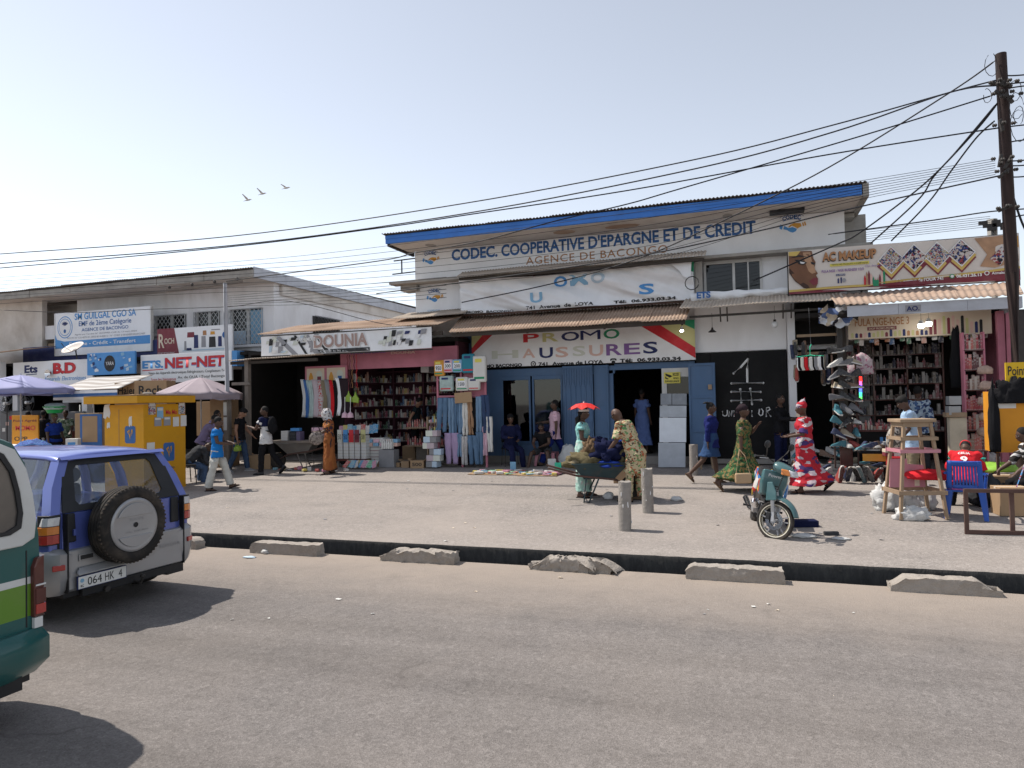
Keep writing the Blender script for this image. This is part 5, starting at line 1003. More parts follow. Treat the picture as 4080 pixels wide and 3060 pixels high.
# headlight cowl, lamps, bars
cw = stb(MB().loft([[(-.13, .16, .88), (.13, .16, .88), (.12, .18, 1.02), (-.12, .18, 1.02)], [(-.15, .04, .84), (.15, .04, .84), (.13, .06, 1.02), (-.13, .06, 1.02)], [(-.12, -.10, .85), (.12, -.10, .85), (.09, -.06, .98), (-.09, -.06, .98)], [(-.05, -.15, .87), (.05, -.15, .87), (.04, -.12, .94), (-.04, -.12, .94)]])).build('headlight_cowl', 'moto_green', mo, smooth=True, sub=2)
stb(MB().loft([[(-.085, -.1, .855), (.085, -.1, .855), (.09, -.075, .94), (-.09, -.075, .94)], [(-.07, -.155, .86), (.07, -.155, .86), (.065, -.13, .925), (-.065, -.13, .925)]])).build('headlight', 'lamp_clear', cw, bevel=.012, smooth=True)
for s in (-1, 1):
    stb(MB().loft([[(s*.09, -.095, .86), (s*.15, -.02, .86), (s*.145, -.0, .94), (s*.095, -.07, .94)], [(s*.1, -.13, .865), (s*.165, -.04, .865), (s*.155, -.02, .93), (s*.1, -.1, .93)]])).build('indicator', 'lamp_orange', cw, bevel=.01)
    gr = stb(MB().tube([(s*.05, .17, 1.0), (s*.2, .2, 1.04), (s*.36, .26, 1.03)], .013, 8)).build('handlebar', 'iron', mo); stb(MB().tube([(s*.24, .212, 1.04), (s*.37, .265, 1.03)], .02, 8)).build('grip', 'plastic_black', gr, smooth=True); stb(MB().tube([(s*.2, .17, 1.03), (s*.27, .15, 1.03), (s*.35, .2, 1.02)], .007, 6)).build('lever', 'car_silver', gr)
    mr = stb(MB().tube([(s*.2, .2, 1.05), (s*.26, .17, 1.12), (s*.30, .16, 1.18)], .007, 6)).build('mirror_stem', 'iron', mo); stb(MB().ell((s*.32, .15, 1.21), (.07, .022, .05))).build('mirror', 'plastic_black', mr, smooth=True)
stb(MB().tube([(.0, .12, .95), (-.06, -.02, .9), (-.07, .05, .5)], .006, 5)).build('brake_cable', 'plastic_black', mo)
# leg shield and body fixed to the frame
MB().loft([[(-.15, .16, .88), (.15, .16, .88), (.17, .2, .86), (-.17, .2, .86)], [(-.15, .13, .72), (.15, .13, .72), (.18, .2, .70), (-.18, .2, .70)], [(-.11, .17, .55), (.11, .17, .55), (.15, .26, .52), (-.15, .26, .52)]]).build('front_panel', 'moto_green', mo, bevel=.015, smooth=True)
for zz in (.62, .65, .68): MB().box2(-.07, .07, .135, .16, zz-.006, zz+.006).build('vent_slot', 'plastic_black', mo)
_st('Power', -.085, .085, .79, .83, .138, 'ink_white', .01, mo)
for s in (-1, 1):
    MB().loft([[(s*.17, .2, .88), (s*.19, .2, .6), (s*.15, .26, .5)], [(s*.22, .3, .84), (s*.25, .34, .55), (s*.2, .38, .38)], [(s*.2, .42, .7), (s*.22, .46, .5), (s*.17, .48, .36)]]).build('leg_shield', 'moto_decal' if s < 0 else 'moto_blue', mo, smooth=True, sub=1)
    MB().prism([(.5, .5), (.95, .55), (1.35, .72), (1.2, .82), (.8, .72), (.5, .66)], s*.1-.015, s*.1+.015, 'yz').build('side_cover', 'moto_decal', mo, bevel=.015)
    MB().cyl((s*.06, .62, .3), (s*.26, .62, .3), .018, n=8).build('footpeg', 'plastic_black', mo)
MB().tube([(0, .2, .8), (0, .36, .45), (0, .75, .42), (0, 1.2, .6)], .04, 8).build('frame_tube', 'plastic_black', mo, smooth=True)
MB().loft([[(-.1, .5, .72), (.1, .5, .72), (.08, .5, .77), (-.08, .5, .77)], [(-.13, .85, .74), (.13, .85, .74), (.1, .85, .80), (-.1, .85, .80)], [(-.1, 1.3, .78), (.1, 1.3, .78), (.07, 1.3, .83), (-.07, 1.3, .83)]]).build('seat', 'plastic_black', mo, bevel=.02, smooth=True)
MB().lathe([(.03, -.16), (.09, -.14), (.09, .14), (.03, .16)], 16, (0, .55, .32), 'X').build('engine', 'car_silver', mo, smooth=True); MB().cyl((-.14, .35, .36), (-.14, .46, .4), .05, n=12).build('air_cleaner', 'chrome', mo); MB().tube([(-.1, .5, .25), (-.14, .8, .24), (-.15, 1.4, .3)], [.02, .03, .045], 10).build('exhaust', 'chrome', mo, smooth=True)
rwl = MB().lathe([(r_-.06, -.03), (r_-.035, -.045), (r_, -.015), (r_, .015), (r_-.035, .045), (r_-.06, .03)], 36, (0, 1.22, r_), 'X').build('rear_wheel', 'rubber', mo, smooth=True); MB().lathe([(.03, -.04), (r_-.06, -.02), (r_-.06, .02), (.03, .04)], 20, (0, 1.22, r_), 'X').build('rim', 'car_silver', rwl)
MB().tube([(.08, .62, .3), (.2, .66, .02)], .012, 6).build('side_stand', 'iron', mo); MB().box2(-.08, .08, .22, .5, .18, .4).build('belly_guard', 'plastic_black', mo, bevel=.02)
# ================================================================== people
mat('skin_dark', (.085, .045, .03), .55, .12, 8, spec=.4); mat('skin_mid', (.30, .16, .10), .55, .1, 8, spec=.4); mat('hair_black', (.008, .007, .007), .75, .3, 60, bump=.4, bscale=120)
mat('eye_white', (.6, .57, .52), .3, .02); mat('lip', (.14, .05, .045), .5, .05)
def cloth(name, col, rough=.9, **k): return mat(name, col, rough, .14, 6, bump=.25, bscale=35, spec=.12, **k)
for n_, c_ in (('c_polo_blue', (.015, .17, .50)), ('c_white', (.62, .62, .62)), ('c_offwhite', (.50, .49, .45)), ('c_black', (.012, .012, .014)), ('c_dark_grey', (.045, .047, .052)), ('c_jeans', (.055, .09, .16)), ('c_jeans_light', (.16, .25, .38)),
               ('c_navy', (.010, .013, .045)), ('c_lavender', (.30, .24, .42)), ('c_purple_grey', (.16, .13, .22)), ('c_suit', (.012, .015, .05)), ('c_pink', (.66, .44, .52)), ('c_royal', (.013, .025, .15)), ('c_turq', (.20, .48, .47)), ('c_blue_dress', (.12, .18, .40)),
               ('c_jacket', (.014, .02, .11)), ('c_cyan', (.04, .30, .60)), ('c_denim', (.03, .065, .15)), ('c_wrap_dark', (.03, .02, .025)), ('c_red', (.55, .022, .03)), ('c_skyshirt', (.36, .50, .68)), ('c_khaki', (.22, .18, .12)), ('c_blue', (.015, .04, .24)), ('c_teal_dark', (.02, .03, .035)), ('c_brown', (.13, .085, .05)), ('c_olive', (.12, .10, .055)), ('c_grey', (.25, .25, .26)), ('c_pale_green', (.36, .56, .50))): cloth(n_, c_)
pmat('p_orange', [(.36, .12, .03), (.03, .02, .03), (.42, .17, .04), (.30, .09, .03), (.05, .03, .06), (.40, .15, .04)], 16); pmat('p_orange_skirt', [(.30, .10, .025), (.25, .075, .02), (.03, .02, .02), (.32, .11, .03)], 9, stretch=(1, 1, .4))
pmat('p_glass', [(.55, .46, .28), (.52, .43, .26), (.10, .07, .04), (.55, .46, .28), (.42, .12, .05), (.53, .44, .27), (.12, .28, .10), (.55, .46, .28)], 24, stretch=(1, 1, 1.35))
pmat('p_green', [(.02, .075, .025), (.17, .12, .04), (.012, .04, .014), (.035, .13, .04), (.2, .14, .05), (.02, .07, .02)], 26); pmat('p_red', [(.46, .015, .03), (.44, .015, .03), (.58, .52, .54), (.48, .02, .035), (.06, .03, .14), (.45, .015, .03), (.5, .42, .46)], 11, stretch=(.7, .7, 1.5))
pmat('p_scarf', [(.6, .6, .6), (.62, .6, .58), (.08, .08, .12), (.6, .6, .62), (.35, .28, .25)], 30); pmat('p_pale', [(.36, .58, .50), (.40, .60, .53), (.36, .58, .50), (.50, .52, .50)], 18); pmat('p_turq', [(.18, .46, .46), (.22, .50, .48), (.34, .56, .53)], 30); pmat('p_camo', [(.10, .16, .10), (.22, .28, .2), (.06, .09, .06), (.3, .34, .28)], 18); pmat('p_plaid', [(.06, .12, .26), (.35, .45, .55), (.04, .06, .14), (.4, .5, .6)], 20); pmat('p_stripe', [(.02, .02, .02), (.02, .02, .02), (.6, .6, .6)], 3, kind='wave')
SKIN = 'skin_dark'
FOLD = bpy.data.textures.new('folds', 'CLOUDS'); FOLD.noise_scale = .07; FOLD.noise_depth = 2
def face_rz(X, Y, th): return math.degrees(math.atan2(-X, Y))+th
def limb_dir(sw, ab, s): return Vector((s*math.sin(R(ab)), -math.sin(R(sw))*math.cos(R(ab)), -math.cos(R(sw))*math.cos(R(ab))))
def remesh(o, vox, sm=4, disp=0):
    k = o.modifiers.new('r', 'REMESH'); k.mode = 'VOXEL'; k.voxel_size = vox; k.use_smooth_shade = True
    if sm: q = o.modifiers.new('s', 'SMOOTH'); q.factor = .5; q.iterations = sm
    if disp: d = o.modifiers.new('d', 'DISPLACE'); d.texture = FOLD; d.strength = disp; d.mid_level = .5; d.texture_coords = 'GLOBAL'
    return o
def ering(c, rx, ry, ax=Matrix.Identity(3), n=18): return [c+ax @ Vector((rx*math.cos(2*math.pi*k/n), ry*math.sin(2*math.pi*k/n), 0)) for k in range(n)]
PJ = {}
G2 = lambda px, Y: gnd(at(px, 1800, Y).x, Y)
def person(label, pos, th, h=1.7, skin='skin_dark', fem=0, wide=1.0, hair='short', wear=(), shoes=('shoe', 'c_black'), lean=0, hip=(0, 0), knee=(0, 0), hab=(3, 3), sh=(0, 0), sab=(9, 9), el=(12, 12), inw=(0, 0), head=(0, 0), sit=None, group='people in the market street', vox=.0125, tilt=0, hairmat='hair_black'):
    k = h/1.75; rz = face_rz(pos[0], pos[1], th); J = {}
    T = Matrix.Rotation(R(lean), 3, 'X') @ Matrix.Rotation(R(tilt), 3, 'Y')
    for i, s in enumerate((1, -1)):
        H = Vector((s*.095, 0, -.03)); K = H+limb_dir(hip[i], hab[i], s)*.43; A = K+limb_dir(hip[i]-knee[i], hab[i]*.5, s)*.42
        J['H', i], J['K', i], J['A', i] = H, K, A
    low = min(J['A', 0].z, J['A', 1].z); pz = (sit/k if sit else -low+.075)
    P = Vector((0, 0, pz)); 
    for q in list(J): J[q] = J[q]+P
    sp = lambda d, x=0, y=0: P+T @ Vector((x, y, d))
    for i, s in enumerate((1, -1)):
        S_ = sp(.475, s*(.185-.02*fem)*wide); E_ = S_+T @ limb_dir(sh[i], sab[i], s)*.285
        d = T @ limb_dir(sh[i]+el[i], sab[i]*.4, s); d = (d+T @ Vector((-s*math.sin(R(inw[i])), 0, 0))).normalized(); W_ = E_+d*.25
        J['S', i], J['E', i], J['W', i], J['D', i] = S_, E_, W_, d
    HR = T @ Matrix.Rotation(R(head[0]), 3, 'Z') @ Matrix.Rotation(R(head[1]), 3, 'X'); hc = sp(.585)+HR @ Vector((0, -.018, .115)); J['head'] = hc; J['HR'] = HR; J['sp'] = sp; J['P'] = P; J['T'] = T; J['k'] = k
    w = wide
    def torso(b, inf, lo=-.1, hi=.535, bust=fem):
        prof = [(-.16, .172+.3*max(0, inf), .128+.4*max(0, inf)), (-.08, .165+.015*fem, .118+.01*fem), (0, .168+.014*fem, .118+.01*fem), (.10, .142, .10), (.19, .133-.01*fem, .096), (.29, .148, .108+.012*bust), (.38, .163, .112+.016*bust), (.455, .172, .098), (.51, .12, .075), (.55, .062, .06)]
        rings = []
        for d, rx, ry in prof:
            if lo-.001 <= d <= hi: rings.append(ering(sp(d, 0, -.012*bust if .25 < d < .42 else 0), (rx+inf)*w, (ry+inf)*(1+.6*(w-1)), T))
        return b.loft(rings)
    b = MB(); torso(b, -.004, -.1, .56)
    b.tube([sp(.5), sp(.6, 0, -.01), hc-HR @ Vector((0, -.01, .06))], [.06, .052, .05], 12)
    b.ell(hc, (.074, .094, .115), HR, 16, 12); b.ell(hc+HR @ Vector((0, -.028, -.065)), (.055, .062, .055), HR); b.ell(hc+HR @ Vector((0, -.1, -.012)), (.016, .022, .028), HR, 8, 6); b.ell(hc+HR @ Vector((0, -.09, -.058)), (.028, .016, .016), HR, 8, 6)
    for s in (1, -1): b.ell(hc+HR @ Vector((s*.075, .008, -.008)), (.012, .022, .032), HR, 8, 6)
    for i, s in enumerate((1, -1)):
        b.ell(J['S', i]-T @ Vector((s*.015, 0, .005)), (.062, .06, .065), T); b.tube([J['S', i], (J['S', i]+J['E', i])/2, J['E', i], J['E', i].lerp(J['W', i], .35), J['W', i]], [.054*w, .05*w, .042, .041, .029], 12)
        d = J['D', i]; a, c = basis_from(d); 
        if abs(a.x) > abs(c.x): a, c = c, a       # c across the palm
        pc = J['W', i]+d*.05; b.loft([[pc+d*q+(c*math.cos(t)*wd+a*math.sin(t)*.016) for t in [2*math.pi*z/10 for z in range(10)]] for q, wd in ((-.06, .026), (-.03, .036), (.02, .042), (.045, .038))])
        fwd = Vector((0, -1, 0)); cu = a if a.dot(fwd) > 0 else -a
        for f_, (off, ln) in enumerate(((-.03, .062), (-.01, .074), (.01, .07), (.029, .055))):
            r0 = pc+d*.04+c*off; b.tube([r0, r0+d*ln*.55, r0+d*ln*.9+cu*ln*.35], [.0105, .01, .008], 6)
        ts = -1 if c.dot(Vector((0, -1, 0))+Vector((-s, 0, 0))*.6) < 0 else 1
        r0 = pc-d*.02+c*ts*.034; b.tube([r0, r0+c*ts*.03+d*.03, r0+c*ts*.032+d*.06], [.013, .011, .009], 6)
        b.tube([J['H', i], J['H', i].lerp(J['K', i], .5), J['K', i], J['K', i].lerp(J['A', i], .35), J['A', i]], [.085*w, .074*w, .054, .053, .036], 12)
        flat = J['A', i].z < .095+(0 if not sit else 9); fp = 0 if (flat or sit) else max(-70, min(25, (hip[i]-knee[i])*1.0)); J['fp', i] = fp
        FR = Matrix.Rotation(R(-fp), 3, 'X') @ Matrix.Rotation(R(8*s), 3, 'Z'); J['FR', i] = FR; A = J['A', i]
        b.loft([[A+FR @ Vector((x*wd, y, z)) for x, z in ((-1, -.07), (1, -.07), (1, top), (-1, top))] for y, wd, top in ((.055, .025, -.03), (.03, .032, .02), (-.03, .036, .015), (-.1, .042, -.025), (-.165, .038, -.045), (-.185, .02, -.052))])
    o = b.build('person', skin, None); me = o.data
    # keep feet origin: undo the bounding-box shift, then stand it in place
    me.transform(Matrix.Translation(o.location)); me.transform(Matrix.Scale(k, 4)); o.location = pos; o.rotation_euler = (0, 0, R(rz)); WM[o] = Matrix.Translation(pos) @ Matrix.Rotation(R(rz), 4, 'Z')
    remesh(o, vox, 3); tag(o, label, 'person', group)
    def child(bb, name, m_, v=.016, sm=3, disp=.0, rm=True):
        bb.v = [tuple(Vector(p)*k) for p in bb.v]; c = bb.build(name, m_, o)
        if rm: remesh(c, v, sm, disp)
        return c
    # face
    if head[0] < 200:
        for s in (1, -1): child(MB().ell(hc+HR @ Vector((s*.03, -.0835, .012)), (.013, .009, .007), HR, 8, 6), 'eye', 'eye_white', rm=False); child(MB().ell(hc+HR @ Vector((s*.03, -.0905, .012)), (.0065, .004, .0065), HR, 8, 6), 'iris', 'hair_black', rm=False); child(MB().ell(hc+HR @ Vector((s*.031, -.086, .031)), (.02, .008, .005), HR, 8, 5), 'eyebrow', 'hair_black', rm=False)
        child(MB().ell(hc+HR @ Vector((0, -.099, -.06)), (.022, .007, .008), HR, 10, 6), 'lips', 'lip', rm=False)
    if hair == 'short': child(MB().ell(hc+HR @ Vector((0, .016, .026)), (.079, .095, .103), HR, 18, 12), 'hair', hairmat, .012, 2, .006)
    elif hair == 'full': child(MB().ell(hc+HR @ Vector((0, .02, .04)), (.085, .1, .1), HR, 16, 12).ell(hc+HR @ Vector((0, -.03, .085)), (.07, .06, .045), HR), 'hair', hairmat, .012, 2, .012)
    elif hair == 'braids':
        bb = MB().ell(hc+HR @ Vector((0, .016, .026)), (.079, .096, .102), HR, 16, 12)
        for q in range(7): t = q*.7; bb.tube([hc+HR @ Vector((.05*math.cos(t), .04+.04*math.sin(t), .09)), hc+HR @ Vector((.075*math.cos(t), .075+.06*math.sin(t), .125)), hc+HR @ Vector((.08*math.cos(t+.4), .12+.05*math.sin(t), .09))], [.018, .017, .012], 6)
        child(bb, 'hair', hairmat, .011, 1)
    elif hair == 'long': child(MB().ell(hc+HR @ Vector((0, .016, .026)), (.08, .097, .103), HR, 16, 12).tube([hc+HR @ Vector((0, .08, .0)), hc+HR @ Vector((.0, .1, -.12)), hc+HR @ Vector((0, .09, -.28))], [.07, .06, .03], 10), 'hair', hairmat, .012, 2, .01)
    for g in wear:
        kind, m_, a = g[0], g[1], (g[2] if len(g) > 2 else {})
        inf = a.get('inf', .02); bb = MB()
        if kind in ('shirt', 'top'):
            lo = -a.get('len', .1); torso(bb, inf, max(lo, -.161), .52); sv = a.get('sleeve', .45)
            if lo < -.161: bb.loft([ering(sp(-.155), (.168+inf)*w, (.122+inf)*w, T), ering(P+Vector((0, 0, lo)), (.188+inf)*w, (.135+inf)*w+.4*-lo*max(abs(math.sin(R(q))) for q in hip)*(sit is None))])
            for i, s in enumerate((1, -1)):
                bb.ell(J['S', i]-T @ Vector((s*.02, 0, .005)), (.068+inf*.3, .066+inf*.3, .066+inf*.2), T)
                S_, E_, W_ = J['S', i], J['E', i], J['W', i]; r1 = (.062 if sv < 1 else .056)+inf*.35+a.get('puff', 0)
                if sv <= 1: bb.tube([S_, S_.lerp(E_, sv*.6), S_.lerp(E_, sv)], [.064, r1+.004, r1+a.get('flare', .004)], 14)
                else: bb.tube([S_, S_.lerp(E_, .5), E_, E_.lerp(W_, (sv-1)*.5), E_.lerp(W_, sv-1)], [.066, .064, .058, .053, .046+a.get('flare', 0)], 14)
            child(bb, a.get('name', 'shirt'), m_, .016, 2, a.get('disp', .034))
        elif kind == 'band':      # yoke: upper part of a shirt in another colour
            torso(bb, inf+.016, a.get('lo', .28), .522)
            for i, s in enumerate((1, -1)): bb.ell(J['S', i]-T @ Vector((s*.02, 0, .005)), (.086, .084, .082), T); bb.tube([J['S', i], J['S', i].lerp(J['E', i], a.get('sleeve', .5))], [.084, .08], 14)
            child(bb, a.get('name', 'shirt_yoke'), m_, .016, 2, .015)
        elif kind == 'trousers':
            bb.loft([ering(sp(.09), .125*w, .09*w, T), ering(sp(.0), .152*w, .106*w, T), ering(P-Vector((0, 0, .1)), .155*w, .112*w)]); ln = a.get('len', 1.0); fl = a.get('flare', .0)
            for i in (0, 1):
                H, K, A = J['H', i], J['K', i], J['A', i]; end = K.lerp(A, ln) if ln > 0 else H.lerp(K, 1+ln)
                pts = [H+Vector((0, 0, .04)), H.lerp(K, .5), K, K.lerp(A, .5*ln), K.lerp(A, ln)] if ln > 0 else [H+Vector((0, 0, .04)), H.lerp(K, .5), end]
                rr = [.098*w, .088*w, .07, .066+fl*.5, .058+fl] if ln > 0 else [.1*w, .095*w, .085]
                bb.tube(pts, [x+inf*.4 for x in rr], 14)
            child(bb, a.get('name', 'trousers'), m_, .016, 2, .036)
        elif kind == 'skirt':     # to a hem height between waist and ankle, wrapping both legs
            hem = a.get('hem', .12); top = a.get('top', .16); rings = [ering(sp(top), .132*w+inf, .098*w+inf, T, 28), ering(sp(0), .172*w+inf+.01*fem, .125*w+inf, T, 28)]
            n = 6
            for q in range(1, n+1):
                z = pz-.1-(pz-.1-hem/k)*q/n; xs, ys = [], []
                for i in (0, 1):
                    pts = [J['H', i], J['K', i], J['A', i]]
                    for u, v in zip(pts, pts[1:]):
                        if v.z <= z <= u.z: f = (u.z-z)/max(1e-4, u.z-v.z); p = u.lerp(v, f); xs.append(p.x); ys.append(p.y)
                if not xs: xs, ys = [0], [0]
                if len(xs) < 2: xs.append(xs[0]); ys.append(ys[0]+.12)
                cx, cy = (min(xs)+max(xs))/2, (min(ys)+max(ys))/2; fl = a.get('flare', .0)*(q/n)**2
                ring = ering(Vector((cx, cy, z)), (max(xs)-min(xs))/2+.088*w+inf-.02*q/n+fl, (max(ys)-min(ys))/2+.095*w+inf-.02*q/n+fl, Matrix.Identity(3), 28)
                if a.get('wave'): ring = [Vector((cx, cy, z))+(p-Vector((cx, cy, z)))*(1+a['wave']*(q/n)*math.sin(j*2*math.pi*7/28)) for j, p in enumerate(ring)]
                rings.append(ring)
            bb.loft(rings); child(bb, a.get('name', 'skirt'), m_, .016, 2, a.get('disp', .032))
        elif kind == 'wrap':      # head wrap
            bb.ell(hc+HR @ Vector((0, .02, .05)), (.094, .108, .09), HR, 16, 10)
            if a.get('knot'): bb.ell(hc+HR @ Vector((0, .06, .12)), (.06, .05, .045), HR); bb.tube([hc+HR @ Vector((0, .08, .12)), hc+HR @ Vector((.02, .12, .19))], [.035, .012], 8)
            if a.get('tail'): bb.tube([hc+HR @ Vector((0, .09, .04)), hc+HR @ Vector((0, .12, -.06))], [.06, .035], 8)
            child(bb, 'head_wrap', m_, .013, 2, .02)
        elif kind == 'scarf':
            bb.ell(hc+HR @ Vector((0, .0, .03)), (.115, .135, .115), HR, 16, 10); bb.loft([ering(hc+Vector((0, -.01, .02)), .118, .138), ering(hc+Vector((0, .0, -.1)), .125, .145), ering(hc+Vector((0, .01, -.19)), .13, .12)])
            child(bb, 'head_scarf', m_, .014, 2, .05)
        elif kind == 'cap':
            bb.ell(hc+HR @ Vector((0, .012, .045)), (.086, .102, .085), HR, 16, 10)
            if a.get('peak', 1): bb.ell(hc+HR @ Vector((0, -.12, .045)), (.07, .07, .012), HR)
            child(bb, 'cap', m_, .012, 2)
        elif kind == 'glasses':
            for s in (1, -1): bb.ell(hc+HR @ Vector((s*.033, -.1, .012)), (.027, .008, .02), HR, 10, 6); bb.tube([hc+HR @ Vector((s*.06, -.095, .014)), hc+HR @ Vector((s*.082, .0, .01))], .006, 5)
            child(bb, 'glasses', m_, rm=False)
        elif kind == 'shawl':
            torso(bb, inf+.02, .3, .53); child(bb, 'collar', m_, .014, 2)
    for i, s in enumerate((1, -1)):
        if shoes is None: break
        FR, A = J['FR', i], J['A', i]; b2 = MB()
        if shoes[0] == 'shoe':
            b2.loft([[A+FR @ Vector((x*wd, y, z)) for x, z in ((-1, -.074), (1, -.074), (1.02, -.045), (.7, top), (-.7, top), (-1.02, -.045))] for y, wd, top in ((.068, .028, -.01), (.05, .038, .02), (-.01, .042, .03), (-.07, .046, -.005), (-.14, .049, -.028), (-.19, .038, -.04), (-.205, .02, -.052))])
            sh_ = child(b2, 'shoe', shoes[1], rm=False); sh_.data.polygons.foreach_set('use_smooth', [True]*len(sh_.data.polygons))
            b3 = MB().loft([[A+FR @ Vector((x*wd, y, z)) for x, z in ((-1, -.078), (1, -.078), (1, -.058), (-1, -.058))] for y, wd in ((.073, .03), (.05, .041), (-.07, .049), (-.15, .052), (-.2, .038), (-.212, .02))]); b3.v = [tuple(Vector(p)*k) for p in b3.v]; b3.build('shoe_sole', 'c_white' if len(shoes) > 2 else 'c_black', o)
        else:
            b2.loft([[A+FR @ Vector((x*wd, y, z)) for x, z in ((-1, -.085), (1, -.085), (1, -.068), (-1, -.068))] for y, wd in ((.07, .03), (.04, .042), (-.07, .046), (-.15, .05), (-.2, .036))]); child(b2, 'sandal', shoes[1], rm=False)
            b3 = MB().tube([A+FR @ Vector((x, y, z)) for x, y, z in ((-.05, -.08, -.065), (-.03, -.1, -.012), (.03, -.1, -.012), (.05, -.08, -.065))], .012, 6); child(b3, 'strap', shoes[1], rm=False)
    J['o'] = o; PJ[label] = J
    return o, J
def wp(o, J, key):        # world position of a joint
    return WM[o] @ (J[key]*J['k'])
SN = ('sandal', 'c_black'); SB = ('sandal', 'c_brown')
P_polo = person('boy in bright blue polo and baggy pale trousers beside the yellow kiosk', gp(866, 1952), 75, 1.64, wear=(('shirt', 'c_polo_blue', {'len': .16}), ('trousers', 'c_offwhite', {'inf': .035, 'flare': .02})), shoes=SN, hip=(22, -10), knee=(6, 4), sh=(20, 15), el=(60, 65), inw=(25, 25), head=(10, 12))
person('man in dark grey top hunched over on a chair by the yellow kiosk', gp(742, 1925), 105, 1.72, wear=(('shirt', 'c_dark_grey', {'sleeve': 1.9, 'inf': .03, 'len': .12}), ('trousers', 'c_jeans')), sit=.52, lean=52, hip=(75, 70), knee=(80, 78), hab=(10, 10), sh=(55, 55), el=(40, 40), head=(0, 35))
person('person in pale purple shirt standing behind the yellow kiosk by the pole', G2(842, 15.2), 60, 1.68, wear=(('shirt', 'c_lavender', {'len': .14}), ('trousers', 'c_dark_grey')), lean=14, sh=(30, 20), el=(50, 40))
person('person in grey-purple shirt bending under the grey umbrella', G2(800, 14.6), 100, 1.66, wear=(('shirt', 'c_purple_grey', {'len': .14}), ('trousers', 'c_black')), lean=30, sh=(40, 40), el=(30, 30))
P_tee = person('young man in black tee and jeans holding a green kettle', gp(958, 1878), 68, 1.72, skin='skin_mid', hair='full', wear=(('shirt', 'c_black', {'len': .14, 'inf': .02}), ('trousers', 'c_jeans', {'inf': .022})), shoes=('shoe', 'c_grey', 1), hip=(12, -14), knee=(4, 10), sh=(18, -4), el=(25, 14), head=(20, 38))
P_pack = person('man in white and navy polo carrying a black backpack', gp(1062, 1890), -128, 1.74, wear=(('shirt', 'c_white', {'len': .16, 'inf': .022}), ('band', 'c_navy', {}), ('trousers', 'c_black', {'inf': .022})), shoes=('shoe', 'c_dark_grey'), hip=(8, -16), knee=(6, 26), sh=(30, 25), el=(75, 70), inw=(20, 20), head=(35, 8))
P_or = person('woman in orange print outfit with a white checked scarf over her head', gp(1313, 1888), -82, 1.64, fem=1, hair='short', wear=(('shirt', 'p_orange', {'len': .14, 'inf': .024, 'sleeve': .9, 'puff': .01}), ('skirt', 'p_orange_skirt', {'hem': .1, 'inf': .03}), ('scarf', 'p_scarf')), shoes=SN, hip=(6, -5), knee=(2, 6), sh=(28, 10), el=(30, 80), head=(0, 15))
person('shop worker in dark tee reaching along the perfume shelves', gnd(-9.25, 18.45)+Vector((0, 0, .07)), 80, 1.72, skin='skin_mid', wear=(('shirt', 'c_teal_dark', {'len': .14}), ('trousers', 'c_black')), sh=(25, -20), el=(20, 10), sab=(9, 25), head=(30, 20), lean=8)
P_suit = person('seated man in blue suit and dark cap in front of the shop window', G2(2034, 17.25), 12, 1.76, wear=(('shirt', 'c_suit', {'sleeve': 1.9, 'inf': .028, 'len': .12}), ('trousers', 'c_suit', {'inf': .02}), ('cap', 'c_black', {})), sit=.53, hip=(78, 88), knee=(82, 70), hab=(14, -4), sh=(25, 35), el=(55, 60), inw=(30, 35), head=(12, -4), lean=6)
P_boy = person('boy in black tee sitting low on a stool behind the pink-shirted walker', G2(2172, 17.4), -20, 1.62, wear=(('shirt', 'c_black', {'len': .12}), ('trousers', 'c_dark_grey', {'len': -.25})), sit=.42, hip=(85, 82), knee=(78, 70), hab=(16, 22), sh=(48, 50), el=(50, 45), inw=(40, 35), head=(15, 8), lean=24, shoes=SN)
P_pink = person('walker in pink tee and blue trousers passing the shop window', gp(2212, 1852), -92, 1.72, wear=(('shirt', 'c_pink', {'len': .2, 'inf': .03, 'sleeve': .75}), ('trousers', 'c_royal', {'inf': .03, 'flare': .015})), shoes=SN, hip=(26, -24), knee=(4, 12), sh=(-10, 32), el=(10, 50), lean=-3)
P_umb = person('woman in turquoise blouse wearing a red umbrella hat at the barrow', gp(2326, 1978), 82, 1.68, fem=1, wide=1.06, hair='long', wear=(('shirt', 'p_turq', {'len': .1, 'inf': .012, 'sleeve': .4, 'puff': .022}), ('skirt', 'p_pale', {'hem': .11, 'inf': .022})), shoes=SN, hip=(5, -4), sh=(6, 4), el=(74, 70), inw=(18, 14), head=(5, 12))
P_gl = person('bald man with glasses in a cream printed tunic bending over the barrow', gp(2530, 1996), -116, 1.76, wide=1.08, hair=None, wear=(('shirt', 'p_glass', {'len': .44, 'inf': .035, 'sleeve': .95, 'flare': .012}), ('trousers', 'p_glass', {'inf': .02}), ('glasses', 'c_black')), shoes=('shoe', 'c_brown'), lean=24, hip=(4, -4), sh=(28, 5), el=(35, 30), head=(0, 18))
person('woman in pale blue dress standing inside the dark shop doorway', gnd(at(2562, 1800, 18.75).x, 18.75)+Vector((0, 0, .2)), 150, 1.66, fem=1, hair='short', wear=(('shirt', 'c_blue_dress', {'len': .05, 'inf': .02, 'sleeve': .6, 'puff': .015}), ('skirt', 'c_blue_dress', {'hem': .2, 'inf': .03, 'flare': .1, 'wave': .05})), shoes=SN)
P_girl = person('girl in blue track jacket and denim skirt walking in sandals', gp(2838, 1925), 84, 1.64, fem=1, hair='braids', wear=(('shirt', 'c_jacket', {'sleeve': 1.92, 'len': .17, 'inf': .03, 'name': 'jacket'}), ('skirt', 'c_denim', {'hem': .55, 'inf': .03, 'flare': .05})), shoes=SB, hip=(8, -22), knee=(2, 22), sh=(-4, -12), el=(12, 14))
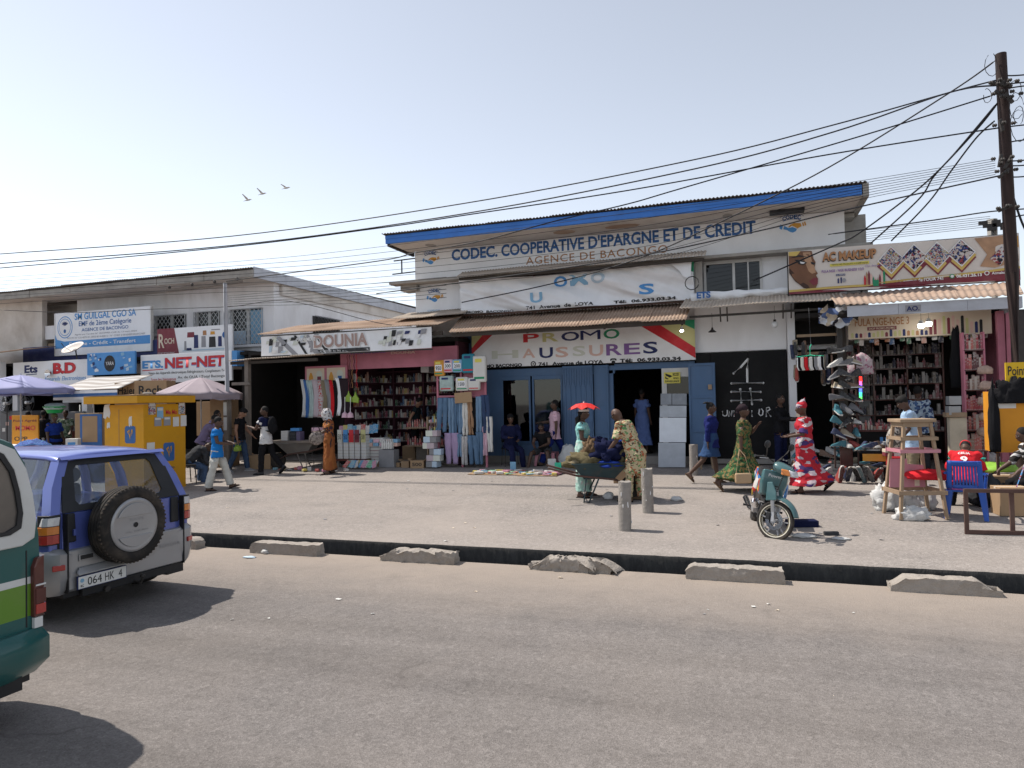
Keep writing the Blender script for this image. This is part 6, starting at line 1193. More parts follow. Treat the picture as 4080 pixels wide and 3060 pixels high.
P_green = person('woman in green print flared dress and dark head wrap carrying a long-strapped bag', gp(2968, 1958), 84, 1.66, fem=1, hair=None, wear=(('shirt', 'p_green', {'len': .1, 'inf': .025, 'sleeve': 1.0}), ('skirt', 'p_green', {'hem': .17, 'inf': .03, 'flare': .2, 'wave': .1}), ('wrap', 'c_wrap_dark', {'tail': 1})), shoes=SB, hip=(20, -26), knee=(4, 18), sh=(22, -6), el=(118, 8), inw=(30, 0))
P_dk = person('woman in black top and dark jeans holding pale shoe soles by the black doors', G2(3112, 17.0), 62, 1.7, fem=1, hair='short', wear=(('shirt', 'c_black', {'sleeve': 1.9, 'len': .1}), ('trousers', 'c_navy', {'inf': .02, 'flare': .02})), sh=(25, 30), el=(70, 62), inw=(5, 10))
P_red = person('woman in red and white print dress with matching head wrap', gp(3212, 1962), -84, 1.66, fem=1, wide=1.1, hair=None, wear=(('shirt', 'p_red', {'len': .12, 'inf': .035, 'sleeve': .95, 'flare': .02}), ('skirt', 'p_red', {'hem': .14, 'inf': .03, 'flare': .1, 'wave': .06}), ('wrap', 'p_red', {'knot': 1})), shoes=SN, hip=(8, -18), knee=(2, 26), sh=(10, 10), el=(70, 70), inw=(15, 15), head=(0, 14))
P_sky = person('man in light blue shirt shopping behind the tall wooden stool', gnd(at(3632, 1700, 14.6).x, 14.6), -80, 1.72, hair='full', wear=(('shirt', 'c_skyshirt', {'len': .2, 'inf': .028, 'sleeve': .9}), ('trousers', 'c_khaki', {'inf': .03})), lean=6, sh=(14, 10), el=(30, 25), head=(0, 26))
person('person in blue checked shirt facing the cosmetics counter', gnd(at(3660, 1700, 17.0).x, 17.0), 170, 1.8, wear=(('shirt', 'p_plaid', {'sleeve': 1.9, 'len': .16}), ('trousers', 'c_dark_grey')))
P_cap = person('seated person in red shirt and red cap with back turned on a blue chair', gp(3858, 2040)+Vector((0, .15, 0)), 176, 1.7, wear=(('shirt', 'c_red', {'len': .14, 'inf': .03, 'sleeve': .9}), ('trousers', 'c_black'), ('cap', 'c_red', {})), sit=.47, lean=34, hip=(70, 70), knee=(76, 76), hab=(14, 14), sh=(40, 45), el=(40, 40), head=(0, 38))
person('seated person in black sleeves with white bands cut by the frame edge', gnd(at(4145, 1800, 13.2).x, 13.2), -60, 1.7, wear=(('shirt', 'p_stripe', {'sleeve': 1.2, 'len': .12}), ('trousers', 'c_black')), sit=.5, hip=(75, 75), knee=(75, 75), sh=(50, 50), el=(25, 25), lean=20)
P_wt = person('man in white tee and dark red-striped shorts standing at the far shops', G2(112, 16.3), 165, 1.7, wear=(('shirt', 'c_white', {'len': .16, 'inf': .024, 'sleeve': .6}), ('trousers', 'c_black', {'len': -.1, 'inf': .03})), sh=(18, 5), el=(50, 15))
P_bas = person('woman in royal blue tee balancing a green basin on her head', G2(216, 15.4), 35, 1.64, fem=1, wide=1.15, hair=None, wear=(('shirt', 'c_blue', {'len': .14, 'inf': .024, 'sleeve': .8}), ('skirt', 'c_black', {'hem': .2}), ('wrap', 'c_olive', {})), sh=(5, 5), head=(0, 5))
person('person in green mottled shirt standing behind the basin carrier', G2(262, 16.6), -20, 1.7, wear=(('shirt', 'p_camo', {'len': .14, 'sleeve': .7}), ('trousers', 'c_black')), sh=(20, 20), el=(40, 40))
person('person in black top beside the far shop with a strap over the shoulder', G2(172, 16.9), 150, 1.68, wear=(('shirt', 'c_black', {'len': .14, 'sleeve': .7}), ('trousers', 'c_dark_grey')))
# driver inside the blue car
dv = person('driver silhouetted behind the wheel of the blue car', Vector((-7.9, 5.42, .28)), 0, 1.7, wear=(('shirt', 'c_dark_grey', {'sleeve': .9}), ('trousers', 'c_black')), sit=.32, hip=(80, 80), knee=(60, 60), sh=(60, 60), el=(20, 20)); dv[0].rotation_euler = (0, 0, R(-86))
# things worn or printed
o, J = P_umb; k = J['k']; hc = J['head']*k; b = MB(); n = 16; top = hc+Vector((0, 0, .2)); ring = []
for q in range(n): t = 2*math.pi*q/n; r_ = .31 if q % 2 == 0 else .25; ring.append(hc+Vector((r_*math.cos(t), r_*math.sin(t), .10-(.03 if q % 2 == 0 else -.02))))
mid = [hc+Vector((.15*math.cos(2*math.pi*q/n), .15*math.sin(2*math.pi*q/n), .175)) for q in range(n)]
b.add([top]+mid+ring, [(0, 1+q, 1+(q+1) % n) for q in range(n)]+[(1+q, 1+n+q, 1+n+(q+1) % n, 1+(q+1) % n) for q in range(n)]); hat = b.build('umbrella_hat', mat('hat_red', (.62, .03, .025), .6, .1), o, solid=.004)
MB().cyl(top, top+Vector((0, 0, .03)), .012).build('finial', 'ink_white', hat); MB().lathe([(.098, .035), (.1, .075)], 20, hc, cap=False).build('head_band', 'vinyl_cream', hat, solid=.006)
for q in range(0, n, 2): MB().tube([top-Vector((0, 0, .01)), mid[q]-Vector((0, 0, .008)), ring[q]-Vector((0, 0, .006))], .003, 4).build('rib', 'c_grey', hat)
# white lettering on the red shirt
o, J = P_cap; k = J['k']
for s_, w_, z0, z1 in (('CELIA', .085, .40, .44), ('9', .05, .24, .36)):
    me = text_mesh(s_, .03); a = [v.co.x for v in me.vertices]; c = [v.co.y for v in me.vertices]; a0, a1, c0, c1 = min(a), max(a), min(c), max(c)
    for v in me.vertices:
        u = (v.co.x-a0)/(a1-a0)*2-1; d = z0+(z1-z0)*(v.co.y-c0)/(c1-c0); v.co = J['sp'](d, -u*w_, .158-.25*(u*w_)**2/.1)*k
    me.materials.append(MC['ink_white']); q = bpy.data.objects.new('lettering', me); place(q, me, o, False)
# ================================================================== street furniture and goods
mat('carton', (.36, .24, .14), .9, .12, 4, dirt=.2); mat('carton2', (.30, .20, .12), .9, .14, 4, dirt=.25); mat('yellow_paint', (.60, .29, .01), .6, .1, 3, dirt=.4, dcol=(.36, .2, .03), dscale=3); mat('orange_board', (.62, .26, .02), .65, .08, 3, dirt=.25, dcol=(.4, .18, .03))
mat('c_pale_pink', (.48, .40, .43), .9, .1); mat('paper', (.62, .61, .58), .8, .06, 5); mat('bag_white', (.52, .52, .51), .5, .12, 8, bump=.6, bscale=14); mat('chair_blue', (.02, .085, .38), .4, .08, 3, dirt=.15); mat('fridge_grey', (.14, .14, .145), .35, .08, 2); mat('appliance_white', (.60, .60, .60), .4, .05, 2)
mat('pole_wood', (.035, .021, .019), .8, .3, 5, stretch=(4, 4, .4), bump=.3); mat('cable', (.015, .016, .022), .6, .1); mat('stone_tile', (.42, .45, .49), .35, .2, 5, dirt=.3, dcol=(.36, .38, .4), dscale=4); mat('stone_pale', (.68, .72, .77), .35, .12, 4); mat('stone_dark', (.24, .26, .29), .35, .25, 7, dirt=.3, dcol=(.25, .26, .28), dscale=5)
mat('plastic_green', (.02, .34, .09), .35, .06); mat('hanger_green', (.05, .55, .33), .4, .05); mat('plastic_pink', (.50, .22, .26), .45, .08); mat('leather_black', (.012, .011, .012), .5, .2, 9); mat('tarp_green', (.25, .48, .06), .5, .15, 5)
def goods_mat(name, cols, rough=.45, blot=.5):
    m, nt, b = newmat(name); oi = nt.nodes.new("ShaderNodeObjectInfo"); c = _ramp(nt, oi.outputs['Random'], [(i/len(cols), q) for i, q in enumerate(cols)], True)
    v = _coord(nt, 'Object'); c = _mix(nt, _ramp(nt, _noise(nt, 22, 2, v), [(.52, (0, 0, 0)), (.55, (blot,)*3)]), c, (.45, .43, .4)); nt.links.new(c, b.inputs['Base Color']); b.inputs['Roughness'].default_value = rough; return m
goods_mat('goods', [(.45, .40, .36), (.10, .03, .03), (.05, .05, .07), (.5, .48, .45), (.32, .12, .05), (.05, .1, .2), (.4, .3, .1), (.3, .08, .12), (.55, .53, .5), (.06, .14, .08), (.03, .03, .03), (.45, .25, .2)]); goods_mat('goods_dark', [(.03, .03, .035), (.16, .05, .06), (.3, .28, .26), (.08, .05, .04), (.2, .17, .14), (.05, .05, .08), (.25, .10, .11), (.35, .32, .3)]); goods_mat('goods_bright', [(.5, .1, .08), (.05, .25, .45), (.55, .45, .08), (.55, .54, .52), (.1, .35, .2), (.5, .2, .3), (.6, .58, .55), (.2, .4, .5), (.55, .53, .5)]); goods_mat('goods_red', [(.35, .05, .06), (.45, .12, .1), (.3, .2, .16), (.5, .42, .36), (.12, .04, .04), (.4, .1, .14)])
goods_mat('shoe_mix', [(.012, .012, .014), (.02, .03, .08), (.45, .44, .42), (.14, .08, .05), (.03, .03, .035), (.30, .25, .18), (.35, .06, .05), (.04, .16, .2), (.12, .12, .13), (.02, .02, .02)], .6, .06)
def lump(name, label, c, size, m, seed=1, cat='cloth', group=None, amp=.25, fr=3.2, n=30, par=None):
    """soft heap: ellipsoid pushed about by noise, flat underneath"""
    b = MB(); b.ell((0, 0, 0), 1, n=n, m=n//2); vs2 = []
    for p in b.v:
        p = Vector(p); q = p*(1+amp*noise.noise(p*fr*.5+Vector((seed, 0, 0)))+amp*.55*noise.noise(p*fr*1.3+Vector((0, seed, 0)))+amp*.35*abs(noise.noise(p*fr*2.2+Vector((0, 0, seed)))))
        vs2.append((c[0]+q.x*size[0], c[1]+q.y*size[1], c[2]+max(-.6, q.z)*size[2]+.6*size[2]))
    b.v = vs2; o = b.build(name, m, par, world=par is not None)
    o.data.polygons.foreach_set('use_smooth', [True]*len(o.data.polygons))
    if par is None: tag(o, label, cat, group)
    return o
def carton(label, c, d, rz=0, m='carton', text=None, tm='ink_black', group=None, open_=False, name='carton', cat='carton', tape=True):
    t = thing(name, label, cat, c, rz, group); w_, dp, h_ = d
    MB().box2(-w_/2, w_/2, -dp/2, dp/2, 0, h_).build('box', m, t, bevel=.006)
    if tape: MB().box2(-w_/2-.002, w_/2+.002, -.03, .03, h_-.03, h_+.002).build('tape', 'ink_cream', t)
    if open_:
        for s in (-1, 1): MB().beam((s*w_/2, -dp/2, h_), (s*(w_/2+.09), -dp/2+.01, h_+.04), .006, dp*.9).build('flap', m, t) if False else MB().add([(s*w_/2, -dp/2, h_), (s*w_/2, dp/2, h_), (s*(w_/2+.08), dp/2, h_+.05), (s*(w_/2+.08), -dp/2, h_+.05)], [(0, 1, 2, 3)]).build('flap', m, t, solid=.006)
    if text:
        me = text_mesh(text, .02); a = [v.co.x for v in me.vertices]; c2 = [v.co.y for v in me.vertices]; a0, a1, c0, c1 = min(a), max(a), min(c2), max(c2)
        for v in me.vertices: v.co = Vector((-w_*.36+w_*.72*(v.co.x-a0)/(a1-a0), -dp/2-.004, h_*.3+min(h_*.45, w_*.72*(c1-c0)/(a1-a0)*1.4)*(v.co.y-c0)/(c1-c0)))
        me.materials.append(MC[tm]); o = bpy.data.objects.new('lettering', me); place(o, me, t, False)
    return t
XR = lambda px, Y: at(px, 1700, Y).x
# ---------------------------------------------------------------- bollards
for (px, py, h_, lbl, tl) in ((2490, 2112, .72, 'tall grey concrete bollard closest to the kerb', 1.2), (2583, 2042, .73, 'scuffed concrete bollard right behind the printed tunic man', -1.0), (2765, 1893, .68, 'brownish concrete bollard in front of the open blue door', .4)):
    p = gp(px, py); b = MB(); rings = []
    for i in range(13):
        z = -.03+(h_+.03)*i/12; rings.append([Vector((p.x+math.sin(R(tl))*z, p.y, p.z+z))+Vector(((.094+.006*noise.noise((k*.37, i*.41, px*.13)))*math.cos(k*.2618), (.094+.006*noise.noise((k*.37, i*.41, px*.13)))*math.sin(k*.2618), .02*noise.noise((k*.37, 3.3, px*.13)) if i == 12 else 0)) for k in range(24)])
    b.loft(rings); o = b.build('bollard', mat('bollard', (.30, .275, .25), .95, .2, 5, bump=.7, bscale=30, dirt=.5, dcol=(.13, .115, .1), dscale=5), None, smooth=True); tag(o, lbl, 'bollard', 'concrete bollards')
    for k in range(5): t_ = random.uniform(-1.6, 1.2); z = h_*random.uniform(.1, .9); MB().ell((.0945*math.cos(t_-.6), .0945*math.sin(t_-.6), z+.03), (.008, .01, random.uniform(.01, .04)), n=6, m=4).build('paint_fleck', 'ink_white', o)
# ---------------------------------------------------------------- yellow kiosk
kx0, kx1, ky0, ky1 = -13.72, -12.6, 12.0, 13.2; kz0, kz1 = gz(12.0)-.02, 2.22
ki = thing('kiosk', 'yellow wooden phone-credit kiosk with torn posters and blue emblems', 'kiosk', ((kx0+kx1)/2, (ky0+ky1)/2, gz(12)))
K = lambda n_, x0, x1, y0, y1, z0, z1, m='yellow_paint', **k: MB().box2(x0, x1, y0, y1, z0, z1).build(n_, m, ki, world=True, **k)
K('front_wall', kx0, kx1, ky0, ky0+.05, kz0, kz1); K('side_wall', kx1-.05, kx1, ky0+.05, ky1, kz0, kz1); K('side_wall', kx0, kx0+.05, ky0+.05, ky1, kz0, kz1); K('back_wall', kx0+.05, kx1-.05, ky1-.05, ky1, kz0, kz1)
K('roof', kx0-.3, kx1+.12, ky0-.28, ky1+.2, kz1+.03, kz1+.19, bevel=.01); K('roof_top', kx0-.3, kx1+.12, ky0-.28, ky1+.2, kz1+.195, kz1+.21, 'carton')
for x in (kx0+.42,): K('door_seam', x-.006, x+.006, ky0-.004, ky0, kz0+.1, kz1-.1, 'carton2')
K('corner_post', kx1-.06, kx1+.012, ky0-.012, ky0+.06, kz0, kz1)
def polyX(name, pts, m, par, th=.004): MB().add([(kx1+th, y, z) for y, z in pts], [tuple(range(len(pts)))]).build(name, m, par, world=True, fix=False)
def emblem(F, par):
    """navy rounded square with a yellow folded mark; F(u,v,layer) -> point"""
    rr = [(-.8, -1), (.8, -1), (1, -.8), (1, .8), (.8, 1), (-.8, 1), (-1, .8), (-1, -.8)]
    for m_, pts, l in (('ink_blue', rr, 1), ('yellow_paint', [(-.55, .35), (-.1, .6), (.1, .1), (0, -.6), (-.15, -.1)], 2), ('ink_blue', [(-.3, .3), (-.12, .4), (.0, .15), (-.1, .0)], 3), ('yellow_paint', [(.2, .55), (.45, .65), (.5, .3), (.25, -.2), (.3, .2)], 2)):
        MB().add([F(u, v, l*.004) for u, v in pts], [tuple(range(len(pts)))]).build('emblem', m_, par, world=True, fix=False)
def kioskF(px, py, hw, hh): c = at(px, py, ky0); return lambda u, v, l: (c.x+u*hw, ky0-l, c.z+v*hh)
def kioskS(px, py, hw, hh): c = atX(px, py, kx1); return lambda u, v, l: (kx1+l, c.y+u*hw, c.z+v*hh)
emblem(kioskF(519, 1732, .15, .19), ki); emblem(kioskS(673, 1800, .16, .21), ki)
for px, py, w_, h_, m_ in ((605, 1627, .1, .14, 'goods_print'), (637, 1645, .09, .13, 'ink_faded'), (723, 1626, .1, .14, 'goods_print'), (628, 1680, .1, .1, 'ink_grey'), (665, 1678, .1, .1, 'ink_grey'), (700, 1680, .09, .11, 'paper'), (730, 1676, .09, .13, 'paper'), (600, 1790, .11, .15, 'paper'), (598, 1815, .1, .05, 'ink_navy')):
    F = kioskS(px, py, w_, h_); MB().add([F(u, v, .006+.0001*(px % 37)) for u, v in ((-1, -1), (1, -.97), (1, 1), (-.97, .98))], [(0, 1, 2, 3)]).build('poster', m_, ki, world=True, fix=False)
    if m_ in ('goods_print', 'ink_faded', 'ink_grey'): MB().add([F(u, v, .0115) for u, v in ((-.8, .4), (.8, .4), (.8, .85), (-.8, .85))], [(0, 1, 2, 3)]).build('poster_heading', 'paper', ki, world=True, fix=False)
for px, py, w_, h_ in ((426, 1640, .1, .17), (433, 1695, .05, .07), (520, 1680, .05, .12)):
    F = kioskF(px, py, w_, h_); MB().add([F(u*(1+.3*noise.noise((u*3, v*3, px))), v, .005) for u, v in ((-1, -.8), (-.4, -1), (.1, -.6), (.7, -.9), (1, -.2), (.8, .7), (1, 1), (-.6, .9), (-1, .5))], [tuple(range(9))]).build('torn_poster', 'paper', ki, world=True, fix=False)
def txtX(s, px0, py0, px1, py1, m_, bold=.02):
    a, c = atX(px0, py0, kx1), atX(px1, py1, kx1); me = text_mesh(s, bold); xs2 = [v.co.x for v in me.vertices]; ys2 = [v.co.y for v in me.vertices]; a0, a1, c0, c1 = min(xs2), max(xs2), min(ys2), max(ys2)
    for v in me.vertices: v.co = Vector((kx1+.006, a.y+(c.y-a.y)*(v.co.x-a0)/(a1-a0), a.z+(c.z-a.z)*(v.co.y-c0)/(c1-c0)))
    me.materials.append(MC[m_]); o = bpy.data.objects.new('lettering', me); place(o, me, ki, True)
txtX('Me Mo', 660, 1652, 705, 1632, 'ink_red', .03); txtX('Mo lo', 654, 1870, 695, 1855, 'ink_navy'); txtX('+1058', 655, 1885, 695, 1873, 'ink_black')
MB().lathe([(.09, 0), (.1, .02), (.1, .06), (.06, .07)], 16, (-13.0, 12.5, kz1+.21)).build('roof_weight', 'concrete', ki, world=True)
o = MB().grid(lambda u, v: (-13.35+.5*u, 12.2+.3*v, kz1+.225+.015*noise.noise((u*5, v*5, 1))), 8, 4).build('cardboard_sheet', 'carton', None, solid=.006); tag(o, 'loose cardboard sheet lying on the yellow kiosk roof', 'cardboard')
# chair beside the kiosk
def metal_chair(label, pos, rz, m='plastic_black', back=True, seat_m=None):
    t = thing('chair', label, 'chair', pos, rz)
    for x in (-.2, .2):
        for y in (-.2, .2): MB().tube([(x*1.1, y*1.15, 0), (x, y, .44)], .013, 6).build('leg', 'iron', t)
    MB().box2(-.23, .23, -.23, .23, .43, .47).build('seat', seat_m or m, t, bevel=.015)
    if back:
        for x in (-.2, .2): MB().tube([(x, .2, .44), (x, .27, .88)], .013, 6).build('back_post', 'iron', t)
        MB().grid(lambda u, v: (-.21+.42*u, .245+.03*v+.03*math.sin(math.pi*u), .6+.28*v), 8, 4).build('backrest', m, t, solid=.02, smooth=True)
    return t
metal_chair('black metal chair of the hunched man at the kiosk', gp(732, 1928), face_rz(-12.6, 12.9, 105))
metal_chair('dark metal chair under the man in the blue suit', gnd(XR(2036, 17.25), 17.25), face_rz(-6, 17.2, 12))
def plastic_chair(name, label, pos, rz, m, h_=.43, back=True, cat='chair'):
    t = thing(name, label, cat, pos, rz); W_ = .23
    for x in (-1, 1):
        for y in (-1, 1): MB().loft([[(x*(.25+.0)+dx, y*.25+dy, 0) for dx, dy in ((-.03, -.025), (.03, -.025), (.03, .025), (-.03, .025))], [(x*.2+dx, y*.2+dy, h_) for dx, dy in ((-.045, -.04), (.045, -.04), (.045, .04), (-.045, .04))]]).build('leg', m, t, bevel=.006)
    MB().box2(-.24, .24, -.23, .23, h_-.03, h_).build('seat', m, t, bevel=.02, seg=3)
    if back:
        f = lambda u, v: (-(.23-.02*v)+2*(.23-.02*v)*u, .22+.12*v+.05*(1-(2*u-1)**2), h_+.02+.42*v)
        for u0, u1 in ((0, .14), (.86, 1)): MB().grid(lambda u, v: f(u0+(u1-u0)*u, v), 3, 8).build('back_side', m, t, solid=.022, smooth=True)
        MB().grid(lambda u, v: f(u, .82+.18*v), 12, 3).build('back_top', m, t, solid=.022, smooth=True); MB().grid(lambda u, v: f(.16+.68*u, .02+.12*v), 10, 2).build('back_bottom', m, t, solid=.018, smooth=True)
        for q in range(8): u0 = .17+.085*q; MB().grid(lambda u, v: f(u0+.055*u, .12+.72*v), 1, 6).build('back_slat', m, t, solid=.016)
        for s in (-1, 1): MB().tube([(s*.24, .24, h_+.25), (s*.27, .0, h_+.22), (s*.26, -.2, h_+.18), (s*.24, -.21, h_-.02)], .022, 8).build('armrest', m, t, smooth=True)
    return t
plastic_chair('plastic_chair', 'blue plastic garden chair under the red-shirted person', gp(3852, 2062), face_rz(2.85, 11.9, 178), 'chair_blue')
plastic_chair('plastic_stool', 'dusty pink plastic stool under the boy in black', gnd(XR(2178, 17.45), 17.45), 0, 'plastic_pink', .34, False, 'stool')
t = plastic_chair('wooden_stool', 'small brown wooden stool beside the open blue door', gnd(XR(2812, 17.1), 17.1), 8, 'wood_raw', .42, False, 'stool'); t.scale = (.55, .55, 1)
# ---------------------------------------------------------------- parasols, striped canopy
def parasol(label, c, r_, ztop, zrim, m, n=8, tiltd=0):
    t = thing('parasol', label, 'parasol', (c[0], c[1], gz(c[1])), 0); c = Vector((c[0], c[1], 0))
    for k in range(n):
        a0, a1 = 2*math.pi*k/n+.2, 2*math.pi*(k+1)/n+.2
        def f(u, v):
            a_ = a0+(a1-a0)*u; rr = r_*v*(1-.045*math.sin(math.pi*u)*v); z = ztop-(ztop-zrim)*(v**1.25)-.06*math.sin(math.pi*u)*v*(1-v*.3)
            return c+Vector((rr*math.cos(a_), rr*math.sin(a_), z+tiltd*rr*math.cos(a_)))
        MB().grid(f, 6, 8).build('panel', m, t, world=True, smooth=True, solid=.004, fix=False)
        MB().tube([f(0, q/5)-Vector((0, 0, .02)) for q in range(1, 6)], .006, 4).build('rib', 'white_metal', t, world=True)
        MB().add([f(u/4, 1) for u in range(5)]+[f(u/4, 1)-Vector((0, 0, .14+.02*math.sin(u*2))) for u in range(4, -1, -1)], [tuple(range(10))]).build('valance', m, t, world=True)
    MB().cyl((c.x, c.y, gz(c.y)), (c.x, c.y, ztop+.05), .022).build('pole', 'white_metal', t, world=True)
parasol('big blue-lavender parasol standing before the Ets B.D board', (-20.4, 15.0), 1.5, 3.2, 2.78, mat('par_blue', (.26, .27, .46), .7, .12, 2, trans=0))
parasol('faded grey-purple parasol between the yellow kiosk and the metal pole', (-14.25, 15.5), 1.12, 2.95, 2.52, mat('par_grey', (.30, .25, .28), .75, .15, 2), tiltd=-.03)
ca = thing('striped_awning', 'white awning with blue edge stripes over the far electronics shop', 'awning', (-18.8, 16.5, 2.7)); m, nt, b = newmat('awn_stripe'); v = _coord(nt, 'Object'); sx = nt.nodes.new("ShaderNodeSeparateXYZ"); nt.links.new(v, sx.inputs[0]); s_ = _math(nt, 'FRACT', _math(nt, 'MULTIPLY', sx.outputs[1], 3.2)); nt.links.new(_ramp(nt, s_, [(0, (.42, .41, .40)), (.5, (.24, .21, .19))], True), b.inputs['Base Color'])
MB().grid(lambda u, v: (-20.1+2.55*u-.75*v*(1-u)*0, 15.8+1.3*v, 2.72+.45*v+.03*math.sin(9*u)*math.sin(3*v)), 18, 8).build('canopy', 'awn_stripe', ca, world=True, smooth=True, solid=.01, fix=False)
for z0, z1, m_ in ((2.62, 2.70, 'vinyl'), (2.52, 2.619, 'ink_blue'), (2.44, 2.519, 'vinyl')): MB().grid(lambda u, v: (-20.1+2.55*u, 15.79+.01*math.sin(u*30), z0+(z1-z0)*v), 30, 1).build('valance', m_, ca, world=True, solid=.005)
for x in (-18.6,): MB().tube([(x, 15.85, 2.7), (x+.03, 15.9, 1.6), (x, 15.85, gz(15.8))], .03, 8).build('post', 'white_metal', ca, world=True)
# ---------------------------------------------------------------- electronics shop goods
for (px, Y, z, w_, h_, txt_, lbl) in ((528, 16.6, 2.42, .75, .5, 'Haier', 'Haier carton on top of the pile behind the kiosk, shorter of the two'), (620, 16.6, 2.36, .95, .6, 'Roch', 'wide Roch carton on top of the pile behind the kiosk')):
    for q, (zz, l2) in enumerate(((z, lbl), (z-.78, lbl.replace('on top of', 'in the middle of')), (z-1.56, lbl.replace('on top of', 'at the bottom of')))): carton(l2, (XR(px, Y), Y, max(zz, gz(Y))), (w_, .6, h_ if q == 0 else .77), 20, text=txt_ if q == 0 else None, group='appliance cartons')
for (px, Y, z, d, lbl, m_) in ((372, 15.2, .98, (.75, .5, 1.05), 'tall appliance carton with blue border left of the kiosk', 'carton'), (418, 15.9, 1.0, (.5, .5, 1.0), 'plain tall carton tucked behind the kiosk wall', 'carton2'), (372, 15.1, gz(15), (.95, .6, .6), 'low red-striped carton under the tall blue-bordered one', 'carton2'), (895, 16.6, 1.5, (.6, .5, .85), 'brown carton stacked above another behind the metal pole', 'carton2'), (892, 16.6, gz(16.6), (.65, .55, 1.06), 'large brown carton standing behind the metal pole', 'carton2'), (840, 16.9, 1.3, (.6, .5, 1.0), 'brown carton left of the pole behind the purple-shirted people', 'carton')): carton(lbl, (XR(px, Y), Y, z), d, 12, m_)
t = thing('product_box', 'upright white box with blue print beside the kiosk cartons', 'box', gnd(XR(292, 14.6), 14.6), 25); MB().box2(-.16, .16, -.1, .1, 0, 1.0).build('box', 'paper', t, bevel=.01); MB().box2(-.1, .1, -.104, -.1005, .75, .9).build('print', 'ink_sky', t); MB().box2(-.13, .1, -.104, -.1005, .1, .55).build('print', 'goods_print', t)
t = thing('display_poster', 'brown poster with blue border on the tall carton', 'poster', (XR(362, 14.9), 14.9, 1.02), 12); MB().box2(-.33, .33, 0, .02, 0, .98).build('border', 'ink_blue', t); MB().box2(-.26, .2, -.004, -.001, .2, .93).build('sheet', 'carton', t)
b_ = thing('bucket', 'black bucket with white label beside the kiosk', 'bucket', gnd(XR(388, 13.6), 13.6)); MB().lathe([(.2, 0), (.26, .42), (.27, .44), (.25, .44), (.19, .02)], 20).build('pail', 'plastic_black', b_, smooth=True); MB().box2(-.16, .02, -.27, -.262, .2, .34).build('label_sheet', 'paper', b_)
for (px, Y, h_, w_, m_, lbl) in ((58, 17.4, 1.7, .6, 'fridge_grey', 'grey refrigerator with stickers behind the white-shirted man'), (112, 17.5, 1.68, .62, 'fridge_grey', 'dark grey refrigerator next to the stickered one'), (255, 18.4, 1.9, .7, 'fridge_grey', 'grey chest freezer stack behind the basin carrier'), (300, 18.0, .95, .7, 'lamp_brown', 'dark red cabinet at the back of the electronics shop'), (160, 17.9, 1.2, .62, 'appliance_white', 'white cooker carton behind the white-shirted man'), (325, 18.2, 1.6, .55, 'fridge_grey', 'dark speaker cabinet in the shade of the striped awning'), (310, 18.6, 2.6, .7, 'appliance_white', 'white appliance high on the shop pile under the striped awning')):
    t = thing('appliance', lbl, 'appliance', gnd(XR(px, Y), Y), 20); MB().box2(-w_/2, w_/2, -.3, .3, 0 if h_ < 2 else 1.9, h_).build('cabinet', m_, t, bevel=.02); MB().box2(-w_/2+.02, w_/2-.02, -.312, -.302, max(h_*.55, 1.9 if h_ > 2 else 0), h_-.04).build('door', m_, t, bevel=.01); MB().box2(w_/2-.1, w_/2-.07, -.33, -.313, h_*.5, h_*.7).build('handle', 'chrome', t)
    if 'stickers' in lbl:
        for k in range(3): MB().box2(-.2+.12*k, -.1+.12*k, -.316, -.3125, 1.0+.2*k, 1.12+.2*k).build('sticker', ['paper', 'ink_peach', 'ink_red'][k], t)
for (px, py, Y, lbl) in ((22, 1608, 17.0, 'big black fan at the far edge under the blue parasol'), (108, 1604, 17.3, 'second black fan from the frame edge under the blue parasol')):
    p = at(px, py, Y); t = thing('fan', lbl, 'fan', p)
    for q, r_ in enumerate((.33, .25, .17, .09)): MB().lathe([(r_, -.004-.02*q), (r_+.008, 0-.02*q), (r_, .004-.02*q), (r_-.008, -.02*q)], 24, p, 'Y', cap=False).build('guard_ring', 'plastic_black', t, world=True)
    for q in range(3): a_ = q*2.09; MB().grid(lambda u, v: p+Vector((math.cos(a_+.8*u)*.28*v, .03+.04*u, math.sin(a_+.8*u)*.28*v)), 4, 4).build('blade', 'plastic_black', t, world=True, solid=.006)
    MB().lathe([(.01, -.07), (.05, -.06), (.05, .1), (.02, .16)], 14, p, 'Y').build('motor', 'white_metal', t, world=True); MB().cyl(p-Vector((0, -.05, 0)), Vector((p.x, p.y+.05, gz(Y))), .02).build('stand', 'iron', t, world=True)
t, Q = board('agent_sign', 'orange Point A sign board behind the white-shirted man', XR(47, 15.9), XR(152, 15.9), 1.05, 2.0, 15.9, 'orange_board', .04); txt('Point Agréé', Q(.06, .76), Q(.95, .86), 'ink_maroon', t, bold=.01); txt('MOMO', Q(.15, .5), Q(.9, .66), 'ink_red', t, bold=.02); txt('OPP', Q(.1, .16), Q(.6, .3), 'ink_black', t, bold=.01); MB().box2(XR(60, 15.9), XR(70, 15.9), 15.94, 15.98, gz(16), 1.05).build('leg', 'orange_board', t, world=True); MB().box2(XR(140, 15.9), XR(150, 15.9), 15.94, 15.98, gz(16), 1.05).build('leg', 'orange_board', t, world=True)
t = thing('counter', 'red and white market counter at the far frame edge', 'counter', gnd(-21.2, 15.5)); MB().box2(-22, -20.0, 15.3, 15.9, gz(15), 1.05).build('body', 'ink_red', t, world=True); MB().box2(-22.05, -19.95, 15.25, 15.95, 1.055, 1.1).build('top', 'vinyl', t, world=True)
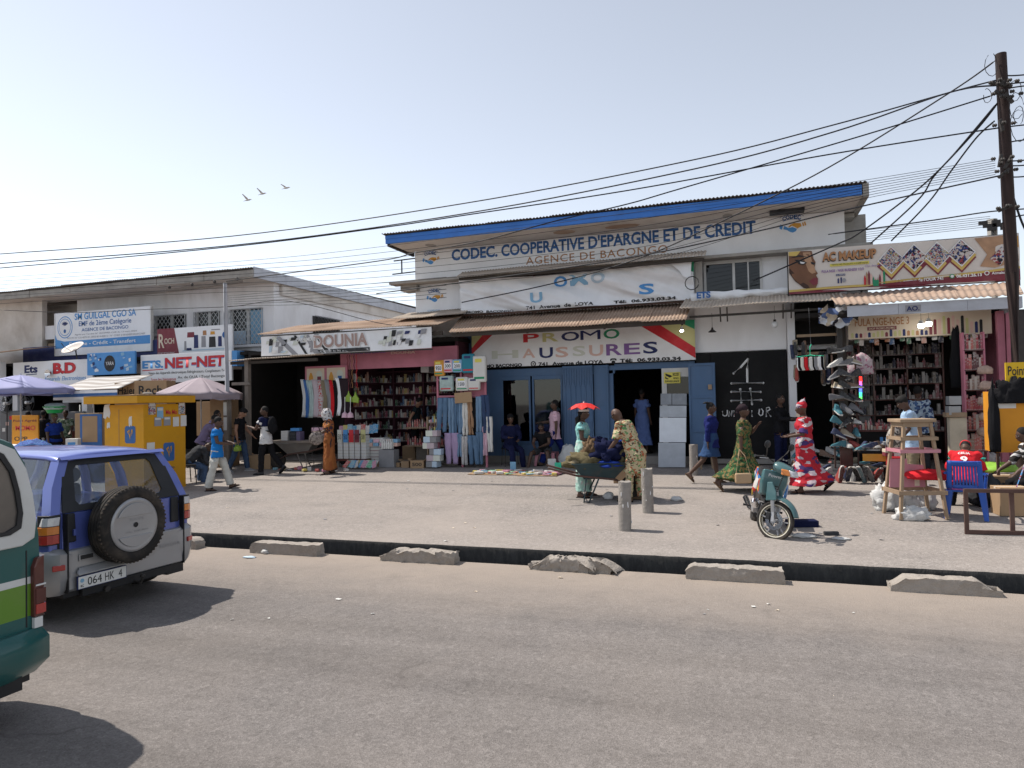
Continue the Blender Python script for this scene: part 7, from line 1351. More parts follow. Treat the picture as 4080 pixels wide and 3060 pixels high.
o, J = P_bas; p = WM[o] @ (J['head']*J['k'])+Vector((0, 0, .13)); t = thing('basin', 'green plastic basin heaped with clear bags on the woman head', 'basin', p); MB().lathe([(.18, 0), (.27, .17), (.3, .18), (.3, .195), (.26, .19), (.17, .02)], 26, p).build('bowl', 'plastic_green', t, world=True, smooth=True); lump('filling', '', p+Vector((0, 0, .1)), (.27, .27, .12), mat('bag_teal', (.38, .48, .46), .4, .3, 9), 3, amp=.2, par=t)
lump('cloth_bundle', 'blue striped cloth bundle just above the blue car roof', gnd(XR(128, 12.5), 12.5)+Vector((0, 0, .75)), (.5, .35, .25), pmat('blue_stripe', [(.03, .06, .3), (.12, .35, .6), (.02, .04, .2)], 9, kind='wave'), 4); MB().box2(XR(128, 12.5)-.5, XR(128, 12.5)+.5, 12.2, 12.8, gz(12.5), gz(12.5)+.75).build('trestle_table', 'wood_grey', None, label='grey market table under the blue striped bundle', cat='table')
# ---------------------------------------------------------------- carried things
o, J = P_tee; p = wp(o, J, ('W', 1))+Vector((0, 0, -.12)); t = thing('kettle', 'small green plastic kettle in the hand of the black-shirted man', 'kettle', p-Vector((0, 0, .2)), 100); kb = mat('kettle_green', (.25, .38, .05), .35, .06)
MB().lathe([(.01, 0), (.095, .01), (.105, .06), (.09, .12), (.045, .15), (.03, .165), (.01, .17)], 20).build('body', kb, t, smooth=True); MB().tube([(.08, 0, .08), (.15, 0, .13), (.17, 0, .16)], [.025, .015, .013], 8).build('spout', kb, t, smooth=True); MB().tube([(-.08, 0, .12), (-.07, 0, .21), (0, 0, .24), (.06, 0, .21), (.07, 0, .14)], .012, 8).build('handle', kb, t, smooth=True)
o, J = P_pack; k = J['k']; c = J['sp'](.32, 0, .2)*k; t = thing('backpack', 'black backpack on the back of the man in white and navy', 'backpack', WM[o] @ c, math.degrees(o.rotation_euler.z)); MB().ell((0, 0, 0), (.15, .09, .23), n=16, m=12).build('bag', 'c_black', t, smooth=True); MB().ell((0, .07, -.07), (.11, .05, .1), n=12, m=8).build('pocket', 'c_black', t, smooth=True)
for s in (1, -1): MB().tube([(s*.08, -.05, -.15), (s*.13, -.22, -.1), (s*.13, -.36, .05), (s*.1, -.3, .2), (s*.08, -.06, .2)], .02, 6).build('strap', 'c_black', t, smooth=True)
o, J = P_or; t = thing('handbag', 'grey patterned bag under the arm of the orange-dressed woman', 'bag', wp(o, J, ('W', 0))+Vector((.05, -.1, -.05)), 60); MB().ell((0, 0, 0), (.2, .07, .17), n=14, m=10).build('bag', pmat('bag_print', [(.2, .17, .15), (.3, .26, .23), (.12, .1, .09), (.36, .3, .28)], 22), t, smooth=True); MB().tube([(-.12, 0, .12), (-.05, 0, .3), (.05, 0, .3), (.12, 0, .12)], .012, 6).build('handle', 'leather_black', t)
o, J = P_green; p = wp(o, J, ('W', 1)); t = thing('handbag', 'tan box bag swinging on a long strap from the green-dressed woman', 'bag', p+Vector((.02, -.15, -.62)), 18); MB().box2(-.15, .15, -.045, .045, 0, .19).build('bag', mat('tan', (.40, .28, .17), .6, .1), t, bevel=.03, seg=3); MB().tube([(-.13, 0, .17), (-.06, .05, .5), (-.02, .12, .62)], .008, 6).build('strap', 'tan', t); MB().tube([(.13, 0, .17), (.06, .05, .5), (-.02, .12, .62)], .008, 6).build('strap', 'tan', t)
o, J = P_dk
for i, (dz, l2) in enumerate(((.1, 'upper pale shoe sole held up by the woman in black'), (0, 'lower pale shoe sole held by the woman in black'))):
    p = wp(o, J, ('W', 1)) if i == 0 else wp(o, J, ('W', 1)); b = MB().prism([(-.04, 0), (.04, 0), (.05, .15), (.03, .27), (-.03, .27), (-.045, .14)], -.008, .008); Rm = Matrix.Rotation(R(20+40*i), 3, 'Y'); b.v = [tuple(p+Vector((.1, -.12, -.05+dz-.1*i))+Rm @ Vector(q)) for q in b.v]; tag(b.build('shoe_sole', 'ink_cream', None, bevel=.006), l2, 'shoe sole', 'shoe soles in hand')
o, J = P_sky; t = thing('handbag', 'patterned sling bag on the man in the light blue shirt', 'bag', wp(o, J, ('W', 0))+Vector((-.1, -.1, -.1)), 30); MB().ell((0, 0, .1), (.17, .08, .24), n=14, m=10).build('bag', pmat('sling', [(.5, .45, .4), (.1, .09, .08), (.55, .5, .42), (.06, .05, .05)], 26), t, smooth=True)
# ---------------------------------------------------------------- wheelbarrows
def barrow(label, pos, rz, m, s=1.0):
    t = thing('wheelbarrow', label, 'wheelbarrow', pos, rz); t.scale = (s, s, s)
    fr = lambda a, c, d, e, z: [(-a, -c, z), (d, -c*.8, z), (d, c*.8, z), (-a, c, z)]
    MB().loft([fr(.28, .2, .2, 0, .36), fr(.46, .31, .42, 0, .6)], cap=False).build('tray', m, t, solid=.012); MB().add(fr(.28, .2, .2, 0, .361), [(0, 1, 2, 3)]).build('tray_floor', m, t, solid=.01); MB().tube([*fr(.47, .32, .43, 0, .605), fr(.47, .32, .43, 0, .605)[0]], .014, 6).build('rim', m, t)
    for y in (-1, 1): MB().tube([(.5, y*.07, .19), (.2, y*.16, .34), (-.4, y*.25, .42), (-.85, y*.28, .55)], .017, 8).build('handle', 'rust_iron', t); MB().tube([(-.25, y*.22, .4), (-.3, y*.26, .0), (-.22, y*.26, .0), (-.05, y*.2, .37)], .014, 6).build('leg', m, t)
    MB().tube([(-.3, -.26, .12), (-.3, .26, .12)], .01, 6).build('brace', 'iron', t); wheel(t, (.5, 0, .19), .19, .09, 'Y', rimmat='rust_iron'); return t
bp_ = gp(2395, 1992); BR = 18.7
barrow('rusty blue wheelbarrow heaped with navy and khaki cloth', bp_, BR, mat('barrow_blue', (.03, .055, .062), .7, .25, 6, dirt=.5, dcol=(.14, .07, .04)), 1.15)
Rb = Matrix.Rotation(R(BR), 3, 'Z')
for (x, y, z, sz, m_, lbl, sd_) in ((-.35, -.05, .60, (.32, .26, .16), 'c_olive', 'khaki garment hanging over the back rim of the cloth barrow', 3), (.05, -.12, .62, (.3, .2, .08), 'c_blue', 'royal blue garment along the front rim of the cloth barrow', 5), (.1, .0, .72, (.3, .25, .24), 'c_navy', 'large navy garment heaped on top of the cloth barrow', 7), (-.15, .1, .78, (.16, .2, .2), 'c_brown', 'folded brown trousers standing up in the cloth barrow', 9), (.4, .05, .66, (.2, .24, .2), 'c_olive', 'olive garment at the front of the cloth barrow', 11), (.38, .12, .88, (.12, .14, .14), 'c_blue', 'small blue garment on the peak of the cloth barrow', 13), (-.02, .1, .95, (.16, .14, .12), 'c_navy', 'navy garment held by the umbrella hat woman', 15), (-.45, -.12, .68, (.16, .14, .06), 'c_khaki', 'folded tan garments near the barrow handles', 17)):
    lump('garment', lbl, bp_+Rb @ Vector((x, y, z)), sz, m_, sd_, 'garment', 'garments in the barrow', .55, 4.5, 36)
carton('brown carton standing behind the heaped barrow', bp_+Rb @ Vector((.15, .42, .62)), (.5, .3, .38), 20); carton('brown carton on the ground under the barrow front', gp(2470, 1925)+Vector((0, .1, 0)), (.3, .25, .34), 10, 'carton2')
t2 = barrow('grey wheelbarrow table holding schoolbooks at the dark stall', gnd(-11.75, 16.35), 195, mat('barrow_grey', (.16, .15, .14), .8, .25, 6, dirt=.4), 1.15)
t = thing('plank_table', 'plank laid across the grey wheelbarrow', 'plank', (-11.6, 16.25, 1.12)); MB().box2(-12.45, -10.9, 16.0, 16.6, 1.12, 1.18).build('plank', 'wood_grey', t, world=True); MB().box2(-12.0, -11.5, 16.1, 16.4, 1.06, 1.118).build('batten', 'wood_grey', t, world=True)
for (xa, w_, h_, m_, lbl, rz) in ((-12.05, .2, .26, 'paper', 'white book stack on the wheelbarrow plank', 4), (-11.78, .2, .24, 'c_dark_grey', 'grey-spined book stack between the white and mauve stacks', 0), (-11.6, .12, .24, 'c_purple_grey', 'narrow mauve book stack on the wheelbarrow plank', 0), (-11.05, .24, .34, 'c_pink', 'pink notebook propped upright at the plank end', -6)):
    t = thing('book_stack', lbl, 'books', (xa, 16.25, 1.18), rz); MB().box2(-w_/2, w_/2, -.1, .1, 0, h_).build('stack', m_, t, bevel=.004)
    for q in range(1, 6): MB().box2(-w_/2-.001, w_/2+.001, -.1015, -.0985, h_*q/6-.003, h_*q/6).build('page_gap', 'c_grey', t)
carton('small blue box on top of the grey-spined books', (-11.75, 16.28, 1.43), (.26, .16, .08), 5, 'ink_sky', tape=False); carton('open brown carton on the ground behind the black-shirted man', gp(1035, 1868)+Vector((0, .1, 0)), (.75, .45, .38), 8, open_=True)
# ================================================================== perfume shop stock
rn = random.Random(77)
ORD = ('first', 'second', 'third', 'fourth', 'fifth', 'sixth', 'seventh', 'eighth', 'ninth')
def proto(prof, n=10, name='bottle', m='goods'):
    o = MB().lathe(prof, n).build(name, m, None, smooth=True); return o
BP = [[(.026, 0), (.03, .01), (.03, .11), (.012, .135), (.012, .16)], [(.034, 0), (.036, .06), (.036, .065), (.034, .075)], [(.022, 0), (.024, .12), (.016, .15), (.016, .18), (.01, .185)], [(.03, 0), (.03, .15), (.02, .17), (.022, .2)]]
def stock(name, label, cat, group, spots, protos, m, big=1.0):
    """many alike packages: one mesh each kind, copied spot by spot"""
    base = []
    for i, p in enumerate(spots):
        k = i % len(protos) if i < len(protos) else rn.randrange(len(protos)); s = rn.uniform(.85, 1.15)
        if i < len(protos):
            o = (MB().lathe(protos[i], 8).build(name, m, None, smooth=True) if isinstance(protos[i], list) else MB().box2(*protos[i]).build(name, m, None)); base.append(o); k = i; tag(o, label, cat, group)
        else: o = dup(base[k])
        if len(p) > 3: o['label'] = label+p[3]
        o.location = p[:3]; o.scale = (s*big, s*big, s*big*rn.uniform(.9, 1.2)); o.rotation_euler = (0, 0, rn.uniform(-.2, .2))
sp = []
for z, nm_ in zip(shelf_z[:-1], ('lowest', 'second lowest', 'third', 'fourth', 'second highest', 'highest')):
    x = -10.7
    while x < -7.5:
        if not any(abs(x-u) < .05 for u in (-10.2, -9.2, -8.35)): sp.append((x, 19.02, z, ', '+nm_+' row'))
        x += rn.uniform(.062, .085)
stock('bottle', 'small perfume or lotion package on the dark pink-shop shelves', 'bottle', 'packages on the perfume shop shelves', sp[:240]+[(-10.6, 17.45+.115*j, z, ', side shelf') for z in shelf_z[1:6] for j in range(12)], BP+[(-.028, .028, -.02, .02, 0, .15), (-.035, .035, -.02, .02, 0, .11)], 'goods', 1.28)
t = thing('display_counter', 'stepped wooden counter of bottles inside the perfume shop', 'counter', (-8.6, 17.9, gz(17.5)+.06)); 
for z, d in ((1.45, .25), (.95, .35)): MB().box2(-9.15, -7.95, 17.7-d*.3, 18.2, z-.03, z).build('shelf', 'wood_raw', t, world=True)
MB().box2(-8.9, -8.2, 17.8, 18.1, .5, .92).build('base', 'wood_grey', t, world=True)
sp = [(-9.1+.075*i, 17.72+.14*j, z) for z in (1.45, .95) for i in range(15) for j in range(2)]
stock('bottle', 'small bottle or jar standing on the stepped wooden counter', 'bottle', 'bottles on the stepped counter', sp, BP, 'goods_red')
# small rack of nail polish by the jeans
t = thing('bottle_rack', 'narrow wooden rack of small bottles beside the hanging jeans', 'rack', gnd(-7.85, 17.0)); xa, xb = XR(1702, 17.0), XR(1742, 17.0)
for z in (.75, 1.02, 1.3, 1.6): MB().box2(xa, xb, 17.0, 17.15, z-.02, z).build('shelf', 'wood_raw', t, world=True)
for x in (xa, xb): MB().box2(x-.015, x+.015, 17.0, 17.15, gz(17), 1.75).build('side', 'wood_raw', t, world=True)
stock('bottle', 'tiny bottle standing on the narrow wooden rack', 'bottle', 'bottles on the narrow rack', [(xa+.05+(xb-xa-.1)*i/4, 17.06, z) for z in (.75, 1.02, 1.3, 1.6) for i in range(5)], BP, 'goods_bright')
# notebooks in priced stacks
for i, (px, m_, tx) in enumerate(((1362, 'ink_pale', '50'), (1385, 'ink_sky', '50'), (1408, 'ink_red', ''), (1430, 'ink_maroon', '500'), (1455, 'ink_olive', '500'))):
    X = XR(px, 16.7); t = thing('notebook_stack', ['tall notebook stack with pale cover and 50 tag', 'tall notebook stack with sky blue cover and 50 tag', 'tall notebook stack with red cover in the middle', 'tall notebook stack with dark pink cover and 500 tag', 'tall notebook stack with green cover and 500 tag'][i], 'notebooks', (X, 16.7, .66), 0, 'notebook stacks')
    MB().box2(-.072, .072, -.1, .1, 0, .62).build('pages', 'paper', t)
    for q in range(1, 14): MB().box2(-.074, .074, -.1015, .1, q*.044, q*.044+.006).build('cover_edge', 'c_grey' if q % 2 else 'ink_faded2', t)
    MB().box2(-.066, .066, -.125, -.1, .44, .78).build('front_cover', m_, t)
    if tx: _st(tx, -.05, .05, .52, .66, -.128, 'ink_black', .0, t)
sb_ = thing('notebook_pile', 'white side pile of notebooks behind the priced stacks', 'notebooks', (XR(1490, 16.9), 16.9, .5)); MB().box2(XR(1470, 16.9), XR(1530, 16.9), 16.85, 17.2, gz(17), 1.2).build('pile', 'paper', sb_, world=True)
for i in range(7): MB().box2(XR(1470, 16.9)-.004, XR(1530, 16.9)+.004, 16.846, 17.2, .6+.085*i, .612+.085*i).build('cover_edge', 'ink_maroon' if i % 2 else 'c_grey', sb_, world=True)
t = thing('book_table', 'low brown table under the notebook stacks', 'table', gnd(-9.9, 16.75)); MB().box2(XR(1348, 16.75), XR(1470, 16.75), 16.55, 17.0, .6, .655).build('top', 'lamp_brown', t, world=True)
for px in (1352, 1466): MB().box2(XR(px, 16.7)-.03, XR(px, 16.7)+.03, 16.6, 16.66, gz(16.6), .6).build('leg', 'wood_grey', t, world=True)
for i in range(9): 
    px = 1362+17*i; o = MB().box2(-.075, .075, -.012, .012, 0, .24).build('colouring_book', 'goods_bright', None); o.location = (XR(px, 16.95), 16.9, 1.3+.02*(i % 3)); o.rotation_euler = (R(-12), 0, R(rn.uniform(-8, 8))); tag(o, 'bright colouring book propped above the notebook stacks', 'book', 'colouring books above the notebooks')
for i in range(16):
    o = MB().box2(-.06, .06, -.006, .006, 0, .22).build('sachet', 'goods_bright', None, bevel=.004); px = 1372+8*i; o.location = (XR(px, 16.3), 16.25+.03*(i % 3), gz(16.3)+.05); o.rotation_euler = (R(-35), R(rn.uniform(-25, 25)), R(rn.uniform(-15, 15))); tag(o, 'bright toothbrush sachet leaning in the row before the notebook table', 'sachet', 'sachets before the notebook table')
for (px, py, d, tx, lbl, m_, op) in ((1660, 1866, (.36, .3, .2), '500', 'open brown carton marked 500 at the front of the perfume shop', 'carton', 1), (1612, 1864, (.22, .25, .17), None, 'small brown carton left of the 500 box', 'carton2', 1), (1578, 1862, (.2, .2, .12), None, 'pale carton at the front beside the small brown one', 'carton', 0), (1630, 1835, (.4, .3, .42), None, 'brown carton with orange label behind the 500 box', 'carton', 0), (1690, 1810, (.32, .3, .52), None, 'brown carton standing on the row behind the 500 box', 'carton2', 0), (1735, 1822, (.42, .35, .6), None, 'large brown carton beside the wrapped tissue packs', 'carton2', 0), (1425, 1862, (.22, .2, .12), '100', 'small carton with a 100 tag among the sachets', 'carton', 0), (1462, 1862, (.26, .2, .14), '200', 'small carton with a 200 tag right of the sachets', 'carton2', 0), (1520, 1860, (.32, .22, .15), None, 'flat open carton of small goods right of the 200 tag', 'carton2', 1)):
    carton(lbl, gp(px, py)+Vector((0, .12, 0)), d, rn.uniform(-8, 12), m_, tx, open_=bool(op), tape=not op)
for i in range(12): c_ = gp(1765+(i % 3)*14-(i//6)*12, 1850); carton(['lowest', 'second', 'third', 'fourth', 'fifth', 'topmost'][i//2]+' wrapped tissue pack of the '+('inner' if i % 2 else 'outer')+' stack under the jeans rack', (c_.x+.02*(i % 2), 16.7+.0*i, c_.z+.16*(i//2)), (.2, .25, .15), rn.uniform(-6, 6), ['c_grey', 'ink_faded2', 'ink_pale', 'c_pale_pink'][i % 4], group='wrapped packs under the jeans', name='tissue_pack', cat='pack', tape=False)
for i in range(10): c_ = gp(1700+(i % 5)*22, 1800); carton('small pink or blue soap box on the front display', (c_.x, 16.9, .98+.1*(i//5)), (.16, .2, .09), rn.uniform(-8, 8), ['ink_peach', 'ink_faded', 'c_pink', 'paper'][i % 4], group='soap boxes on the front display', name='soap_box', cat='box', tape=False)
for i in range(14): o = MB().lathe([(.03, 0), (.034, .15), (.012, .2), (.012, .26)], 8).build('white_bottle', 'paper', None, smooth=True); o.location = (XR(1530, 16.8)+.065*(i % 5), 16.7+.08*(i//5), .92); tag(o, 'white plastic bottle in the tray before the shop worker', 'bottle', 'white bottles in the tray')
carton('grey crate under the white plastic bottles', (XR(1548, 16.8), 16.8, gz(16.8)), (.45, .3, .47), 0, 'c_grey', name='crate', cat='crate', tape=False); t = thing('tin', 'round blue tin beside the white bottles', 'tin', gp(1572, 1818)); MB().lathe([(.1, 0), (.1, .3), (.095, .32)], 18).build('can', 'ink_blue', t, smooth=True)
# ------------------------------------------------ jeans, packets, towels, dustpans
def trousers_hang(label, pxl, pxr, yt, yb, m, Y, shift=0):
    a, c = at(pxl, yt, Y), at(pxr, yt, Y); zb = at((pxl+pxr)/2, yb, Y).z; zt = a.z; w_ = c.x-a.x; b = MB()
    for s in (0, 1):
        def f(u, v): 
            k_ = max(0, v-.28); wl = .5-.26*k_; xx = a.x+w_*(.5+(-1 if s == 0 else 0)*wl+u*wl+(1 if s else -1)*(.16*k_*(1+.8*noise.noise((s*2.3+.4, pxl*.17, 1))))); return (xx+shift*v+.015*noise.noise((s+.3, v*4, pxl*.37)), Y+.035*math.sin(math.pi*u)*-1+.03*noise.noise((u*3+s, v*7, pxl*.11)), zt+(zb-zt)*v)
        b.grid(f, 6, 16)
    o = b.build('hanging_trousers', m, None, smooth=True, solid=.03); return tag(o, label, 'trousers', 'trousers hung on the pink rack')
for m_, nm in ((mat('denim_a', (.10, .175, .28), .9, .25, 5, stretch=(2, 2, .5)), 0), (mat('denim_b', (.17, .27, .40), .9, .25, 5, stretch=(2, 2, .5)), 0), (mat('denim_d', (.035, .06, .13), .9, .25, 5), 0), (mat('lilac', (.36, .27, .42), .9, .1), 0), (mat('tan_cloth', (.33, .20, .12), .9, .1), 0), (mat('snake', (.48, .46, .45), .9, .3, 25), 0)): pass
for a in (('faded blue jeans hung first from the shop side', 1745, 1788, 1585, 1722, 'denim_a', 16.86, -.06), ('pale ripped jeans second in the upper row', 1787, 1808, 1586, 1732, 'denim_b', 16.84, 0), ('ripped mid-blue jeans third in the upper row', 1808, 1830, 1588, 1735, 'denim_a', 16.86, .02), ('light blue jeans just left of the white pair', 1828, 1845, 1592, 1728, 'denim_b', 16.85, 0), ('plain white trousers in the upper row', 1843, 1862, 1600, 1735, 'paper', 16.84, 0), ('tan trousers beside the white pair', 1860, 1882, 1598, 1732, 'tan_cloth', 16.86, .04), ('black trousers beside the tan pair', 1876, 1900, 1586, 1742, 'c_black', 16.88, .02), ('pale jeans right of the black pair', 1896, 1918, 1580, 1722, 'denim_b', 16.84, .0), ('dark navy jeans at the rack end', 1916, 1948, 1574, 1725, 'denim_d', 16.86, .05), ('lilac trousers hung low under the jeans', 1772, 1826, 1725, 1848, 'lilac', 16.8, 0), ('blue jeans hung low beside the lilac pair', 1822, 1842, 1730, 1820, 'denim_b', 16.82, 0), ('snake-print trousers hung low', 1840, 1862, 1738, 1852, 'snake', 16.8, 0), ('ripped blue jeans hung low in the middle', 1862, 1902, 1735, 1850, 'denim_a', 16.82, .05), ('dark blue jeans hung low near the rack end', 1898, 1924, 1722, 1850, 'denim_a', 16.84, 0), ('pink trousers hung low at the rack end', 1922, 1942, 1700, 1815, 'c_pink', 16.88, 0), ('white trousers hung last beside the blue pier', 1938, 1960, 1660, 1800, 'paper', 16.86, .02)): trousers_hang(*a)
for i, (px, py, w_, h_, m_, tx, lbl) in enumerate(((1752, 1467, .3, .42, 'ink_orange', '950', 'orange packet with 950 tag hung on the pink rack'), (1788, 1458, .26, .34, 'c_pink', '300', 'pink packet with 300 tag hung on the pink rack'), (1824, 1458, .28, .34, 'ink_faded', '200', 'pale blue packet with 200 tag hung on the pink rack'), (1867, 1448, .34, .5, mat('teal_pack', (.02, .2, .28), .4, .1), None, 'teal nappy packet hung on the pink rack'), (1912, 1470, .36, .68, 'paper', None, 'tall white nappy sack hung at the end of the pink rack'), (1780, 1528, .4, .4, 'bag_teal', None, 'large pale aqua packet on the second rack row'), (1842, 1530, .34, .36, 'paper', '1500', 'white packet with 1500 tag on the second rack row'), (1890, 1530, .32, .32, 'paper', None, 'white packet with green edge on the second rack row'))):
    p = at(px, py, 16.78); t = thing('nappy_packet', lbl, 'packet', p-Vector((0, 0, h_/2)), rn.uniform(-8, 8)); MB().box2(-w_/2, w_/2, -.06, .06, 0, h_).build('pack', m_, t, bevel=.04, seg=3, smooth=True)
    MB().box2(-w_*.38, w_*.38, -.064, -.0605, h_*.12, h_*.2).build('print', 'ink_red' if i % 2 else 'ink_green', t); MB().box2(-w_*.3, w_*.2, -.064, -.0605, h_*.75, h_*.88).build('print', 'ink_navy' if i % 2 else 'ink_yellow', t)
    if tx: MB().box2(-.1, .1, -.068, -.0645, h_*.3, h_*.7).build('price_tag', 'vinyl', t); _st(tx, -.08, .08, h_*.36, h_*.62, -.0695, 'ink_black', .02, t)
o = MB().box2(-.24, .24, -.008, .008, 0, .27).build('cardboard_sign', 'carton', None, bevel=.004); o.location = at(1847, 1605, 16.74); o.rotation_euler = (0, R(-3), 0); tag(o, 'blank cardboard sheet hung over the jeans', 'cardboard')
for i, (pa_, pb_, m_, lbl) in enumerate(((1196, 1210, 'bag_white', 'pale grey towel at the outer end of the towel row'), (1208, 1222, 'ink_blue', 'bright blue towel second in the towel row'), (1220, 1240, 'bag_teal', 'soft teal towel third in the towel row'), (1238, 1262, 'c_pale_pink', 'wide pale pink towel in the towel row'), (1260, 1278, 'p_flower', 'white towel with red flower border'), (1276, 1294, 'c_khaki', 'brown-grey towel in the towel row'), (1292, 1308, 'c_grey', 'grey towel right of the brown one'), (1306, 1322, 'c_red', 'red towel in the towel row'), (1324, 1338, 'c_black', 'black cloth right of the red towel'), (1336, 1350, 'vinyl', 'narrow white towel right of the black cloth'), (1350, 1384, 'c_wrap_dark', 'dark brown cloth at the inner end of the towel row'))):
    mat('c_pale_pink', (.48, .40, .43), .9, .1); pmat('p_flower', [(.55, .5, .5), (.5, .06, .07), (.56, .52, .52), (.52, .45, .45)], 30)
    def f(u, v): p = at(pa_+(pb_-pa_)*u+10*math.sin(v*2.6), 1512+1.5*(i % 3)+150*v-6*(i > 8), 16.72); return (p.x, 16.72+.03*math.sin(3.14*u)+.03*noise.noise((u*2+i*.7, v*3, .4)), p.z)
    tag(MB().grid(f, 4, 14).build('hanging_towel', m_, None, smooth=True, solid=.015), lbl, 'towel', 'towels hung in a row')
for i, (px, py, m_, lbl) in enumerate(((1388, 1585, 'kettle_green', 'lime dustpan hung on the chain left of its twin'), (1415, 1588, 'kettle_green', 'lime dustpan hung on the chain right of its twin'))):
    p = at(px, py, 16.7); t = thing('dustpan', lbl, 'dustpan', p); MB().prism([(-.09, -.1), (.09, -.12), (.1, .0), (.03, .1), (.0, .2), (-.03, .1), (-.1, .02)], p.y, p.y+.05).v; b = MB().prism([(p.x+u, p.z+v) for u, v in ((-.09, -.1), (.09, -.12), (.1, .0), (.03, .1), (.0, .2), (-.03, .1), (-.1, .02))], p.y, p.y+.05); b.build('pan', m_, t, world=True, bevel=.01); MB().tube([p+Vector((0, .02, .18)), p+Vector((0, .02, .42))], .008, 6).build('handle', 'ink_maroon', t, world=True)
for i, (px, lbl) in enumerate(((1374, 'pink plunger cup hanging left of its twin'), (1396, 'pink plunger cup hanging right of its twin'))):
    p = at(px, 1655, 16.65); t = thing('plunger', lbl, 'plunger', p); MB().lathe([(.09, -.06), (.075, .05), (.03, .08), (.02, .1)], 16, p).build('cup', 'c_pink', t, world=True, smooth=True); MB().cyl(p+Vector((0, 0, .1)), p+Vector((.01, 0, .5)), .01, n=6).build('handle', 'ink_white', t, world=True)
for i in range(5):
    a = at(1384+9*i, 1415, 16.75); b = MB()
    for q in range(26): b.ell(a-Vector((.012*math.sin(q), 0, .035*q)), .016, n=5, m=3)
    tag(b.build('bead_string', ['ink_maroon', 'lamp_brown', 'ink_brown', 'c_wrap_dark', 'ink_red'][i], None), 'string of dark beads hanging at the perfume shop corner', 'beads', 'bead strings at the perfume shop')
# ------------------------------------------------ floor mats with small goods, plates by the shop window
for (pa_, pb_, ya, lbl, mm) in ((1862, 2070, 1888, 'flattened cardboard mat of small goods left of the pair', 'carton2'), (2060, 2222, 1893, 'flattened cardboard mat of books and tools right of the pair', 'carton2')):
    c0, c1 = gp(pa_, ya+4), gp(pb_, ya+4); X0_, X1_ = c0.x, c1.x; Yc = c0.y; o = MB().grid(lambda u, v: (X0_+(X1_-X0_)*u, Yc+.75*v, gz(Yc+.75*v)+.012+.006*noise.noise((u*7, v*5, pa_*.3))), 14, 6).build('cardboard_mat', mm, None, solid=.008); tag(o, lbl, 'mat')
    for k in range(34):
        u, v = rn.random(), rn.random(); q = MB(); w_, d_, h_ = rn.uniform(.03, .12), rn.uniform(.03, .1), rn.choice((.012, .02, .03, .05)); o = MB().box2(-w_, w_, -d_, d_, 0, h_).build('trinket', 'goods_bright', None, bevel=.006); o.location = (X0_+(X1_-X0_)*u, Yc+.08+.6*v, gz(Yc+.08+.6*v)+.02); o.rotation_euler = (0, 0, rn.uniform(0, 3)); tag(o, 'small bright article laid out on the '+('left' if pa_ < 2000 else 'right')+' cardboard mat', 'small goods', 'goods on the '+('left' if pa_ < 2000 else 'right')+' mat')
for (px, py, d, m_, lbl) in ((2045, 1868, (.14, .06, .2), 'ink_faded', 'blue boxed cup standing on the goods mat'), (2200, 1862, (.2, .08, .24), 'paper', 'white boxed appliance standing on the goods mat'), (2224, 1868, (.16, .06, .18), 'hanger_green', 'mint green boxed radio standing on the goods mat')): carton(lbl, gp(px, py+8)+Vector((0, 0, .02)), d, 8, m_, name='boxed_goods', cat='box', tape=False)
for i in range(20): X_ = -12.2+.12*i+rn.uniform(-.05, .05); o = MB().box2(-.05, .05, -.05, .05, 0, rn.choice((.02, .06, .1))).build('trinket', 'goods_bright', None, bevel=.006); o.location = (X_, 15.9+rn.uniform(-.2, .15), gz(15.9)+.01); o.rotation_euler = (0, 0, rn.uniform(0, 3)); tag(o, 'small toy or cup on the ground before the book barrow', 'small goods', 'goods before the book barrow')
lump('sack', 'lumpy white sack behind the pink-shirted walker', gnd(XR(2262, 17.3), 17.3), (.22, .18, .34), 'bag_white', 5, 'sack')
# tiles
t = thing('tile_display', 'tall stack of grey stone sample tiles leaning at the shop door', 'tile display', gnd(XR(2680, 17.15), 17.15))
for (xa, xb, ya, yb, m_) in ((2632, 2676, 1568, 1613, 'stone_dark'), (2678, 2736, 1568, 1613, 'stone_dark'), (2629, 2735, 1616, 1662, 'stone_tile'), (2627, 2734, 1664, 1762, 'stone_pale'), (2623, 2731, 1764, 1862, 'stone_tile')):
    Ya, Yb = 17.12+.35*(1862-ya)/300, 17.12+.35*(1862-yb)/300; p, q, r_, s_ = at(xa, yb, Yb), at(xb, yb, Yb), at(xb, ya, Ya), at(xa, ya, Ya)
    MB().loft([[p, q, r_, s_], [v+Vector((0, .025, 0)) for v in (p, q, r_, s_)]]).build('tile', m_, t, world=True, bevel=.004)
# ------------------------------------------------ shoe shop and cosmetics stock
def shoe_proto(m):
    return MB().loft([[(x*wd, y, z) for x, z in ((-1, .02), (1, .02), (1.02, .045), (.7, top), (-.7, top), (-1.02, .045))] for y, wd, top in ((.125, .026, .12), (.115, .034, .145), (.05, .036, .14), (.0, .037, .12), (-.06, .042, .095), (-.12, .042, .08), (-.155, .034, .062), (-.168, .02, .04))]).build('shoe', m, None, smooth=True)
s0 = shoe_proto('shoe_mix'); MB().loft([[(x*wd, y, z) for x, z in ((-1, 0), (1, 0), (1, .022), (-1, .022))] for y, wd in ((.128, .028), (.05, .038), (-.1, .046), (-.155, .034), (-.17, .016))]).build('sole', goods_mat('sole_mix', [(.02, .02, .02), (.4, .39, .37), (.1, .08, .06), (.5, .49, .47), (.03, .03, .03)]), s0)
tag(s0, 'shoe in the crowded heap on the ground before the shoe shop', 'shoe', 'shoes heaped before the shoe shop'); first = True
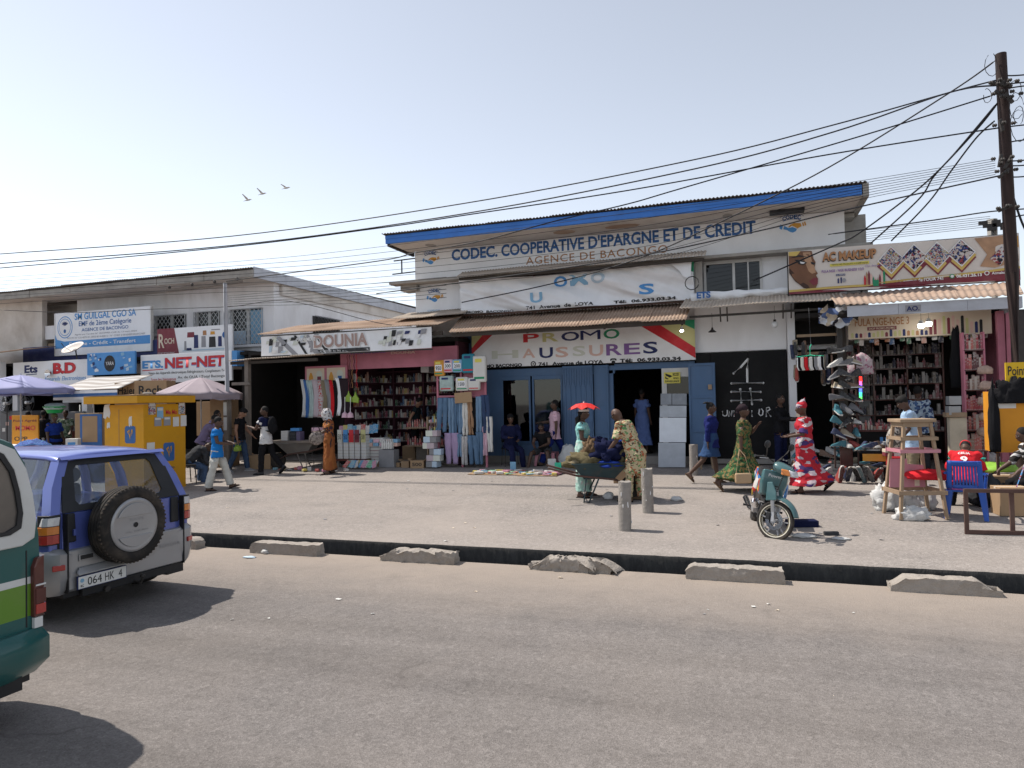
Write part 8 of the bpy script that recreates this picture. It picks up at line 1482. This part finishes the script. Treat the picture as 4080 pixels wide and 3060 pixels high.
for i in range(120):
    px = rn.uniform(3170, 3560); row = rn.random(); Y = 15.5+1.3*row; o = s0 if first else dup(s0); first = False; h_ = .02+.5*row*rn.random()*(1 if px < 3480 else .6)
    o.location = (at(px, 1850, Y).x, Y, gz(Y)+h_); o.rotation_euler = (rn.uniform(-.25, .25)+(1.1 if row < .12 else 0), rn.uniform(-.2, .2), rn.uniform(-1.2, 1.2)); o.scale = (1.05,)*3
lump('shoe_mound', 'low dark mound under the heap of shoes', (at(3370, 1850, 16.3).x, 16.35, gz(16.2)-.12), (1.0, .55, .22), 'c_dark_grey', 4, 'mound', None, .15)
t = thing('shoe_rack', 'tall rack of tilted sneakers at the cosmetics shop entrance', 'rack', gnd(XR(3370, 16.0), 16.0)); xa, xb = XR(3325, 16.0), XR(3418, 16.0)
for x in (xa, xb): MB().box2(x-.015, x+.015, 16.05, 16.1, gz(16), 2.95).build('upright', 'rust_iron', t, world=True)
for i in range(8): MB().beam((xa, 16.07, .98+.25*i), (xb, 16.0, 1.02+.25*i), .02, .02).build('rail', 'rust_iron', t, world=True)
MB().box2(XR(3345, 16.1), XR(3395, 16.1), 16.12, 16.2, gz(16), 1.5).build('base_panel', 'lamp_brown', t, world=True)
for i in range(26):
    r_ = i//3; o = dup(s0, label='sneaker at the '+('near end', 'middle', 'far end')[i % 3]+' of the '+ORD[r_]+' rail up the tall shoe rack', group='sneakers on the tall rack'); o.location = (xa+.06+(xb-xa-.1)*((i % 3)/2), 15.98+rn.uniform(-.03, .03), 1.02+.245*r_+rn.uniform(-.02, .02)); o.rotation_euler = (rn.uniform(-.1, .5), rn.uniform(-.3, .3), rn.choice((1.5, -1.5, 1.2, .6))+rn.uniform(-.4, .4)); o.scale = (rn.uniform(1.0, 1.12),)*3
t = thing('sock_hanger', 'green plastic ring hanger of pale socks at the shoe shop', 'hanger', at(3228, 1420, 16.4)); c = at(3228, 1420, 16.4)
for k in range(10): a_ = k*.628; MB().tube([c+Vector((0, 0, .03)), c+Vector((.27*math.cos(a_), .2*math.sin(a_), 0))], .009, 6).build('arm', 'hanger_green', t, world=True)
MB().tube([c, c+Vector((0, 0, .2)), c+Vector((.03, 0, .26))], .012, 6).build('hook', 'hanger_green', t, world=True); MB().cyl(c+Vector((.02, 0, .25)), (c.x, c.y, 4.0), .004, n=5).build('string', 'ink_grey', t, world=True)
for k in range(16):
    a_ = k*.3927; p = c+Vector((.24*math.cos(a_), .17*math.sin(a_), -.02)); o = MB().loft([[p+Vector((dx*.03, dy*.012, -z)) for dx, dy in ((-1, -1), (1, -1), (1, 1), (-1, 1))] for z in (0, .12, .2)]+[[p+Vector((dx*.03+.03, dy*.012, -.28)) for dx, dy in ((-1, -1), (1, -1), (1, 1), (-1, 1))]]).build('sock', ['paper', 'c_grey', 'vinyl', 'c_black', 'ink_pale', 'c_red'][k % 6 if k != 11 else 5], None, bevel=.008, label='sock clipped to the green ring hanger', cat='sock', group='socks on the green hanger')
for i in range(14):
    o = dup(s0, label='canvas shoe hung up inside the dark shoe shop', group='shoes hung in the shoe shop'); px, py = rn.choice(((3168, 1400), (3290, 1490), (3180, 1490), (3260, 1400), (3275, 1440), (3300, 1430), (3205, 1400))); p = at(px+rn.uniform(-12, 12), py+rn.uniform(-20, 20), 16.9); o.location = p; o.rotation_euler = (1.5, 0, rn.uniform(-.5, .5))
# cosmetics shelves
cs = thing('shelf_unit', 'tall shelf wall of cosmetics inside the shop', 'shelves', (3.1, 18.6, gz(17)))
cz = [1.25, 1.62, 1.98, 2.34, 2.7, 3.02]
for z in cz: MB().box2(2.06, 4.2, 18.3, 18.6, z-.025, z).build('shelf', 'lamp_brown', cs, world=True)
for x in (2.06, 2.75, 3.45, 4.18): MB().box2(x-.015, x+.015, 18.3, 18.6, .5, 3.35).build('upright', 'lamp_brown', cs, world=True)
sp = []
for z, nm_ in zip(cz, ('lowest', 'second lowest', 'third', 'fourth', 'second highest', 'highest')):
    x = 2.12
    while x < 4.15: sp.append((x, 18.36, z, ', '+nm_+' row')); x += rn.uniform(.055, .085)
stock('cosmetic', 'small cosmetic tube or jar on the dark shelf wall', 'cosmetic', 'cosmetics on the shelf wall', sp, BP[:3]+[(-.025, .025, -.02, .02, 0, .2)], 'goods_dark', 1.25)
for i in range(26):
    o = MB().box2(-.05, .05, -.012, .012, -.2, 0).build('hanging_packet', 'goods', None, bevel=.012) if i == 0 else dup(o)
    o.location = (2.1+.1*i+.03*rn.random(), 16.85, 3.28-.06*(i % 3)); o.rotation_euler = (0, rn.uniform(-.1, .1), rn.uniform(-.4, .4)); o.scale = (1, 1, rn.uniform(.7, 1.6)); tag(o, 'packet hanging in the row below the beige shop sign', 'packet', 'packets hung below the beige sign')
t = thing('glass_counter', 'dark counter with lipsticks inside the cosmetics shop', 'counter', (2.75, 17.0, gz(17))); MB().box2(2.1, 3.35, 16.9, 17.3, .45, 1.3).build('body', 'black_paint', t, world=True); MB().box2(2.08, 3.37, 16.86, 17.32, 1.3, 1.34).build('top', 'lamp_brown', t, world=True)
for x in (2.62, 2.72): MB().box2(x, x+.06, 16.892, 16.898, 1.05, 1.18).build('sticker', 'ink_sky', t, world=True)
stock('cosmetic', 'lipstick or box standing on the dark counter', 'cosmetic', 'cosmetics on the counter', [(2.14+.055*i, 16.93+.12*j, 1.34) for i in range(21) for j in range(2)], BP[:3]+[(-.02, .02, -.02, .02, 0, .12)], 'goods_red')
sr = thing('side_rack', 'narrow side rack of small packets by the shop edge', 'rack', (4.35, 16.2, gz(16))); xa, xb = XR(3848, 16.2), XR(3930, 16.2)
for i in range(6): z = .95+.4*i; MB().box2(xa, xb, 16.15, 16.35, z-.02, z).build('shelf', 'lamp_brown', sr, world=True)
for x in (xa, xb): MB().box2(x-.015, x+.015, 16.15, 16.35, gz(16), 3.3).build('side', 'pink_paint', sr, world=True)
stock('packet', 'small red or white packet on the narrow side rack', 'packet', 'packets on the side rack', [(xa+.03+(xb-xa-.06)*j/7, 16.2, .95+.4*i, ', '+ORD[i]+' shelf from below') for i in range(6) for j in range(8)], [(-.025, .025, -.02, .02, 0, .26), (-.02, .02, -.02, .02, 0, .2), (-.027, .027, -.02, .02, 0, .3)], 'goods_red')
for i in range(5): p = at(3925+6*(i % 2), 1490+62*i, 16.0); lump('packet_bunch', 'bunch of beige sponges in clear film down the side rack', p, (.13, .08, .1), mat('sponge', (.45, .32, .26), .7, .3, 14), i+2, 'sponges', 'sponge bunches on the side rack', .4, 6, 20)
t = thing('light_strip', 'glowing rainbow light strip on the cosmetics shop post', 'light strip', at(3431, 1590, 16.45))
for i, c_ in enumerate(((1, .03, .02), (.9, .1, .3), (.2, .1, 1), (.05, .15, 1), (.05, .8, .3), (.1, 1, .1))): p = at(3429, 1500+16*i, 16.45); MB().box2(p.x-.025, p.x+.025, p.y, p.y+.03, p.z-.1, p.z).build('segment', mat('led%d' % i, c_, .5, 0, emit=1.6), t, world=True)
o = lump('hanging_bag', 'pink flowered bag hanging at the cosmetics shop front', at(3425, 1455, 16.4)-Vector((0, 0, .2)), (.26, .12, .27), pmat('pinkbag', [(.5, .4, .43), (.35, .12, .2), (.52, .44, .46), (.5, .4, .42)], 26), 3, 'bag')
lump('hanging_cloth', 'long black cloth hanging inside the cosmetics shop', at(3812, 1430, 16.6)-Vector((0, 0, .6)), (.12, .06, .75), 'c_black', 8, 'cloth'); 
for i, (px, py, lbl) in enumerate(((3800, 1595, 'silver vanity case on the low cracked wall, upper one'), (3798, 1635, 'silver vanity case on the low cracked wall, lower one'))): p = at(px, py+18, 15.75); carton(lbl, p, (.22, .15, .17), 15, 'car_silver', name='vanity_case', cat='case', tape=False)
t = thing('goods_table', 'low table of shoes and boxes behind the tall stool', 'table', gnd(XR(3480, 15.4), 15.4)); MB().box2(XR(3425, 15.4), XR(3540, 15.4), 15.3, 15.8, .95, 1.0).build('top', 'c_black', t, world=True); MB().box2(XR(3430, 15.4), XR(3535, 15.4), 15.29, 15.3, .8, .94).build('apron', 'ink_orange', t, world=True)
for i in range(12): o = dup(s0, label='shoe on the low black table behind the stool', group='shoes on the low table'); o.location = (XR(3432+9*i, 15.45), 15.4+.12*(i % 3), 1.0+.04*(i % 2)); o.rotation_euler = (0, 0, rn.uniform(-2, 2))
for i in range(9): o = dup(s0, label='shoe stood on its heel in the front row of the shoe heap', group='front row of upright shoes'); o.location = (XR(3350+24*i, 15.2), 15.2, gz(15.2)+.17); o.location.x += rn.uniform(-.05, .05); o.rotation_euler = (rn.uniform(-1.35, -.8), rn.uniform(-.25, .25), rn.uniform(-.6, .6)); o.scale = (1.15,)*3
for i in range(8): carton('flat boxed make-up set stacked beside the low table', (XR(3545+12*(i % 3), 15.3), 15.2, gz(15.2)+.55+.07*(i//2)), (.28, .2, .065), rn.uniform(-10, 10), ['ink_maroon', 'paper', 'c_grey', 'ink_cream'][i % 4], group='make-up boxes by the table', name='makeup_box', cat='box', tape=False)
MB().box2(XR(3530, 15.2), XR(3590, 15.2), 15.05, 15.4, gz(15.1), gz(15.1)+.55).build('plastic_crate', 'ink_red', None, bevel=.02, label='red plastic crate under the make-up boxes', cat='crate')
# ------------------------------------------------ tall wooden stool, frame, broom, bags at the right
c = (gp(3590, 2065)+gp(3757, 2075))/2; c = gnd(c.x-.05, c.y+.22); ztop = at(3645, 1668, 12.1).z
st = thing('tall_stool', 'tall rough wooden stool stand with pink boards', 'stool', c, 14); H_ = ztop-c.z
for x in (-1, 1):
    for y in (-1, 1): MB().beam((x*.33, y*.28, 0), (x*.19, y*.17, H_-.06), .04, .052).build('leg', 'wood_raw', st)
def lv(z): return .33-.14*z/H_, .28-.11*z/H_
for z, m_, hh in ((.36, 'wood_raw', .06), (.98, 'plastic_pink', .05), (H_-.32, 'wood_raw', .05)):
    a_, c_ = lv(z)
    for y in (-1, 1): MB().box2(-a_-.05, a_+.05, y*(c_+.03)-.015, y*(c_+.03)+.015, z, z+hh).build('crossbar', m_, st)
    for x in (-1, 1): MB().box2(x*(a_+.03)-.015, x*(a_+.03)+.015, -c_-.01, c_+.01, z+.005, z+hh+.005).build('crossbar', m_, st)
MB().box2(-.26, .26, -.22, .22, H_-.05, H_).build('top_board', 'wood_raw', st, bevel=.008); MB().box2(-.22, .22, -.19, .19, H_-.12, H_-.052).build('apron', 'wood_raw', st)
pb = MB().prism([(-.27, .42), (.26, .42), (.24, .76), (.0, .78), (.0, .86), (-.25, .86)], .18, .2).build('pink_board', 'plastic_pink', st); MB().box2(.1, .17, .172, .179, .44, .62).build('slot', 'ink_cream', pb)
for i, (px, py, sz, lbl) in enumerate(((3545, 2040, (.2, .18, .26), 'white plastic bag at the outer foot of the tall stool'), (3610, 2035, (.24, .2, .26), 'white plastic bag between the stool legs'), (3665, 2035, (.2, .18, .26), 'white plastic bag in the far corner of the stool'), (3640, 2080, (.22, .1, .13), 'small clear bag lying in front of the tall stool'), (3945, 1900, (.25, .2, .3), 'grey plastic bag heap beside the orange panel'), (3920, 1850, (.2, .15, .25), 'dark bin bag beyond the red-shirted person'), (4010, 1890, (.2, .16, .22), 'white sack beneath the orange panel'), (4062, 1950, (.22, .18, .26), 'pale pink sack at the frame edge'))):
    m_ = 'bag_white' if i not in (5, 7) else ('c_dark_grey' if i == 5 else 'c_pale_pink'); lump('plastic_bag', lbl, gp(px, py)+Vector((0, .15, 0)), sz, m_, i*3+1, 'bag', 'plastic bags by the stool', .5, 4, 34)
lump('goods_heap', 'small heap of shoes and cloth behind the brown frame', gp(3935, 2010), (.25, .25, .25), 'c_dark_grey', 5, 'heap', None, .5, 5); lump('tarp', 'folded lime green tarpaulin beyond the brown frame', gp(3965, 1985)+Vector((.1, .3, .42)), (.35, .25, .1), 'tarp_green', 6, 'tarpaulin'); lump('red_bundle', 'red striped cloth bundle on the knees of the red-shirted person', gnd(2.55, 12.25)+Vector((0, 0, .55)), (.3, .22, .09), 'c_red', 7, 'cloth')
MB().lathe([(.2, 0), (.26, .22), (.27, .24), (.24, .23), (.18, .02)], 18, gnd(3.35, 13.4)+Vector((0, 0, .5))).build('tub', mat('teal_tub', (.02, .25, .22), .4, .1), None, smooth=True, label='teal plastic tub beyond the red-shirted person', cat='tub'); carton('taped brown carton behind the brown metal frame', gp(4030, 2050), (.42, .35, .42), 5, tape=True); carton('flat brown carton under the lime tarpaulin', gp(3990, 2000)+Vector((0, .25, 0)), (.6, .45, .42), 8, 'carton2')
f0 = gp(3853, 2128); f1 = gp(4200, 2132); t = thing('metal_stand', 'empty brown metal frame standing before the blue chair', 'frame', f0); zt = at(3853, 1955, f0.y).z
d_ = (f1-f0).normalized()
for q in (0, .4, 1.1): p = f0+Vector((d_.x, d_.y, 0))*q*1.38; MB().box2(p.x-.025, p.x+.025, p.y-.02, p.y+.02, p.z, zt).build('upright', 'rust_iron', t, world=True)
MB().beam((f0.x-.02, f0.y, zt), (f1.x+.4, f1.y, zt), .045, .05).build('top_bar', 'rust_iron', t, world=True); MB().beam((f0.x-.02, f0.y, f0.z+.03), (f1.x+.4, f1.y, f0.z+.03), .045, .05).build('bottom_bar', 'rust_iron', t, world=True)
b0 = gp(4022, 2056); t = thing('broom', 'broom with blue dotted handle and lime head leaning by the frame', 'broom', b0); p1 = at(4085, 1850, b0.y+.1); MB().tube([b0+Vector((.02, 0, .2)), p1], .014, 8).build('handle', pmat('broomh', [(.1, .3, .6), (.55, .55, .6), (.4, .08, .1), (.1, .3, .6)], 40), t, world=True); MB().loft([[b0+Vector((x*.07, y*.03, 0)) for x, y in ((-1, -1), (1, -1), (1, 1), (-1, 1))], [b0+Vector((x*.06+.01, y*.03, .12)) for x, y in ((-1, -1), (1, -1), (1, 1), (-1, 1))], [b0+Vector((x*.02+.03, y*.02, .24)) for x, y in ((-1, -1), (1, -1), (1, 1), (-1, 1))]]).build('brush', mat('lime', (.42, .5, .04), .6, .15, 30), t, world=True, bevel=.01)
# orange agent kiosk at the frame edge
YO = 13.6; t = thing('agent_stand', 'orange Point Agréé money stand cut by the frame edge', 'stand', gnd(at(4060, 1800, YO).x, YO)); xa = at(3966, 1700, YO).x; xb = xa+1.1
za, zb = at(3966, 1803, YO).z, at(3966, 1560, YO).z; MB().box2(xa, xb, YO, YO+.05, za, zb).build('panel', 'orange_board', t, world=True, bevel=.004); MB().box2(xa, xa+.05, YO+.05, YO+.6, za, zb).build('side_panel', 'orange_board', t, world=True)
xs0 = at(4006, 1480, YO).x; zs0, zs1 = at(4006, 1525, YO).z, at(4006, 1445, YO).z; sg_ = MB().box2(xs0, xb, YO-.01, YO+.03, zs0, zs1).build('sign', mat('sign_yellow', (.66, .42, .02), .6, .08), t, world=True); txt('Point Agréé', (xs0+.03, YO-.01, zs0+.07), (xs0+.62, YO-.01, zs1-.06), 'ink_black', sg_, bold=.01); MB().box2(xs0, xb, YO+.0, YO+.02, zb, zs0).build('back_board', 'sign_yellow', t, world=True)
MB().box2(xa+.02, xa+.06, YO+.06, YO+.1, gz(YO), za).build('leg', 'rust_iron', t, world=True); MB().box2(xa+.55, xa+.75, YO+.05, YO+.07, za-.45, za-.0).build('lower_sign', 'sign_yellow', t, world=True); txt('A', (xa+.58, YO+.05, za-.3), (xa+.68, YO+.05, za-.12), 'ink_black', t, bold=.02); MB().box2(xa+.02, xa+.3, YO-.006, YO-.001, zb-.28, zb-.06).build('paper_notice', 'paper', t, world=True)
lump('draped_garment', 'black garment thrown over the orange stand', (xa+.28, YO-.02, zb-.2), (.26, .07, .24), 'c_black', 14, 'garment', None, .6, 4.5, 36); lump('draped_garment', 'long dark sleeve hanging down the orange stand edge', (xa-.02, YO+.0, zb-1.0), (.08, .07, .7), 'c_black', 15, 'garment', None, .3)
# ------------------------------------------------ poles, cables, birds, litter
pb_, pt_ = Vector((4.46, 14.5, gz(14.5)-.05)), at(3987, 215, 14.5); up = thing('utility_pole', 'tall dark wooden utility pole with tangled cable fittings', 'pole', pb_); MB().tube([pb_, pb_.lerp(pt_, .5), pt_], [.12, .105, .088], 16).build('mast', 'pole_wood', up, world=True, smooth=True)
for i, (px, py) in enumerate(((3975, 330), (4005, 340), (3985, 375), (4020, 390), (3990, 500), (3985, 640), (4015, 650), (4000, 690), (4005, 830))):
    p = at(px, py, 14.3); MB().box(p, (.22, .06, .05), Matrix.Rotation(R(20*i), 3, 'Y')).build('clamp', 'iron', up, world=True, bevel=.008)
    for k in range(3): MB().lathe([(.02, 0), (.035, .02), (.02, .035), (.035, .05), (.015, .07)], 8, p+Vector((-.15+.14*k, -.05, .03*((k+i) % 2))), 'X').build('insulator', 'iron', up, world=True, smooth=True)
for i, (px, py, r_) in enumerate(((4050, 420, .18), (4060, 500, .22), (3950, 260, .16), (3935, 380, .1), (4045, 360, .14), (4060, 460, .12))): c = at(px, py, 14.4); MB().tube([c+Vector((r_*.6*math.cos(k*.55+i), .03*math.sin(k), r_*math.sin(k*.55+i)*1.3)) for k in range(11)], .006, 5).build('loose_wire', 'cable', up, world=True)
p2 = at(3952, 875, 22); fp = thing('utility_pole', 'grey concrete utility pole top far behind the make-up banner', 'pole', (p2.x, 22, gz(22))); MB().tube([(p2.x, 22, gz(22)), p2], [.17, .13], 12).build('mast', 'concrete', fp, world=True, smooth=True)
for k in range(6): MB().box(p2+Vector((-.25+.1*k, -.15, -.1-.09*(k % 3))), (.2, .08, .09)).build('clamp', 'iron', fp, world=True)
lp0, lp1 = Vector((-13.36, 15.5, gz(15.5))), at(897, 1128, 15.5); lp = thing('metal_pole', 'thin grey metal pole with a crossarm before the dark stall', 'pole', lp0); MB().box2(lp0.x-.07, lp0.x+.07, 15.43, 15.57, lp0.z, 2.4).build('base_section', 'wood_grey', lp, world=True); MB().cyl((lp0.x, 15.5, 2.4), lp1, .06, .055).build('mast', 'zinc_fascia', lp, world=True, smooth=True); MB().beam(at(665, 1158, 15.4), at(965, 1122, 15.6), .06, .08).build('crossarm', 'wood_grey', lp, world=True)
for k in range(4): q_ = at(675+90*k, 1150-11*k, 15.42); MB().lathe([(.03, 0), (.045, .04), (.02, .08)], 8, q_).build('insulator', 'iron', lp, world=True)
for z, w_ in ((1.9, .12), (1.5, .1)): MB().box2(lp0.x-.075, lp0.x+.03, 15.424, 15.429, z, z+.35).build('flyer', 'paper', lp, world=True)
def cable(label, pts, r_, Y=14.5, group='overhead cables', Y1=None):
    P = [at(x, y, Y+((Y1-Y)*i/(len(pts)-1) if Y1 else 0)) for i, (x, y) in enumerate(pts)]; Q_ = []
    for i in range(len(P)-1):
        p0, p1, p2, p3 = P[max(0, i-1)], P[i], P[i+1], P[min(len(P)-1, i+2)]
        for k in range(8): t = k/8; Q_.append(.5*((2*p1)+(p2-p0)*t+(2*p0-5*p1+4*p2-p3)*t*t+(3*p1-p0-3*p2+p3)*t**3))
    Q_.append(P[-1]); tag(MB().tube(Q_, r_, 6).build('power_cable', 'cable', None, smooth=True), label, 'cable', group)
s8 = lambda x, y: (3300+x/1.951, 150+y/1.951)
cable('thick black overhead cable, upper of the twin pair', [(-400, 1040), (0, 1012), (922, 941), (1845, 811), (2767, 636), (3320, 498), (3781, 369), (3975, 318)], .013); cable('thick black overhead cable, lower of the twin pair', [(-400, 1080), (0, 1050), (922, 978), (1845, 852), (2767, 673), (3320, 526), (3781, 369), (3975, 340)], .014, Y1=14.46)
cable('thin cable sagging from the wooden pole to the bank building bracket', [(3971, 375), s8(600, 660), s8(0, 840), (2700, 755), (2500, 813), (2223, 878), (1907, 962), (1654, 1007), (1500, 1041), (900, 1120)], .013); cable('thin cable crossing the sky just below the twin pair', [(-300, 1090), (0, 1068), (900, 985), (1500, 910), (1862, 856), (2500, 759), (3300, 616), (3982, 509)], .013)
cable('cable slanting steeply from the pole top down to the PROMO banner', [(3968, 240), s8(940, 430), (3300, 668), (2862, 889), (2549, 1028), (2200, 1130), (1840, 1205)], .014, Y1=17.3)
for i, pp_ in enumerate(([s8(1310, 520), s8(1150, 720), s8(850, 1040), s8(620, 1240), s8(240, 1520), s8(60, 1610), (3000, 1120)], [s8(1320, 500), s8(1000, 880), s8(820, 1080), s8(700, 1260), s8(330, 1600)], [s8(1290, 650), s8(1150, 780), s8(960, 1030), s8(780, 1280), s8(490, 1580)])): cable(['drooping service cable from the wooden pole to the bank corner', 'drooping service cable from the wooden pole to the make-up banner start', 'drooping service cable from the wooden pole to the middle of the make-up banner'][i], pp_, .016, Y1=17.0)
for i in range(8): cable(['first', 'second', 'third', 'fourth', 'fifth', 'sixth', 'seventh', 'lowest'][i]+' thin telephone line from the top of the bundle crossing the building fronts', [(-300, 1125+17*i), (0, 1105+15*i), (900, 1045+17*i), (1500, 985+24*i), (2500, 850+30*i-6*(i > 4)), (3300, 740+12*i), (3966, 632+9*i)], .0048, Y=14.6, group='bundled telephone lines')
for i in range(6): cable(['first', 'second', 'third', 'fourth', 'fifth', 'lowest'][i]+' thin line from the top of the set to the far concrete pole', [(900, 1180+8*i), (1650, 1115+16*i), (2600, 1030+12*i), (3300, 935+9*i), (3945, 862+8*i)], .006, Y=17.4 if i < 0 else 16.6, Y1=21.5, group='lower lines to the far pole')
cable('cable from the pole middle crossing the CODEC fascia', [(1500, 1170), (2400, 1045), (3000, 925), (3300, 852), (3992, 698)], .014); cable('short cable from the wooden pole past the far concrete pole', [(3300, 934), (3700, 880), (3915, 847), (4017, 837), (4120, 830)], .012)
for i, yy in enumerate(((300, 300), (335, 330), (360, 345), (509, 500), (575, 560), (640, 640), (655, 660), (700, 705), (890, 860))): cable('short cable running from the wooden pole off the frame', [(3990, yy[0]), (4060, yy[1]), (4250, yy[1]-20)], .012, group='cables leaving the frame')
cable('cable dropping down the wooden pole side', [(4030, 760), (4055, 840), (4078, 900), (4110, 960)], .018); cable('sagging cable between the metal pole and the barred building', [(0, 1235), (300, 1245), (600, 1232), (912, 1222), (1150, 1200), (1500, 1285), (1640, 1300)], .01, Y=15.4, Y1=16.6)
for i, (px, py) in enumerate(((986, 797), (1044, 772), (1139, 749))):
    c = at(px, py, 60); t = thing('bird', ['white egret in flight, lowest of the three', 'white egret in flight, between the other two', 'white egret in flight, highest of the three'][i], 'bird', c, 18.7, 'egrets crossing the sky'); w_ = mat('egret', (.42, .40, .38), .8, .1)
    MB().tube([(-.42, 0, -.12), (-.2, 0, -.05), (0, 0, 0), (.2, 0, .03), (.32, 0, .06), (.45, 0, .05)], [.02, .04, .09, .08, .05, .012], 10).build('body', w_, t, smooth=True)
    for s in (-1, 1): fl = (.55, .5, .3)[i]; MB().grid(lambda u, v: ((.12-.24*u)*(1-.5*v)-.34*v, s*(.08+.35*v), .03+fl*v-.1*v*v+.04*math.sin(3.1*u)), 4, 8).build('wing', w_, t, smooth=True, solid=.012)
for i in range(40):
    px, py = rn.uniform(700, 3700), rn.choice((rn.uniform(1900, 2250), rn.uniform(1900, 2250), rn.uniform(2240, 2500))); p = gp(px, py); s = rn.uniform(.012, .035)*(.5 if py > 2420 else 1)
    if p.y > 8.3 and p.y < 9.2: continue
    o = MB().add([(s*math.cos(k*1.05)*(1+.5*rn.random()), s*.6*math.sin(k*1.05)*(1+.5*rn.random()), .006+.012*rn.random()) for k in range(6)], [(0, 1, 2, 3, 4, 5)]).build('paper_scrap', rn.choice(['paper', 'paper', 'ink_cream', 'bag_white', 'c_grey']), None, solid=.002); o.location = p+Vector((0, 0, .005)); tag(o, 'scrap of pale paper litter lying on the ground', 'litter', 'scattered paper scraps')
for (px, py, d, m_, lbl) in ((3195, 2096, (.42, .2, .09), 'c_navy', 'flat dark printed box lying beside the motorcycle'), (3312, 2132, (.19, .07, .05), 'c_dark_grey', 'small dark box lying on the ground near the motorcycle')): carton(lbl, gp(px, py), d, 14, m_, name='flat_box', cat='box', tape=False)
for (px, py, sz, m_, lbl) in ((3200, 2140, (.16, .08, .03), 'bag_white', 'flattened clear film beside the motorcycle wheel'), (3350, 2150, (.12, .05, .02), 'bag_white', 'thin film scrap right of the small dark box'), (2425, 1988, (.09, .07, .08), 'bag_white', 'clear plastic bag under the barrow wheel'), (2695, 1995, (.1, .08, .05), 'bag_white', 'crumpled clear bottle on the open ground'), (995, 2222, (.1, .05, .012), 'ink_faded2', 'pale blue slipper lost at the road edge'), (1060, 2206, (.06, .05, .04), 'bag_white', 'crumpled paper at the foot of the second kerb block'), (1640, 2238, (.05, .04, .05), 'bag_white', 'crumpled paper by the crumbling kerb block')): lump('litter', lbl, gp(px, py), sz, m_, px, 'litter', 'larger litter', .5, 5, 16)
# low neighbour beyond the cosmetics shop
t = thing('neighbour_shop', 'low grey shed beyond the cosmetics shop at the frame edge', 'building', (9.5, 20, gz(20))); MB().box2(5.7, 15, 19.6, 25, gz(20), 3.3).build('wall', 'concrete', t, world=True); MB().box2(6.6, 8.2, 19.56, 19.598, gz(20), 2.6).build('door', 'blue_steel', t, world=True); MB().box2(9.4, 12.2, 19.56, 19.598, gz(20), 2.7).build('door', 'black_paint', t, world=True)
corr(t, (5.5, 18.6, 3.3), (15.2, 18.6, 3.3), (15.2, 25.2, 4.1), (5.5, 25.2, 4.1), 'dark_roof', seed=71)
